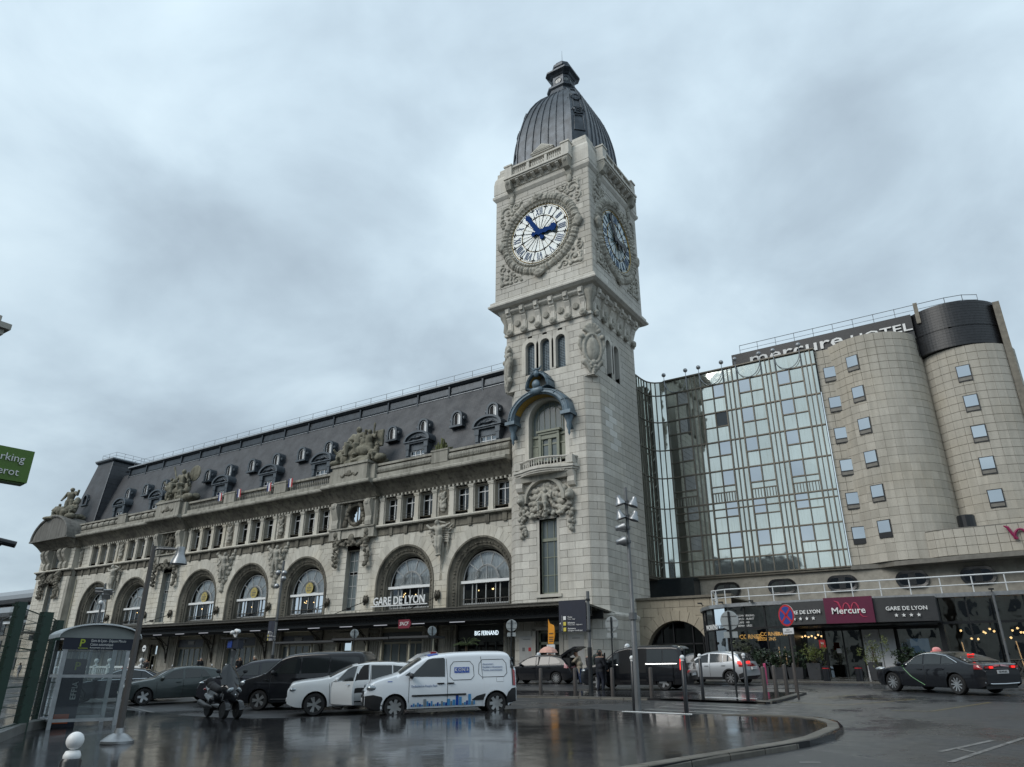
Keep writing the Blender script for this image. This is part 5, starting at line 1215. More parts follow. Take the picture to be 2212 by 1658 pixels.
# lettering over the canopy, a sign of its own
t = thing('letter_sign', 'white capital letters on a rail along the canopy edge, below the second arch', 'sign', (-42.8, 46.95, 6.7))
b = MB(); b.box(-45.95, 46.9, 7.06, -39.6, 47.0, 7.14)
b.build('sign_rail', M['white'], t)
b = MB()
for i in range(9): b.tube((-45.7+i*.75, 46.95, 6.68), (-45.7+i*.75, 46.95, 7.08), .025, n=4)
b.build('sign_legs', M['iron'], t, kind='stuff')
text('GARE DE LYON', .93, M['white'], t, TM(-42.78, 46.95, 7.47), name='letters', ext=.04, bold=.012, sx=.90)
for i, x in enumerate((-76.8, -73.4, -67.7, -64.3)):
    t = thing('flag', 'small tricolour flag on the parapet, %s' % ['leftmost of the four, toward the pavilion', 'second from the left of the four', 'third from the left of the four', 'rightmost of the four, nearest the clock tower'][i], 'flag', (x, 51.5, 21.4), 'tricolour flags hung on the station parapet')
    sx = -1 if i % 2 == 0 else 1
    b = MB(); b.tube((x, 51.75, 21.3), (x+sx*.1, 51.2, 22.1), .02, n=5); b.build('flag_staff', M['white'], t)
    for k, c in enumerate(('flag_b', 'flag_w', 'flag_r')):
        b = MB(); q0 = [(x+.09+.0*k-.36+k*.24+.12*sx, 51.3-.03*(k % 2), 22.05), (x+.09-.12+k*.24+.12*sx, 51.3-.03*((k+1) % 2), 22.05), (x-.12+k*.24+.12*sx-.03, 51.4, 21.1), (x-.36+k*.24+.12*sx-.03, 51.4, 21.1)]; b.quad(*q0); b.build('flag_stripe', M[c], t)
# ================================================================ HOTEL
def mirror_panel():
    m, t, b = newmat('milky_mirror_panel'); t.nodes.remove(b); o = t.nodes['Material Output']; p = geopos(t)
    df = t.nodes.new('ShaderNodeBsdfDiffuse'); gl = t.nodes.new('ShaderNodeBsdfGlossy'); gl.inputs['Roughness'].default_value = .04
    oi = t.nodes.new('ShaderNodeObjectInfo')
    st_ = tex_noise(t, p, 2.2, 4, .6, stretch=(3, 3, .18)); big = tex_noise(t, p, .5, 3)
    c = mixc(t, ramp(t, st_, [(.45, (0, 0, 0)), (.75, (.75,)*3)]), (.16, .17, .15), (.10, .09, .065)); c = mixc(t, ramp(t, big, [(.4, (0, 0, 0)), (.7, (.4,)*3)]), c, (.2, .21, .19))
    t.links.new(c, df.inputs['Color'])
    mr = t.nodes.new('ShaderNodeMapRange'); t.links.new(oi.outputs['Random'], mr.inputs[0]); mr.inputs[3].default_value = .86; mr.inputs[4].default_value = 1.0
    gc = t.nodes.new('ShaderNodeHueSaturation'); gc.inputs['Color'].default_value = (.84, .88, .82, 1); t.links.new(mr.outputs[0], gc.inputs['Value'])
    c2 = mixc(t, ramp(t, st_, [(.5, (0, 0, 0)), (.78, (.55,)*3)]), gc.outputs[0], (.5, .47, .37)); t.links.new(c2, gl.inputs['Color'])
    n = tex_noise(t, p, .55, 2); bn = t.nodes.new('ShaderNodeBump'); bn.inputs['Strength'].default_value = .10; bn.inputs['Distance'].default_value = .08; t.links.new(n, bn.inputs['Height']); t.links.new(bn.outputs[0], gl.inputs['Normal'])
    mx_ = t.nodes.new('ShaderNodeMixShader'); mx_.inputs[0].default_value = .80; t.links.new(df.outputs[0], mx_.inputs[1]); t.links.new(gl.outputs[0], mx_.inputs[2]); t.links.new(mx_.outputs[0], o.inputs[0]); return m
M['mpanel'] = mirror_panel()
M['winmir'] = glassy('mirror_window_glass', (.02, .02, .025), rough=.03, refl=.6)
M['mull'] = plain('bronze_mullion', (.15, .135, .108), .45, .3, .25, 3)
M['hstone'] = stone('hotel_stone', (.50, .47, .41), (.27, .25, .21), .45, 1.2, .12, yellow=.2)
M['hbeige'] = stone('hotel_beige_stone', (.44, .35, .22), (.26, .2, .13), .45, 1.0, .12)
M['joint'] = plain('dark_joint', (.30, .28, .24), .8, 0, .2)
M['blkroof'] = plain('black_slate_roof', (.014, .015, .018), .38, 0, .35, 4)
M['hframe'] = plain('black_window_frame', (.010, .011, .013), .35, 0, 0)
M['spand'] = plain('grey_spandrel', (.16, .15, .13), .4, 0, .2, 3)
M['magenta'] = plain('magenta_panel', (.10, .006, .035), .4, 0, .08)
M['magenta2'] = plain('pink_logo', (.45, .04, .09), .4, 0, 0)
M['mlogo'] = plain('magenta_logo', (.22, .008, .06), .4, 0, 0)
M['darksign'] = plain('charcoal_sign', (.035, .036, .038), .5, 0, .12, 3)
M['signwhite'] = plain('white_letters', (.75, .75, .74), .5, 0, 0)
M['pglass'] = glassy('dark_pavilion_glass', (.16, .17, .16), rough=.015, refl=.30, wob=.06, wscale=.9)
M['amber'] = plain('amber_letters', (1, .6, .2), .5, 0, 0, emit=(1, .55, .16), es=2.6)
M['wpanel'] = plain('white_door_panel', (.74, .75, .77), .4, 0, .05)
M['bluescr'] = plain('blue_lit_screen', (.3, .5, .8), .3, 0, 0, emit=(.30, .48, .75), es=.55)
HY = 58.25
M['ovalp'] = glassy('oval_window_glass', (.05, .055, .06), rough=.03, refl=.30)
def build_hotel():
    T = thing('hotel_building', 'modern hotel with mirrored glass wall, curved stone towers and a dark roof', 'hotel', (-8, HY, 1.5))
    K = lambda mb, n, m, p=T, **k: mb.build(n, m, p, **k)
    # ---- mirrored wall plan
    ZL = [26.72, 25.4, 22.82, 20.17, 17.63, 14.95, 12.45, 10.4, 9.15]; SUB = {25.4: 24.15, 22.82: 21.5, 20.17: 18.93, 17.63: 16.3, 14.95: 13.72, 12.45: 11.2}
    gp = []
    panels = []
    def panel(P, Q, z0, z1, kind='glass_panel'):
        panels.append((P, Q, z0, z1, kind))
    curve = [(-23.45, 54.9), (-23.42, 55.35), (-23.42, 55.85), (-23.4, 56.35), (-23.36, 56.85), (-23.26, 57.3), (-23.05, 57.7), (-22.75, 58.0), (-22.35, 58.17), (-21.9, HY)]
    mul = MB()
    rows = list(zip(ZL[1:], ZL[:-1]))
    for P, Q in zip(curve, curve[1:]):
        for z0, z1 in rows: panel(P, Q, z0, z1)
    cols = []
    for k, x0 in enumerate((-21.85, -18.55, -15.27, -12.0)):
        for z0, z1 in rows:
            if z1 in SUB:
                s = SUB[z1]; op = 1 if k < 2 else 0
                if z1 in (17.63, 12.45):
                    sl0 = z0+.62; 
                    for j in range(2): panel((x0+1.04*j, HY), (x0+1.04*(j+1), HY), s, z1, 'operable_window' if j == op else 'glass_panel')
                    for j in range(2): panel((x0+1.04*j, HY), (x0+1.04*(j+1), HY), z0, s)
                    if z1 == 17.63:
                        for i in range(9): mul.box(x0+.23*i+.05, HY-.08, 15.05, x0+.23*i+.09, HY, 15.75)
                        mul.box(x0, HY-.08, 15.74, x0+2.08, HY, 15.82)
                else:
                    for j in range(2):
                        panel((x0+1.04*j, HY), (x0+1.04*(j+1), HY), s, z1, ('open_window' if (k == 1 and z1 == 22.82) else 'operable_window') if j == op else 'glass_panel'); panel((x0+1.04*j, HY), (x0+1.04*(j+1), HY), z0, s)
            elif z1 > 26: panel((x0, HY), (x0+2.08, HY), z0, z1)
            else:
                for j in range(4 if z1 == 10.4 and False else 2): panel((x0+1.04*j, HY), (x0+1.04*(j+1), HY), z0, z1)
        for xa, xb in ((2.08, 2.46), (2.46, 2.84), (2.84, 3.29 if k < 3 else 3.15)):
            for z0, z1 in rows: panel((x0+xa, HY), (x0+xb, HY), z0, z1)
        # vertical mullions
        for xa, wd in ((0, .10), (1.04, .06), (2.08, .10), (2.46, .05), (2.84, .08)):
            z1 = 26.72 if xa != 1.04 else 25.4
            mul.box(x0+xa-wd/2, HY-.14, 9.15, x0+xa+wd/2, HY+.02, z1)
        for z in list(SUB.values()): mul.box(x0, HY-.1, z-.04, x0+2.08, HY+.02, z+.04)
    for z in ZL[1:]: mul.box(-21.9, HY-.12, z-.05, -8.85, HY+.02, z+.05)
    mul.box(-21.9, HY-.12, 14.35, -8.85, HY+.02, 14.43)
    for P, Q in zip(curve, curve[1:]):
        mul.box(P[0]-.03, P[1]-.05, 9.15, P[0]+.05, P[1]+.03, 26.72)
        for z in ZL: mul.beam((P[0]+.02, P[1]-.03, z), (Q[0]+.02, Q[1]-.03, z), .08, .08)
    K(mul, 'wall_mullions', M['mull'], kind='stuff')
    cache = {}
    for P, Q, z0, z1, kind in panels:
        L = round((Vector(P)-Vector(Q)).length, 2); h = round(z1-z0, 2); k = (L, h, kind); a = math.atan2(Q[1]-P[1], Q[0]-P[0])
        if k not in cache:
            b = MB()
            if kind == 'glass_panel': b.box(-L/2+.025, 0, -h/2+.025, L/2-.025, .03, h/2-.025); cache[k] = b.mesh(kind, M['mpanel'])
            else:
                b.box(-L/2, -.08, -h/2, -L/2+.07, 0, h/2); b.box(L/2-.07, -.08, -h/2, L/2, 0, h/2); b.box(-L/2, -.08, -h/2, L/2, 0, -h/2+.07); b.box(-L/2, -.08, h/2-.07, L/2, 0, h/2); cache[k] = b.mesh(kind, M['mull'])
        o = put(cache[k], kind if kind != 'open_window' else 'operable_window', T, ((P[0]+Q[0])/2, (P[1]+Q[1])/2, (z0+z1)/2), a-(R(.0) if P[1] == HY and Q[1] == HY else 0))
        if kind != 'glass_panel':
            b = MB(); b.quad((-L/2, -.03, -h/2), (L/2, -.03, -h/2), (L/2, -.03, h/2), (-L/2, -.03, h/2)); b.build('pane', M['winmir'] if kind == 'operable_window' else M['pane_dk'], o)
    b = MB(); b.box(-25.44, 54.92, 9.0, -23.5, 58.5, 26.68); b.box(-24.3, 54.8, 9.0, -23.46, 54.92, 26.8); K(b, 'edge_fin', M['mull'])
    b = MB(); b.quad((-23.5, 58.4, 9.0), (-8.85, 58.4, 9.0), (-8.85, 58.4, 26.66), (-23.5, 58.4, 26.66)); b.box(-23.5, 58.4, 26.55, -8.9, 62, 26.7); b.quad((-23.5, 54.9, 9.1), (-8.85, 54.9+3.3, 9.1), (-8.85, 62, 9.1), (-23.5, 62, 9.1)) if 0 else None
    K(b, 'backing_wall', M['joint'])
    b = MB(); b.prism([(x+.0, y, 8.95) for x, y in curve]+[(-8.85, HY, 8.95), (-8.85, 62, 8.95), (-25.4, 62, 8.95), (-25.4, 54.9, 8.95)], (0, 0, .18)); K(b, 'soffit', M['mull'])
    b = MB(); b.box(-22.0, HY-.2, 26.69, -8.8, HY+.3, 26.79); cp = K(b, 'coping', M['mull'])
    sph = MB(); sph.sph((0, 0, 27.32), .2, 12, 8); sph.tube((0, 0, 25.4), (0, 0, 27.2), .03, n=6); bme = sph.mesh('ball_finial', M['steel'], 40)
    for x0 in (-21.85, -18.55, -15.27, -12.0):
        for x in (x0, x0+2.08): put(bme, 'ball_finial', T, (x, HY-.2, 0))
        q = MB(); q.path([(x0+1.04-1.04*cos(PI*i/16), HY-.2, 26.7-1.28*sin(PI*i/16)) for i in range(17)], .035, 5); K(q, 'half_ring', M['steel'])
    # ---- stone towers
    st = Stones(T, 'stone_tile', M['hstone'], 300); back = MB()
    def strip(pts, z0, z1, wins=(), w_=.66, seed=0, zfun=None):
        # resample polyline
        cum = [0]
        for p, q in zip(pts, pts[1:]): cum.append(cum[-1]+(Vector(q)-Vector(p)).length)
        n_ = max(1, round(cum[-1]/w_)); w_ = cum[-1]/n_; out_ = []; j = 0
        for i in range(n_+1):
            s = cum[-1]*i/n_
            while j < len(pts)-2 and cum[j+1] < s: j += 1
            out_.append(Vector(pts[j]).lerp(Vector(pts[j+1]), (s-cum[j])/(cum[j+1]-cum[j])))
        w_ = max((q-p).length for p, q in zip(out_, out_[1:]))+.004
        for i, (a, b2) in enumerate(zip(out_, out_[1:])):
            ang = math.atan2(b2.y-a.y, b2.x-a.x); MM = Matrix.Translation(((a.x+b2.x)/2, (a.y+b2.y)/2, 0)) @ Matrix.Rotation(ang, 4, 'Z')
            hol = [('r', -w_/2, w_/2, wz0, wz1) for (xa, xb, wz0, wz1) in wins if a.x < (xa+xb)/2+.45 and b2.x > (xa+xb)/2-.45 and b2.x > a.x]
            st.wall(MM, -w_/2, w_/2, z0, zfun(out_[i].x) if zfun else z1, .62, 9, hol, proud=.014, joint=.011, back=back, seed=seed+i)
    c1 = (-5.0, 61.2); r1 = 3.65; c2 = (1.3, 62.9); r2 = 3.4
    W1 = [(-8.38, -7.48, 23.75-2.6*i, 25.0-2.6*i) for i in range(6)]; W2 = [(-6.5, -5.62, 23.95-2.61*i, 25.2-2.61*i) for i in range(6)]; W3 = [(.62, 1.5, 22.1-2.37*i, 23.3-2.37*i) for i in range(5)]
    strip([(-8.82, 58.6), (-7.55, 58.6)], 9.25, 26.6, [], seed=1)
    arc1 = [(c1[0]+r1*cos(t), c1[1]+r1*sin(t)) for t in [R(222+i*3) for i in range(53)]]
    strip([(-7.6, 58.55)]+arc1, 9.25, 26.75, [], seed=40)
    arc2 = [(c2[0]+r2*cos(t), c2[1]+r2*sin(t)) for t in [R(205+i*3) for i in range(50)]]
    strip([(-1.7, 60.9)]+arc2, 9.25, 24.9, [], seed=80)
    # parapet of the lower terrace
    par = [(-3.6, 57.75), (-2.8, 57.25), (-1.6, 57.1), (-.2, 57.15), (1.2, 57.0), (3.5, 56.9), (8, 56.9)]
    strip(par, 9.25, 11.0, [], seed=120, w_=.62)
    # lower beige wall behind the pavilion
    st.done()
    sb = Stones(T, 'beige_slab', M['hbeige'], 150)
    sb.wall(FR(58.45), -21.2, 8, 1.3, 9.0, .52, 1.5, [], back=back, seed=150, proud=.015)
    back.M = None
    sh = lambda c, r: [(c[0]+(x-c[0])*.96, c[1]+(y-c[1])*.96) for x, y in r]
    back.prism([(x, y, 9.2) for x, y in [(-8.8, 58.8), (-7.6, 58.8)]+sh(c1, arc1)], (0, 0, 17.5)); back.prism([(x, y, 9.2) for x, y in sh(c2, arc2)]+[(4.4, 64, 9.2), (-1.5, 64, 9.2)], (0, 0, 15.75))
    
    K(back, 'backing_core', M['joint'])
    b = MB(); b.prism([(-8.85, 58.2, 8.9), (-7.0, 58.35, 8.9), (-5.9, 57.7, 8.9), (-4.4, 57.35, 8.9), (-3.2, 57.3, 8.9), (-1.6, 56.85, 8.9), (1.2, 56.75, 8.9), (8, 56.65, 8.9), (8, 62, 8.9), (-8.85, 62, 8.9)], (0, 0, .3)); K(b, 'ledge', M['spand'])
    b = MB(); b.prism([(x, y, 11.0) for x, y in par]+[(x, y+.3, 11.0) for x, y in reversed(par)], (0, 0, .06)); K(b, 'parapet_coping', M['spand'])
    # stone tower windows
    def on(c, r, x): return c[1]-sqrt(max(.01, r*r-(x-c[0])**2)), math.atan2(x-c[0], sqrt(max(.01, r*r-(x-c[0])**2)))
    fm = MB(); fm.box(-.47, -.035, -.64, .47, .05, .64); fme = fm.mesh('hotel_window', M['hframe'])
    pmn = MB(); pmn.box(-.41, -.05, -.25, .41, -.03, .58); pme = pmn.mesh('pane', M['winmir']); sp = MB(); sp.box(-.41, -.05, -.58, .41, -.03, -.36); sme = sp.mesh('spandrel', M['spand'])
    for (W, c, r, flat) in ((W1, c1, r1, True), (W2, c1, r1, False), (W3, c2, r2, False)):
        for i, (xa, xb, z0, z1) in enumerate(W):
            x = (xa+xb)/2; y, a = (58.55, 0) if flat else on(c, r, x)
            o = put(fme, 'hotel_window', T, (x+.03*sin(a), y-.02, (z0+z1)/2), a); put(pme, 'pane', o)
            if i < len(W)-1 or W is W3: put(sme, 'spandrel', o)
    # black roof
    b = MB(); arc3 = [(.9+3.55*cos(t), 62.9+3.55*sin(t)) for t in [R(228+i*4) for i in range(40)]]
    plan = [(-16, 59.95), (-1.5, 59.95)]+arc3+[(4.2, 68), (-16, 68)]
    b.prism([(x, y, 24.95) for x, y in plan[1:-1]]+[(-1.5, 66, 24.95)], (0, 0, 1.6))
    b.prism([(x, y, 26.45) for x, y in plan], (0, 0, 2.15)); rf = K(b, 'black_roof', M['blkroof'])
    b = MB(); g = random.Random(3)
    for i, (p, q) in enumerate(zip(arc3, arc3[1:])):
        for j in range(16): z = 25.0+j*.225; b.beam((*p, z), (*q, z), .02, .02)
    b.build('slate_courses', M['blkroof'], rf, kind='stuff')
    b = MB(); b.box(4.0, 60.7, 1.5, 4.45, 75, 28.4); b.box(3.4, 61.5, 26, 4.3, 68, 28.35); K(b, 'side_wall', M['mull'])
    b = MB()
    pl = [(-15.3, 60.4), (-1, 60.4), (1.0, 60.4), (2.2, 60.6), (3.2, 61.2)]
    for a, c in zip(pl, pl[1:]):
        for z, rr in ((29.55, .03), (29.1, .02)): b.tube((*a, z), (*c, z), rr, n=4)
        k = max(1, int((Vector(a)-Vector(c)).length/1.5))
        for i in range(k+1): t = i/k; p = (a[0]+(c[0]-a[0])*t, a[1]+(c[1]-a[1])*t); b.tube((*p, 28.5), (*p, 29.58), .025, n=4)
    b.build('roof_railing', M['steel'], rf, kind='stuff')
    b = MB(); b.box(-1.18, 59.75, 27.6, -.88, 59.95, 29.4); b.build('flue', M['mull'], rf)
    b = MB(); b.lathe([(.5, 9.3), (.55, 9.4), (.55, 11.9), (.5, 11.95)], -1.0, 57.95, 16); K(b, 'vent_drum', M['hframe'])
    # rooftop letters
    text('mercure', 1.5, M['signwhite'], rf, TM(-10.55, 59.86, 27.72), name='roof_lettering', ext=.05, bold=.008, W=7.7)
    text('HOTEL', .95, M['signwhite'], rf, TM(-3.85, 59.86, 27.5), name='roof_lettering', ext=.05, bold=.012, W=4.5)
    b = MB(); b.path([(1.0+.2*i, 56.8, z) for i, z in enumerate((10.85, 10.75, 10.25, 9.95))], [.04, .1, .1, .09], 6); 
    for k in range(2): b.path([(1.45+.75*k+.75*(1-cos(PI*i/10))/2*(1 if k == 0 else 1.1), 56.8, 9.95+.62*sin(PI*i/10)*1.0) for i in range(11)], [.06, .1, .1, .09, .08, .07, .08, .09, .1, .1, .08], 6)
    K(b, 'script_logo', M['mlogo'])
    # ---- oval windows
    for x in (-18.2, -13.93, -9.62, -5.03, -1.07):
        def oval(hw, hh, y, n=10): return [(x+(hw-hh)+hh*cos(t), y, 8.0+hh*sin(t)) for t in [-PI/2+PI*i/n for i in range(n+1)]]+[(x-(hw-hh)+hh*cos(t), y, 8.0+hh*sin(t)) for t in [PI/2+PI*i/n for i in range(n+1)]]
        b = MB(); A, B2 = oval(1.05, .58, 58.3), oval(.86, .40, 58.37); n_ = len(A)
        for i in range(n_): b.quad(A[i], A[(i+1) % n_], B2[(i+1) % n_], B2[i])
        C2 = oval(1.05, .58, 58.5)
        for i in range(n_): b.quad(A[i], C2[i], C2[(i+1) % n_], A[(i+1) % n_])
        o = K(b, 'oval_window', M['hframe'])
        p = MB(); p.poly(oval(.88, .42, 58.41)); p.build('pane', M['ovalp'], o)
        p = MB(); p.box(x-.22, 58.33, 7.6, x+.22, 58.41, 8.42); p.build('centre_post', M['hframe'], o)
    # dark box under the glass bay
    b = MB(); b.box(-25.3, 57.0, 7.5, -20.4, 58.8, 9.0); K(b, 'dark_bay', M['pane_dk2'])
    s_ = 1.116; T.scale = (s_, s_, s_); T.location = ORG[T]*s_+Vector((0, 0, 1.8*(1-s_)))  # whole hotel scaled up about the camera position, which sets it farther back
    return T
def build_entrance():
    T = thing('stone_archway', 'low beige stone wall with a round glazed arch between tower and pavilion', 'archway', (-22, 56.9, 1.5))
    K = lambda mb, n, m, p=T, **k: mb.build(n, m, p, **k)
    ar = Stones(T, 'arch_wall_block', M['hbeige2'], 60); bk = MB()
    ar.wall(FR(56.9), -25.45, -17.5, 1.3, 7.4, .68, 1.25, [('a', -22.1, 2.65, 3.1, 1.0)], back=bk, seed=170); ar.done()
    bk.M = None; bk.box(-25.45, 57.0, 7.3, -17.5, 68, 7.4); K(bk, 'arch_wall', M['hbeige2'])
    b = MB(); b.box(-25.44, 56.7, 7.38, -17.4, 57.3, 7.56); K(b, 'coping', M['mull'])
    for i in range(13): q = MB(); sector(q, -22.1, 3.1, 2.62, 3.4, PI*i/13+.006, PI*(i+1)/13-.006, 56.82, 57.4); K(q, 'arch_stone', M['hbeige2'])
    q = MB(); q.arch([(2.62, 56.9), (2.62, 57.7)], -22.1, 3.1, 1.2, 18); K(q, 'arch_reveal', M['hbeige2'])
    q = MB(); arch_frame(q, -22.1, 2.55, 3.1, 1.3, 57.5, .12)
    for x in (-23.6, -22.6, -21.0, -20.2): q.beam((x, 57.5, 1.3), (x, 57.5, 3.1+sqrt(max(.1, 2.55**2-(x+22.1)**2))), .08, .1)
    q.beam((-24.6, 57.5, 4.0), (-19.6, 57.5, 4.0), .1, .1); q.beam((-24.6, 57.5, 3.0), (-19.6, 57.5, 3.0), .16, .1); aw = K(q, 'arched_entrance', M['hframe'])
    q = MB(); arch_pane(q, -22.1, 2.6, 3.1, 1.3, 57.6); q.build('pane', M['pane_dk'], aw)
    q = MB(); q.box(-25.2, 58.0, 1.2, -19.2, 58.1, 6); q.build('dark_room', M['dark'], aw)
    T = thing('glass_pavilion', 'dark glass hotel entrance pavilion with a magenta and charcoal sign band', 'pavilion', (-8, 44.5, 1.5))
    K = lambda mb, n, m, p=T, **k: mb.build(n, m, p, **k)
    pv = [(-17.4, 56.5), (-17.2, 50.5), (-16.8, 48.2), (-16.1, 46.6), (-15.2, 45.4), (-14.2, 44.75), (-13.0, 44.5), (-11.8, 44.45), (-10.6, 44.45)]
    pr_ = [(-2.9, 44.6), (-1.65, 44.7), (-.4, 44.8), (.85, 44.9), (2.1, 45.0), (3.4, 45.2), (4.8, 45.4)]
    def glaze(pl, z0, zt, z1, lean=0):
        fr = MB(); P_ = []
        for a, c in zip(pl, pl[1:]):
            P_ += [((*a, z0), (*c, z0), (*c, zt), (*a, zt)), ((*a, zt), (*c, zt), (*c, z1), (*a, z1))]
            fr.beam((*a, zt), (*c, zt), .07, .12); fr.beam((*a, z0), (*c, z0), .1, .25)
        for a in pl: fr.beam((*a, z0), (*a, z1), .07, .1)
        o = K(fr, 'pavilion_frame', M['hframe'])
        for q4 in P_: q = MB(); q.quad(*[(p[0], p[1]+.03, p[2]) for p in q4]); q.build('pane', M['pglass'], o)
        return o
    glaze(pv, 1.35, 4.3, 5.55); glaze(pr_, 1.45, 4.28, 5.5)
    b = MB(); b.prism([(x-.1, y-.25, 5.52) for x, y in pv]+[(-10.5, 44.2, 5.52), (-2.9, 44.3, 5.52)]+[(x, y-.25, 5.52) for x, y in pr_]+[(8, 45.2, 5.52), (8, 68, 5.52), (-17.4, 68, 5.52)], (0, 0, .2)); rfp = K(b, 'pavilion_roof', M['steel'])
    b = MB(); b.box(-12.5, 46, 5.72, -10.2, 50, 5.85); b.box(-3.4, 46, 5.72, -1.5, 50, 5.86); b.build('skylight', M['steel'], rfp, kind='stuff')
    # inside of the pavilion
    b = MB(); b.quad((-17, 53, 1.3), (8, 53, 1.3), (8, 53, 5.5), (-17, 53, 5.5)); b.quad((-17.3, 45, 1.42), (8, 45, 1.42), (8, 56, 1.42), (-17.3, 56, 1.42)); K(b, 'interior_wall', M['interior'])
    blb = MB(); blb.sph((0, 0, 0), .06, 7, 5); bl = blb.mesh('lamp_bulb', M['lamp'])
    g = random.Random(6)
    for i in range(16): put(bl, 'lamp_bulb', T, (g.uniform(-2.6, 1.2), g.uniform(46, 49), g.choice((4.0, 3.9, 3.6))))
    for i in range(9): put(bl, 'lamp_bulb', T, (-10.6+i*.16, 46.0+.1*i, 3.85+g.uniform(-.1, .1)))
    for x in (-2.2, .2): b = MB(); b.tube((x, 46.5, 2.0), (x-.1, 46.5, 3.4), .025, n=5); K(b, 'tube_light', M['lamp2'])
    for x in (-11.7, -11.35): b = MB(); b.box(x, 46.2, 2.3, x+.03, 46.22, 3.3); K(b, 'tube_light', M['lamp2'])
    for s, x, y, z, sz in (('CORNER', -13.1, 45.6, 3.86, .34), ('SESSIONS', -12.2, 45.7, 3.72, .26), ('CORNER', -12.0, 45.9, 4.0, .3), ('STATION', -11.2, 46.0, 3.98, .24)): text(s, sz, M['amber'], T, TM(x, y, z), name='amber_lettering', ext=.01, bold=.02)
    text('WORKING', .42, M['signwhite'], T, TM(-15.3, 45.25, 4.42, R(-46)), name='glass_lettering', ext=.005, bold=.02, sx=.75)
    for k, s in enumerate(('COWORKING', 'RESTAURANT', 'CAFE BAR', 'SEMINAIRES')): text(s, .16, M['signwhite'], T, TM(-13.45, 44.5, 5.0-.19*k), name='glass_lettering', ext=.003, align='LEFT')
    b = MB(); b.box(-13.75, 44.46, 4.8, -13.58, 44.48, 5.1); K(b, 'glass_mark', M['signwhite'])
    # doors under the sign
    b = MB(); b.box(-10.6, 44.4, 1.4, -10.3, 46.2, 5.5); b.box(-9.1, 45.9, 1.5, -8.95, 46.1, 4.2); b.box(-7.1, 45.9, 1.5, -6.95, 46.1, 4.2); b.box(-8.05, 45.95, 1.5, -7.98, 46.05, 4.2); b.box(-10.4, 45.9, 4.1, -2.9, 46.1, 4.4); b.box(-5.35, 45.9, 1.5, -5.2, 46.1, 4.2); b.box(-3.1, 44.6, 1.4, -2.85, 46.2, 5.5); b.box(-10.4, 43.4, 4.25, -2.9, 46.2, 4.33); df = K(b, 'entrance_frame', M['hframe'])
    for x0, x1, m in ((-8.95, -8.03, 'pglass'), (-8.0, -7.1, 'pglass'), (-10.3, -9.1, 'pglass'), (-5.2, -3.1, 'pglass')): q = MB(); q.quad((x0, 46.0, 1.5), (x1, 46.0, 1.5), (x1, 46.0, 4.1), (x0, 46.0, 4.1)); q.build('pane', M[m], df)
    for x0, x1 in ((-6.95, -6.1), (-6.06, -5.35)): q = MB(); q.box(x0, 45.6, 1.55, x1, 45.68, 4.1); q.build('white_panel', M['wpanel'], df)
    q = MB(); q.box(-4.7, 46.2, 1.9, -3.8, 46.25, 3.6); q.build('lit_screen', M['bluescr'], df)
    q = MB(); q.box(-8.45, 45.93, 2.9, -8.2, 45.95, 3.15); q.build('notice', M['signwhite'], df)
    # sign band, bowed
    def bow_(x): return 43.35-.45*(1-((x+6.7)/3.9)**2)
    xs_ = [-10.5+i*(7.6/16) for i in range(17)]
    b = MB(); b.prism([(x, bow_(x), 4.32) for x in xs_]+[(-2.9, 44.6, 4.32), (-10.5, 44.6, 4.32)], (0, 0, 1.2)); sbn = K(b, 'sign_band', M['darksign'])
    b = MB(); b.box(-8.15, 42.72, 4.3, -5.75, 42.9, 5.62); mg = b.build('magenta_panel', M['magenta'], sbn)
    b = MB()
    b.path([(-7.62, 42.71, 5.45), (-7.42, 42.71, 5.35), (-7.3, 42.71, 5.0), (-7.25, 42.71, 4.7)], [.01, .05, .045, .03], 5)
    for k in range(2): b.path([(-7.25+.42*k+.42*(1-cos(PI*i/8))/2, 42.71, 4.72+.6*sin(PI*i/8)) for i in range(9)], [.02, .03, .04, .03, .03, .04, .045, .04, .02], 5)
    b.path([(-6.42, 42.71, 4.72), (-6.3, 42.71, 4.6), (-6.1, 42.71, 4.58)], [.035, .025, .01], 5); b.build('script_initial', M['magenta2'], mg)
    text('Mercure', .46, M['signwhite'], mg, TM(-6.97, 42.68, 4.92), name='lettering', ext=.012, bold=.012, sx=1.06)
    for x, ry in ((-9.35, 1), (-4.25, -1)):
        a = -ry*R(11)
        yy = bow_(x)-.05
        text('GARE DE LYON', .27, M['signwhite'], sbn, TM(x, yy, 4.95, a), name='lettering', ext=.02, bold=.02, sx=1.02)
        for k in range(4):
            s = MB(TM(x+(k-1.5)*.34, yy-.02*ry*(k-1.5)*1.2, 4.62, a)); pts = []
            for j in range(10): t = PI/2+j*PI/5; rr = .105 if j % 2 == 0 else .045; pts.append((rr*cos(t), 0, rr*sin(t)))
            s.prism(pts, (0, -.03, 0)); s.build('star', M['signwhite'], sbn)
    # terrace railing
    b = MB(); pl = [(-17.0, 52, 0), (-16.3, 48.8, 0), (-15.2, 48.2, 0), (7, 48.0, 0)]
    for a, c in zip(pl, pl[1:]):
        for z, rr in ((6.95, .04), (6.45, .03)): b.tube((a[0], a[1], z), (c[0], c[1], z), rr, n=5)
    rl = K(b, 'terrace_railing', M['railw'], kind='stuff')
    q = MB(); q.tube((0, 0, 5.7), (0, 0, 6.97), .035, n=6); pm_ = q.mesh('railing_post', M['railw'])
    for x, y in [(-17, 52), (-16.6, 50.4), (-16.3, 48.8), (-15.9, 48.5)]+[(-15.2+1.55*i, 48.2-.01*i) for i in range(15)]: put(pm_, 'railing_post', rl, (x, y, 0))
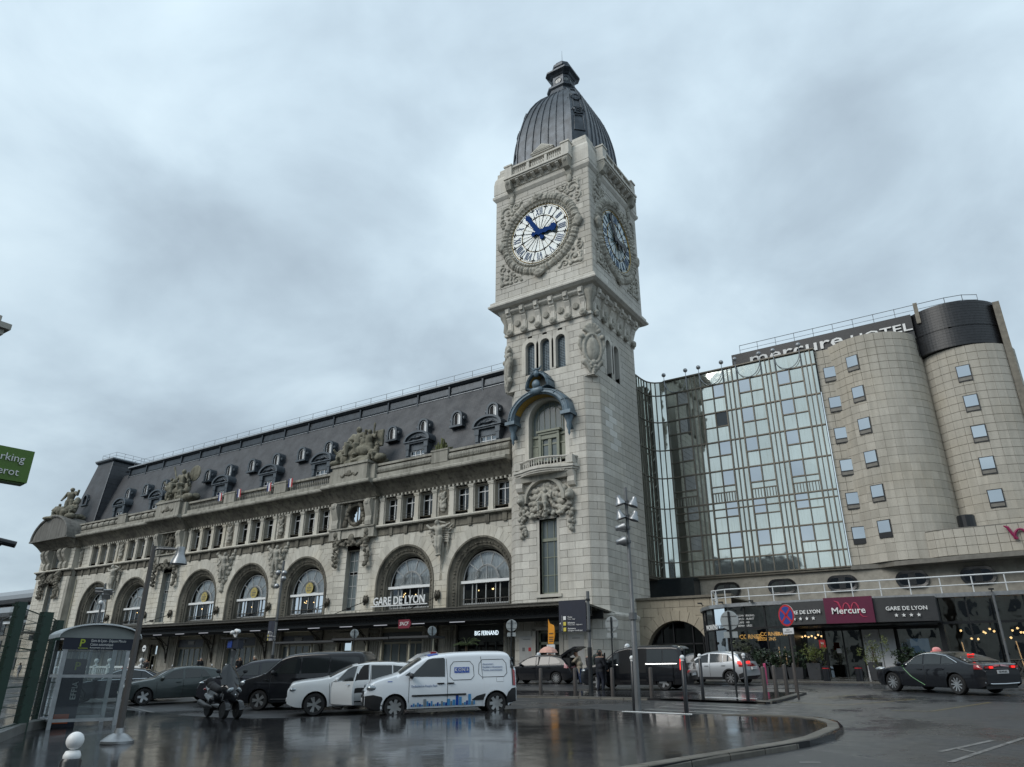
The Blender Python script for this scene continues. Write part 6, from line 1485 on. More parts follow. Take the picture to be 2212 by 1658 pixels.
    q = MB(); q.path([(0, 0, 0), (0, -.5, .1)], .03, 5); q.box(-.12, -.65, .05, .12, -.45, .12); fl = q.mesh('flood_light', M['hframe'])
    for x in (-15.5, -14.2, -12.4, -.4, 1.4): put(fl, 'flood_light', T, (x, 44.6, 5.7))
    return T
M['pane_dk2'] = plain('dark_glass_box', (.02, .025, .028), .1, 0, .1)
M['hbeige2'] = stone('pale_beige_stone', (.40, .35, .27), (.22, .19, .15), .5, 1.0, .12)
M['interior'] = plain('dim_interior', (.045, .04, .035), .7, 0, .3, .6)
M['lamp2'] = plain('tube_glow', (1, .7, .4), .5, 0, 0, emit=(1, .6, .3), es=2.5)
M['railw'] = plain('white_railing', (.62, .63, .63), .4, .2, .05)
HOTEL = build_hotel(); build_entrance()
# ================================================================ GROUND
def wet(name, col, r0, r1, pud, bstr, grain=.6):
    """wet asphalt: fine grain, water film with smoother puddles"""
    m, t, b = newmat(name); p = geopos(t)
    fine = tex_noise(t, p, 38, 4, .7); big = tex_noise(t, p, .33, 5, .6); mid = tex_noise(t, p, 1.7, 5, .6)
    c = mixc(t, fine, tuple(q*.6 for q in col), tuple(q*1.4 for q in col)); c = mixc(t, ramp(t, mid, [(.35, (0, 0, 0)), (.7, (.5,)*3)]), c, tuple(q*1.7 for q in col))
    t.links.new(c, b.inputs['Base Color'])
    pm = math_(t, 'ADD', math_(t, 'MULTIPLY', big, .75), math_(t, 'MULTIPLY', mid, .25))
    rr = ramp(t, pm, [(pud-.10, (r1,)*3), (pud+.05, (r0,)*3)]); t.links.new(rr, b.inputs['Roughness']); b.inputs['IOR'].default_value = 1.33; b.inputs['Specular IOR Level'].default_value = .62
    rip = tex_noise(t, p, 5.5, 3, .55, stretch=(1, 1, 1)); rip2 = tex_noise(t, p, 1.3, 2, .5)
    h = math_(t, 'ADD', math_(t, 'MULTIPLY', rip, .35), math_(t, 'ADD', math_(t, 'MULTIPLY', fine, grain*.10), rip2))
    bump(t, b, h, bstr, .03); return m
M['road'] = wet('wet_asphalt', (.034, .035, .037), .17, .46, .56, .22, 3.0)
M['plaza'] = wet('soaked_asphalt', (.022, .022, .023), .045, .20, .50, .16, 1.0)
M['kerbw'] = plain('wet_concrete', (.2, .2, .19), .4, 0, .25, 4)
M['gable'] = plain('grey_green_panel', (.24, .26, .25), .4, .2, .08)
M['sncf'] = plain('maroon_sign', (.17, .012, .03), .4, 0, .1)
M['pinkc'] = plain('pale_pink_cloth', (.55, .32, .26), .8, 0, .1)
M['kerb'] = stone('granite_kerb', (.17, .16, .14), (.07, .065, .055), .6, 3, .15)
M['linew'] = plain('worn_white_paint', (.15, .15, .148), .35, 0, .7, 7)
M['liney'] = plain('worn_yellow_paint', (.15, .12, .05), .35, 0, .6, 7)
M['tactile'] = plain('white_tactile_strip', (.68, .69, .68), .4, 0, .1, 5)
M['pavement'] = wet('wet_pavement', (.075, .07, .062), .12, .4, .52, .12, 1)
xs = [-400, -150, -60, -30, -15, 0, 15, 60, 300]; ys = [-300, -6, 6, 14, 22, 30, 40, 50, 500]
b = MB()
for i in range(len(xs)-1):
    for j in range(len(ys)-1): b.quad(*[(x, y, gz(x, y)) for x, y in ((xs[i], ys[j]), (xs[i+1], ys[j]), (xs[i+1], ys[j+1]), (xs[i], ys[j+1]))])
b.build('road', M['road'], kind='structure')
def smooth_poly(pts, n=4):
    out_ = []
    k = len(pts)
    for i in range(k):
        p0, p1, p2, p3 = [Vector(pts[(i+j-1) % k]) for j in range(4)]
        for s in range(n):
            t = s/n; out_.append(.5*((2*p1)+(-p0+p2)*t+(2*p0-5*p1+4*p2-p3)*t*t+(-p0+3*p1-3*p2+p3)*t**3))
    return out_
def slab(name, pts, h, mat, kerb=None, wd=.28):
    """raised slab following the sloping ground; returns the structure object"""
    bm = bmesh.new(); vs = [bm.verts.new((p[0], p[1], 0)) for p in pts]; f = bm.faces.new(vs); bmesh.ops.triangulate(bm, faces=[f])
    b = MB(); bm.verts.index_update()
    b.add([(v.co.x, v.co.y, gz(v.co.x, v.co.y)+h) for v in bm.verts], [[v.index for v in q.verts] for q in bm.faces]); bm.free()
    n = len(pts)
    for i in range(n):
        p, q = pts[i], pts[(i+1) % n]; b.quad((p[0], p[1], gz(*p[:2])-.3), (q[0], q[1], gz(*q[:2])-.3), (q[0], q[1], gz(*q[:2])+h), (p[0], p[1], gz(*p[:2])+h))
    return b.build(name, mat, kind='structure')
def kerb_line(parent, pts, h, wd=.26, L=1.0):
    P = [Vector((p[0], p[1], 0)) for p in pts]; acc = [P[0]]; 
    for p in P[1:]:
        while (p-acc[-1]).length >= L: acc.append(acc[-1]+(p-acc[-1]).normalized()*L)
    for a, c in zip(acc, acc[1:]):
        d = (c-a).normalized(); nrm = Vector((-d.y, d.x, 0))*wd; g_ = .012
        a2, c2 = a+d*g_, c-d*g_; q = []
        e = .03
        for s in (a2, c2): q += [(s.x-nrm.x*.04, s.y-nrm.y*.04, gz(s.x, s.y)-.1), (s.x-nrm.x*.04, s.y-nrm.y*.04, gz(s.x, s.y)+h-.035), (s.x+nrm.x*.1, s.y+nrm.y*.1, gz(s.x, s.y)+h+.012), (s.x+nrm.x, s.y+nrm.y, gz(s.x, s.y)+h+.012), (s.x+nrm.x, s.y+nrm.y, gz(s.x, s.y)-.1)]
        b = MB(); b.add(q, [(0, 1, 6, 5), (1, 2, 7, 6), (2, 3, 8, 7), (3, 4, 9, 8), (0, 4, 3, 2, 1), (5, 6, 7, 8, 9)]); b.build('kerb_stone', M['kerb'], parent)
K1 = [(-12.5, -6), (-10.2, -1), (-8.2, 3.2), (-6.6, 7.2), (-5.45, 10.2), (-4.76, 12.41), (-4.51, 13.16), (-4.08, 14.34), (-3.62, 15.68), (-3.42, 17), (-3.52, 18.5), (-3.85, 19.7), (-4.4, 20.55), (-5.2, 20.95), (-6.2, 20.85), (-7.7, 20.4)]
K2 = [(-9.9, 20.62), (-11.2, 21.3), (-13.0, 20.95), (-14.2, 19.95), (-16.0, 17.9), (-17.8, 15.95), (-19.2, 15.05), (-21.9, 14.95), (-24.6, 15.4), (-28.4, 16.05), (-34, 16.2), (-60, 16.2), (-60, -6)]
isl = slab('plaza_pavement', K1+K2, .11, M['plaza'])
kerb_line(isl, [Vector((p[0], p[1], 0)) for p in K1], .11)
K3 = [(-45, 27.4), (-17.75, 27.0), (-14.6, 26.95), (-11.3, 26.75), (-9.7, 27.05), (-7.75, 26.6), (-7.2, 25.9), (-6.98, 26.4), (-6.98, 28), (-7.1, 31.3), (-7.6, 31.6), (-11, 30.9), (-16, 30.6), (-24, 30.6), (-45, 30.6)]
med = slab('traffic_island', K3, .07, M['plaza'])
kerb_line(med, K3[1:4], .07); kerb_line(med, K3[5:10], .07, L=.8)
hp = [(-16.4, 40.5), (-9.9, 40.3), (-5.2, 40.4), (0, 40.6), (12, 41), (12, 46.5), (-4, 46.5), (-16.4, 46.5)]
hs = slab('hotel_pavement', hp, .06, M['pavement']); kerb_line(hs, hp[:5], .06, wd=.35)
sp_ = slab('station_pavement', [(-140, 44), (-26, 43.5), (-19, 44), (-17.5, 50), (-17.5, 57), (-25, 57), (-25.2, 50.8), (-34.7, 50.8), (-140, 51.6)], .1, M['pavement'])
# painted markings, thin sheets just above the road
def mark(name, pts, mat, z=.006): b = MB(); b.poly([(x, y, gz(x, y)+z) for x, y in pts]); return b.build(name, mat, kind='structure')
def stripe(name, p, q, wd, mat, z=.006):
    p, q = Vector(p), Vector(q); n = (q-p).normalized(); n = Vector((-n.y, n.x))*wd/2
    return mark(name, [p-n, q-n, q+n, p+n], mat, z)
for (p, q) in (((-10.1, 25.2), (-7.0, 24.3)), ((-10.1, 24.1), (-6.95, 23.2)), ((-10.15, 22.95), (-6.95, 22.1)), ((-10.2, 21.8), (-6.95, 21.05))): stripe('crossing_stripe', p, q, .34, M['linew'])
for (p, q, n) in (((-9.85, 20.62), (-7.7, 20.32), 34), ((-9.75, 27.12), (-7.75, 26.72), 34)):
    b = MB(); P, Q = Vector(p), Vector(q); d = (Q-P).normalized(); nn = Vector((-d.y, d.x))
    for r in range(2):
        for i in range(n):
            c = P.lerp(Q, (i+.5+.5*r)/n)+nn*(r*.09-.04); z = gz(c.x, c.y)+.10; b.lathe([(.032, z), (.026, z+.022), (.012, z+.026)], c.x, c.y, 6)
    b.box(0, 0, 0, .01, .01, .01) if 0 else None
    b.quad(*[(*(P.lerp(Q, s)+nn*o), gz(P.x, P.y)+.114) for s, o in ((0, -.1), (1, -.1), (1, .1), (0, .1))])
    b.build('tactile_strip', M['tactile'], kind='structure')
for p, q in (((-6.18, 29.05), (-5.33, 31.4)), ((-4.95, 26.08), (-3.17, 29.4)), ((-2.33, 24.5), (-.99, 28.5)), ((-7.0, 27.2), (-5.0, 26.1)), ((-3.31, 24.49), (-2.33, 24.53)), ((-5.9, 29.2), (-3.2, 29.5))): stripe('yellow_line', p, q, .11, M['liney'])
for p, q in (((-4.85, 24.58), (-3.9, 24.58)), ((-3.7, 24.9), (-3.1, 24.9)), ((-3.35, 13.6), (-3.04, 13.73)), ((-1.49, 15.8), (-.74, 17.9)), ((-1.29, 16.44), (-.93, 15.94)), ((-1.25, 14.55), (-.22, 18.6)), ((-6.94, 25.2), (-5.6, 25.0))): stripe('white_line', p, q, .10, M['linew'])
stripe('white_line', (-12.4, 34.6), (-8.2, 31.7), .35, M['linew'])
for p, q in (((-40.5, 21.5), (-24.9, 14.6+1.2)), ((-33.6, 22.7), (-27, 19.4))): stripe('white_line', p, q, .12, M['linew'])
# ================================================================ VEHICLES
def paint(name, col, metal=.0, rough=.28):
    m, t, b = newmat(name); b.inputs['Base Color'].default_value = (*col, 1); b.inputs['Metallic'].default_value = metal; b.inputs['Coat Weight'].default_value = .8; b.inputs['Specular IOR Level'].default_value = .08; b.inputs['Coat Roughness'].default_value = .03
    n = tex_noise(t, objpos(t), 26, 3, .7); rr = ramp(t, n, [(.3, (rough,)*3), (.62, (rough+.1,)*3)]); t.links.new(rr, b.inputs['Roughness'])
    drops = tex_noise(t, objpos(t), 90, 2, .5); dr = ramp(t, drops, [(.6, (0, 0, 0)), (.7, (1, 1, 1))]); bump(t, b, dr, .03, .002); return m
M['carglass'] = plain('car_window_glass', (.012, .015, .016), .035, 0, 0, spec=.7)
M['carglass2'] = plain('tinted_windscreen', (.045, .055, .058), .05, 0, .2, 1.5, spec=.7)
M['tyre'] = plain('tyre_rubber', (.012, .012, .013), .7, 0, .2, 20)
M['alloy'] = plain('alloy_rim', (.50, .51, .52), .3, .8, .08, 8)
M['plastic'] = plain('black_plastic', (.016, .017, .019), .5, 0, .15, 8)
M['lens'] = plain('headlamp_lens', (.30, .33, .35), .08, .5, .5, 22, coat=1)
M['redlens'] = plain('red_lamp_lens', (.28, .008, .012), .12, 0, .1, 8, coat=1)
M['brake'] = plain('lit_brake_lamp', (.8, .02, .02), .3, 0, 0, emit=(1, .03, .02), es=.7)
M['chrome'] = plain('chrome_trim', (.65, .66, .67), .15, 1, 0)
M['plate'] = plain('number_plate', (.6, .6, .6), .4, 0, 0)
M['seat'] = plain('dark_seat_fabric', (.02, .02, .022), .8, 0, .2, 6)
M['taxi_w'] = plain('white_taxi_lamp', (.75, .76, .76), .3, 0, 0)
M['taxi_r'] = plain('red_lit_taxi_lamp', (.6, .25, .24), .3, 0, 0, emit=(1, .3, .25), es=.12)
def lerpf(pts):
    def f(x):
        if x <= pts[0][0]: return pts[0][1]
        for a, b in zip(pts, pts[1:]):
            if x <= b[0]: return a[1]+(b[1]-a[1])*(x-a[0])/max(1e-6, b[0]-a[0])
        return pts[-1][1]
    return f
def smoothf(f, L, s=.10):
    n = int(L/.02)+1; v = [f(i*.02) for i in range(n)]; k = max(1, int(s/.02))
    for _ in range(2): v = [sum(v[max(0, min(n-1, i+j))] for j in range(-k, k+1))/(2*k+1) for i in range(n)]
    return lambda x: v[max(0, min(n-1, int(x/.02)))]+(v[max(0, min(n-1, int(x/.02)+1))]-v[max(0, min(n-1, int(x/.02)))])*max(0, min(1, x/.02-int(x/.02)))
class Car:
    def __init__(s, name, label, cat, S, mat, group=None):
        s.S = S; s.L, s.W, s.wb, s.fo, s.R = S['L'], S['W'], S['wb'], S['fo'], S['R']
        s.x0 = s.wb/2+s.fo
        s.root = thing(name, label, cat, (0, 0, 0), group); s.mat = mat
        s.top = smoothf(lerpf(S['top']), s.L, S.get('sm', .07)); s.belt = lerpf(S['belt']); s.k = S.get('k', .3); s.wh = (s.fo, s.fo+s.wb); s.base = S.get('base', .24)
        s.body()
    def X(s, d): return s.x0-d
    def hw(s, d):
        L = s.L; q = s.S.get('nose', .16); r = s.S.get('tail', .10)
        return s.W*(1-q*max(0, (.75-d)/.75)**2.4-r*max(0, (d-(L-.6))/.6)**2.6)
    def low(s, d):
        b = s.base+.12*max(0, (.4-d)/.4)**2+.14*max(0, (d-(s.L-.4))/.4)**2
        for w_ in s.wh:
            ra = s.R+.055
            if abs(d-w_) < ra: b = max(b, s.R+sqrt(ra*ra-(d-w_)**2))
        return min(b, s.top(d)-.1)
    def zs(s, d):
        t = s.top(d); r = s.S.get('rr', .14) if t > s.belt(d)+.16 else .085
        return max(s.low(d)+.02, t-r)
    def T(s, d, z):
        b = s.belt(d)
        if z <= b: return 1-.055*((z-.6)/.45)**2 if z > .6 else 1-.085*((.6-z)/.45)**2
        return 1-.055*((b-.6)/.45)**2-s.k*(z-b)/s.W
    def y(s, d, z):
        zz = s.zs(d); w_ = s.hw(d)
        if z <= zz: return w_*s.T(d, z)
        ys = w_*s.T(d, zz); u = min(1, (z-zz)/max(1e-4, s.top(d)-zz)); return ys*max(0, 1-u**2.8)**(1/2.8)
    def zt(s, d, y):
        zz = s.zs(d); ys = s.hw(d)*s.T(d, zz); u = min(1, abs(y)/ys); return zz+(s.top(d)-zz)*max(0, 1-u**2.8)**(1/2.8)
    def body(s):
        L = s.L; ds = [0, .015, .04]+[i*.05 for i in range(2, int(L/.05))]+[L-.04, L-.015, L]
        for w_ in s.wh:
            for k in range(-9, 10): ds.append(w_+(s.R+.055)*sin(k/9*PI/2)*.999)
        ds = sorted(set(round(d, 3) for d in ds if 0 <= d <= L)); nz, na = 8, 8
        vs = []; m = 2*(nz+na)-1+2
        for d in ds:
            lo, zz, t = s.low(d), s.zs(d), s.top(d); half = []
            for i in range(nz): z = lo+(zz-lo)*i/(nz-1); half.append((s.y(d, z), z))
            ys = half[-1][0]
            for i in range(1, na+1): th = PI/2*i/na; half.append((ys*cos(th)**(2/2.8) if i < na else 0, zz+(t-zz)*sin(th)**(2/2.8)))
            row = [(s.X(d), p[0], p[1]) for p in half]+[(s.X(d), -p[0], p[1]) for p in reversed(half[:-1])]
            vs.append(row)
        m = len(vs[0]); b = MB(); fs = []
        for i in range(len(ds)-1):
            for j in range(m-1): fs.append((i*m+j, i*m+j+1, (i+1)*m+j+1, (i+1)*m+j))
        fs.append(tuple(range(m))); fs.append(tuple((len(ds)-1)*m+j for j in range(m)))
        b.add([p for r in vs for p in r], fs)
        s.bodyo = b.build('body', s.mat, s.root, smooth=38)
        b = MB(); b.box(s.X(L-.15), -s.W*.78, s.base-.03, s.X(.15), s.W*.78, .62); b.build('underbody', M['plastic'], s.root)
    def side(s, name, lo, hi, mat, eps=.012, sides=(1, -1), n=10, m=3, parent=None, label=None):
        """panel following the body side between polylines lo and hi of (d, z)"""
        fl, fh = lerpf(lo), lerpf(hi); d0, d1 = max(lo[0][0], hi[0][0]), min(lo[-1][0], hi[-1][0]); o = None
        dl = sorted(set([d0+(d1-d0)*i/n for i in range(n+1)]+[p[0] for p in lo+hi if d0 <= p[0] <= d1]))
        for sd in sides:
            vs = []
            for d in dl:
                for j in range(m+1): z = fl(d)+(fh(d)-fl(d))*j/m; vs.append((s.X(d), sd*(s.y(d, z)+eps), z))
            b = MB(); b.add(vs, [(i*(m+1)+j, i*(m+1)+j+1, (i+1)*(m+1)+j+1, (i+1)*(m+1)+j) for i in range(len(dl)-1) for j in range(m)])
            o = b.build(name, mat, parent or s.root, smooth=True)
        return o
    def over(s, name, d0, d1, f0, f1, mat, eps=.012, n=8, m=8):
        """panel lying on the top surface, half width given as fraction of the section"""
        vs = []
        for i in range(n+1):
            d = d0+(d1-d0)*i/n; f = f0+(f1-f0)*i/n; zz = s.zs(d); w_ = s.hw(d)*s.T(d, zz)*f
            for j in range(m+1): y = -w_+2*w_*j/m; vs.append((s.X(d)+(eps if d < s.L/2 else -eps)*.8, y, s.zt(d, y)+eps))
        b = MB(); b.add(vs, [(i*(m+1)+j, i*(m+1)+j+1, (i+1)*(m+1)+j+1, (i+1)*(m+1)+j) for i in range(n) for j in range(m)])
        return b.build(name, mat, s.root, smooth=True)
    def seam(s, pts, sides=(1, -1), r=.007):
        for sd in sides:
            P_ = []
            for a, c in zip(pts, pts[1:]):
                for i in range(6): t = i/6; d, z = a[0]+(c[0]-a[0])*t, a[1]+(c[1]-a[1])*t; P_.append((s.X(d), sd*(s.y(d, z)+.001), z))
            d, z = pts[-1]; P_.append((s.X(d), sd*(s.y(d, z)+.001), z))
            b = MB(); b.path(P_, r, 4); b.build('panel_seam', M['plastic'], s.root)
    def wheels(s, spokes=5, col='alloy', wd=.21, twin=False):
        R_ = s.R; b = MB(); b.lathe([(R_*.62, -wd/2), (R_*.9, -wd/2-.005), (R_*.985, -wd*.36), (R_, -wd*.2), (R_, wd*.2), (R_*.985, wd*.36), (R_*.9, wd/2+.005), (R_*.66, wd/2), (R_*.62, wd/2-.03)], 0, 0, 32, 'y'); tm = b.mesh('wheel', M['tyre'], 40)
        b = MB(); b.lathe([(R_*.66, wd/2), (R_*.70, wd/2+.004), (R_*.62, wd/2-.02), (R_*.6, wd/2-.09), (0.01, wd/2-.1)], 0, 0, 28, 'y', caps=False); bm = b.mesh('rim_barrel', M['plastic'], 40)
        b = MB(); b.lathe([(.0, wd/2-.005), (.06, wd/2-.005), (.07, wd/2-.03), (.07, wd/2-.07)], 0, 0, 14, 'y'); b.lathe([(R_*.70, wd/2+.006), (R_*.71, wd/2-.01), (R_*.64, wd/2-.02), (R_*.63, wd/2)], 0, 0, 32, 'y', caps=False)
        for k in range(spokes):
            for o_ in ((-.10, .10) if twin else (0,)):
                a = 2*PI*k/spokes+o_*1.6; ca, sa = cos(a), sin(a); w0, w1 = (.022, .028) if twin else (.05, .042 if spokes < 8 else .022)
                if not twin and spokes >= 8: w0 = .02
                def pt(r, w_, y): return (r*ca-w_*sa, y, r*sa+w_*ca)
                b.add([pt(.04, -w0, wd/2-.01), pt(.04, w0, wd/2-.01), pt(R_*.67, w1, wd/2), pt(R_*.67, -w1, wd/2), pt(.04, -w0, wd/2-.05), pt(.04, w0, wd/2-.05), pt(R_*.67, w1, wd/2-.04), pt(R_*.67, -w1, wd/2-.04)], [(0, 1, 2, 3), (0, 4, 5, 1), (1, 5, 6, 2), (3, 2, 6, 7), (0, 3, 7, 4)])
        rm = b.mesh('rim', M[col], 40)
        for d in s.wh:
            for sd in (1, -1):
                o = put(tm, 'wheel', s.root, (s.X(d), sd*(s.W-.125), R_), 0 if sd > 0 else PI); put(bm, 'rim_barrel', o); put(rm, 'rim', o)
    def lamp(s, name, d, yf, z, r, mat, sides=(1, -1), rot=0):
        for sd in sides:
            b = MB(Matrix.Translation((s.X(d), sd*s.hw(d)*yf, z)) @ Matrix.Rotation(sd*rot, 4, 'Z')); b.sph((0, 0, 0), r, 14, 8); b.build(name, mat, s.root, smooth=True)
    def front(s, name, y0, y1, z0, z1, d, mat, th=.03): b = MB(); b.bbox(s.X(d)-.05, y0, z0, s.X(d)+th, y1, z1, .012); return b.build(name, mat, s.root)
    def mirror(s, d, z, mat):
        for sd in (1, -1):
            b = MB(); y = sd*(s.y(d, z)+.13); b.sph((s.X(d), y, z+.03), (.075, .125, .085), 12, 8); b.tube((s.X(d)-.03, sd*(s.y(d, z)-.02), z-.04), (s.X(d), y, z), .025, n=6); b.build('mirror', mat, s.root, smooth=40)
    def handles(s, pts, mat, sides=(1, -1)):
        for d, z in pts:
            for sd in sides: b = MB(); y = sd*(s.y(d, z)+.02); b.bbox(s.X(d)-.11, y-.022, z-.016, s.X(d)+.11, y+.022, z+.016, .01); b.build('handle', mat, s.root)
    def arches(s, mat, wd=.07, sides=(1, -1)):
        for w_ in s.wh:
            for sd in sides:
                vs = []; ra = s.R+.05; n = 18
                for i in range(n+1):
                    t = PI*(-.06+1.12*i/n)
                    for q in (0, 1): r = ra+q*wd; d, z = w_-r*cos(t), s.R+r*sin(t); z = max(z, .2); vs.append((s.X(d), sd*(s.y(d, min(z, s.zs(d)))+.014), z))
                b = MB(); b.add(vs, [(2*i, 2*i+1, 2*i+3, 2*i+2) for i in range(n)]); b.build('arch_trim', mat, s.root, smooth=True)
    def place(s, x, y, yaw, sc_=1):
        a = R(yaw); n = Vector((-.0049, -.0358 if y < 50 else 0, 1)).normalized(); f = Vector((cos(a), sin(a), 0)); f = (f-n*f.dot(n)).normalized(); l = n.cross(f)
        Mx = Matrix((f, l, n)).transposed().to_4x4(); s.root.matrix_world = Matrix.Translation((x, y, gz(x, y)+.004)) @ Mx @ Matrix.Scale(sc_, 4); return s.root
    def loc(s, d, y, z): return Vector((s.X(d), y, z))
def taxi_lamp(c, d, mat, sc_=1):
    b = MB(); z = c.top(d); b.sph((c.X(d), 0, z+.06), (.10*sc_, .2*sc_, .11*sc_), 12, 8); b.box(c.X(d)-.1, -.2, z-.01, c.X(d)+.1, .2, z+.03); b.build('roof_lamp', mat, c.root, smooth=40)
def windows(c, wins, sides=(1, -1), mat='carglass'):
    for lo, hi in wins: c.side('side_window', lo, hi, M[mat], .010, sides)

# ---- small white works van
P_white = paint('white_van_paint', (.72, .76, .80)); P_white2 = paint('white_suv_paint', (.66, .68, .69)); P_black = paint('black_car_paint', (.010, .011, .014)); P_navy = paint('blue_black_paint', (.012, .014, .022)); P_grey = paint('green_grey_paint', (.058, .072, .072), .3, .3); P_silver = paint('silver_paint', (.42, .44, .46), .5, .3); P_dark = paint('dark_grey_paint', (.03, .032, .04), .2)
def kone_van():
    S = dict(L=4.6, W=.915, wb=3.08, fo=.88, R=.315, base=.25, k=.16, rr=.16, nose=.20, tail=.05, sm=.09,
             top=[(0, .60), (.04, .82), (.12, .98), (.45, 1.10), (.85, 1.19), (1.0, 1.24), (1.62, 1.62), (1.78, 1.69), (2.1, 1.755), (2.7, 1.80), (3.6, 1.815), (4.25, 1.80), (4.48, 1.74), (4.56, 1.5), (4.58, 1.0), (4.6, .6)],
             belt=[(0, 1.0), (1.2, 1.08), (4.6, 1.12)])
    c = Car('white_van', 'small white works van with a blue lettered square and skyline graphics on its side', 'van', S, P_white)
    windows(c, [([(1.38, 1.13), (2.38, 1.10)], [(1.38, 1.16), (1.5, 1.28), (1.86, 1.60), (2.0, 1.63), (2.34, 1.64), (2.38, 1.6)])])
    c.side('quarter_light', [(1.18, 1.17), (1.33, 1.16)], [(1.18, 1.18), (1.33, 1.27)], M['carglass'])
    c.over('windscreen', 1.02, 1.68, .9, .84, M['carglass2'])
    b = MB(); b.box(c.X(4.585)-.01, -.62, 1.1, c.X(4.585)+.02, .62, 1.6); b.build('rear_window', M['carglass'], c.root)
    # black lower bumpers, rub strip
    c.side('front_bumper', [(.01, .34), (.3, .25), (.56, .25)], [(.01, .63), (.25, .66), (.5, .60), (.56, .45)], M['plastic'], .014)
    c.front('front_bumper', -.66, .66, .34, .62, .0, M['plastic'], .035)
    c.side('rear_bumper', [(4.28, .30), (4.58, .35)], [(4.28, .5), (4.34, .62), (4.45, .72), (4.58, .74)], M['plastic'], .016)
    c.side('rub_strip', [(1.38, .575), (3.02, .575)], [(1.38, .625), (3.02, .625)], M['plastic'], .02); c.arches(P_white, .05)
    c.side('rear_flare', [(3.2, .42), (3.62, .42)], [(3.2, .44), (3.35, .54), (3.62, .60)], M['plastic'], .012)
    c.side('rear_lamp', [(4.50, .80), (4.575, .80)], [(4.50, 1.28), (4.575, 1.22)], M['redlens'], .016)
    c.side('rear_pillar_trim', [(4.47, .8), (4.5, .8)], [(4.42, 1.68), (4.5, 1.62)], M['plastic'], .012); c.side('rear_corner', [(4.44, 1.3), (4.57, 1.25)], [(4.44, 1.66), (4.54, 1.56)], M['plastic'], .014)
    c.lamp('headlamp', .30, .80, .845, (.27, .17, .11), M['lens'], rot=.32)
    c.front('grille', -.45, .45, .66, .76, .0, M['plastic'], .03); c.front('number_plate', -.26, .26, .44, .55, .0, M['plate'], .05)
    c.mirror(1.36, 1.12, M['plastic']); c.handles([(2.25, .92), (2.55, .92)], M['plastic'])
    c.seam([(1.28, .3), (1.3, 1.1)]); c.seam([(2.44, .3), (2.46, 1.0), (2.42, 1.7)]); c.seam([(3.55, 1.0), (3.5, 1.65)])
    def rr_(d0, d1, z0, z1): c.seam([(d0+.1, z0), (d1-.1, z0), (d1, z0+.1), (d1-.02, z1-.12), (d1-.12, z1), (d0+.12, z1), (d0+.02, z1-.12), (d0, z0+.1), (d0+.1, z0)], r=.009)
    rr_(2.53, 3.28, 1.0, 1.52); rr_(3.42, 4.32, 1.06, 1.56)
    c.side('fuel_flap', [(3.98, .92), (4.2, .92)], [(3.98, 1.04), (4.2, 1.04)], P_white, .008); c.seam([(3.98, .92), (4.2, .92), (4.2, 1.04), (3.98, 1.04), (3.98, .92)], (1,), .006)
    c.wheels(7)
    M['kblue'] = plain('blue_vinyl', (.015, .07, .36), .35, 0, 0); M['kblue2'] = plain('light_blue_vinyl', (.08, .30, .60), .35, 0, 0); M['kgrey'] = plain('grey_vinyl', (.22, .26, .29), .35, 0, 0); M['ktext'] = plain('blue_grey_print', (.13, .2, .36), .35, 0, 0)
    for i, ch in enumerate('KONE'):
        d0 = 2.67+i*.118; c.side('logo_square', [(d0, 1.20), (d0+.108, 1.20)], [(d0, 1.36), (d0+.108, 1.36)], M['kblue'], .014, (1,), 2)
        text(ch, .15, M['white'], c.root, TM(c.X(d0+.054), c.y(d0, 1.28)+.018, 1.28, PI), name='logo_letter', ext=.002, bold=.02, sx=.8)
    for i, s in enumerate(('Ascenseurs', 'Escaliers mécaniques', 'Portes automatiques')): text(s, .075, M['ktext'], c.root, TM(c.X(3.55), c.y(3.7, 1.42-.085*i)+.016, 1.43-.085*i, PI), name='lettering', ext=.002, align='LEFT', bold=.006)
    text('Dedicated to People Flow', .085, M['ktext'], c.root, TM(c.X(1.36), c.y(1.8, .86)+.014, .86, PI), name='lettering', ext=.002, align='LEFT', bold=.006, W=.78)
    g = random.Random(11); d = 1.36
    hs = [.05, .09, .06, .11, .07, .05, .2, .14, .09, .14, .05, .06, .1, .06, .13, .1, .09, .19, .12, .16, .32, .23, .05, .08, .12, .3, .10, .13]
    for i, h in enumerate(hs):
        w_ = .05 if h < .15 else .085
        c.side('skyline_bar', [(d, .30), (d+w_, .30)], [(d, .30+h), (d+w_, .30+h)], M[('kblue', 'kblue2', 'kgrey', 'kblue2')[i % 4]], .012, (1,), 2, 1); d += w_+.012
    c.side('hood_badge', [(.66, 1.0), (.8, 1.0)], [(.66, 1.02), (.8, 1.02)], M['kblue'], .01, (1,), 2)
    c.over('roof_stripe', 1.9, 2.2, .8, .8, M['kblue'], .008)
    c.place(-15.42, 19.23, 227.2, 1.013); return c
M['skin'] = plain('skin', (.42, .24, .16), .5, 0, .06)
KV = kone_van()
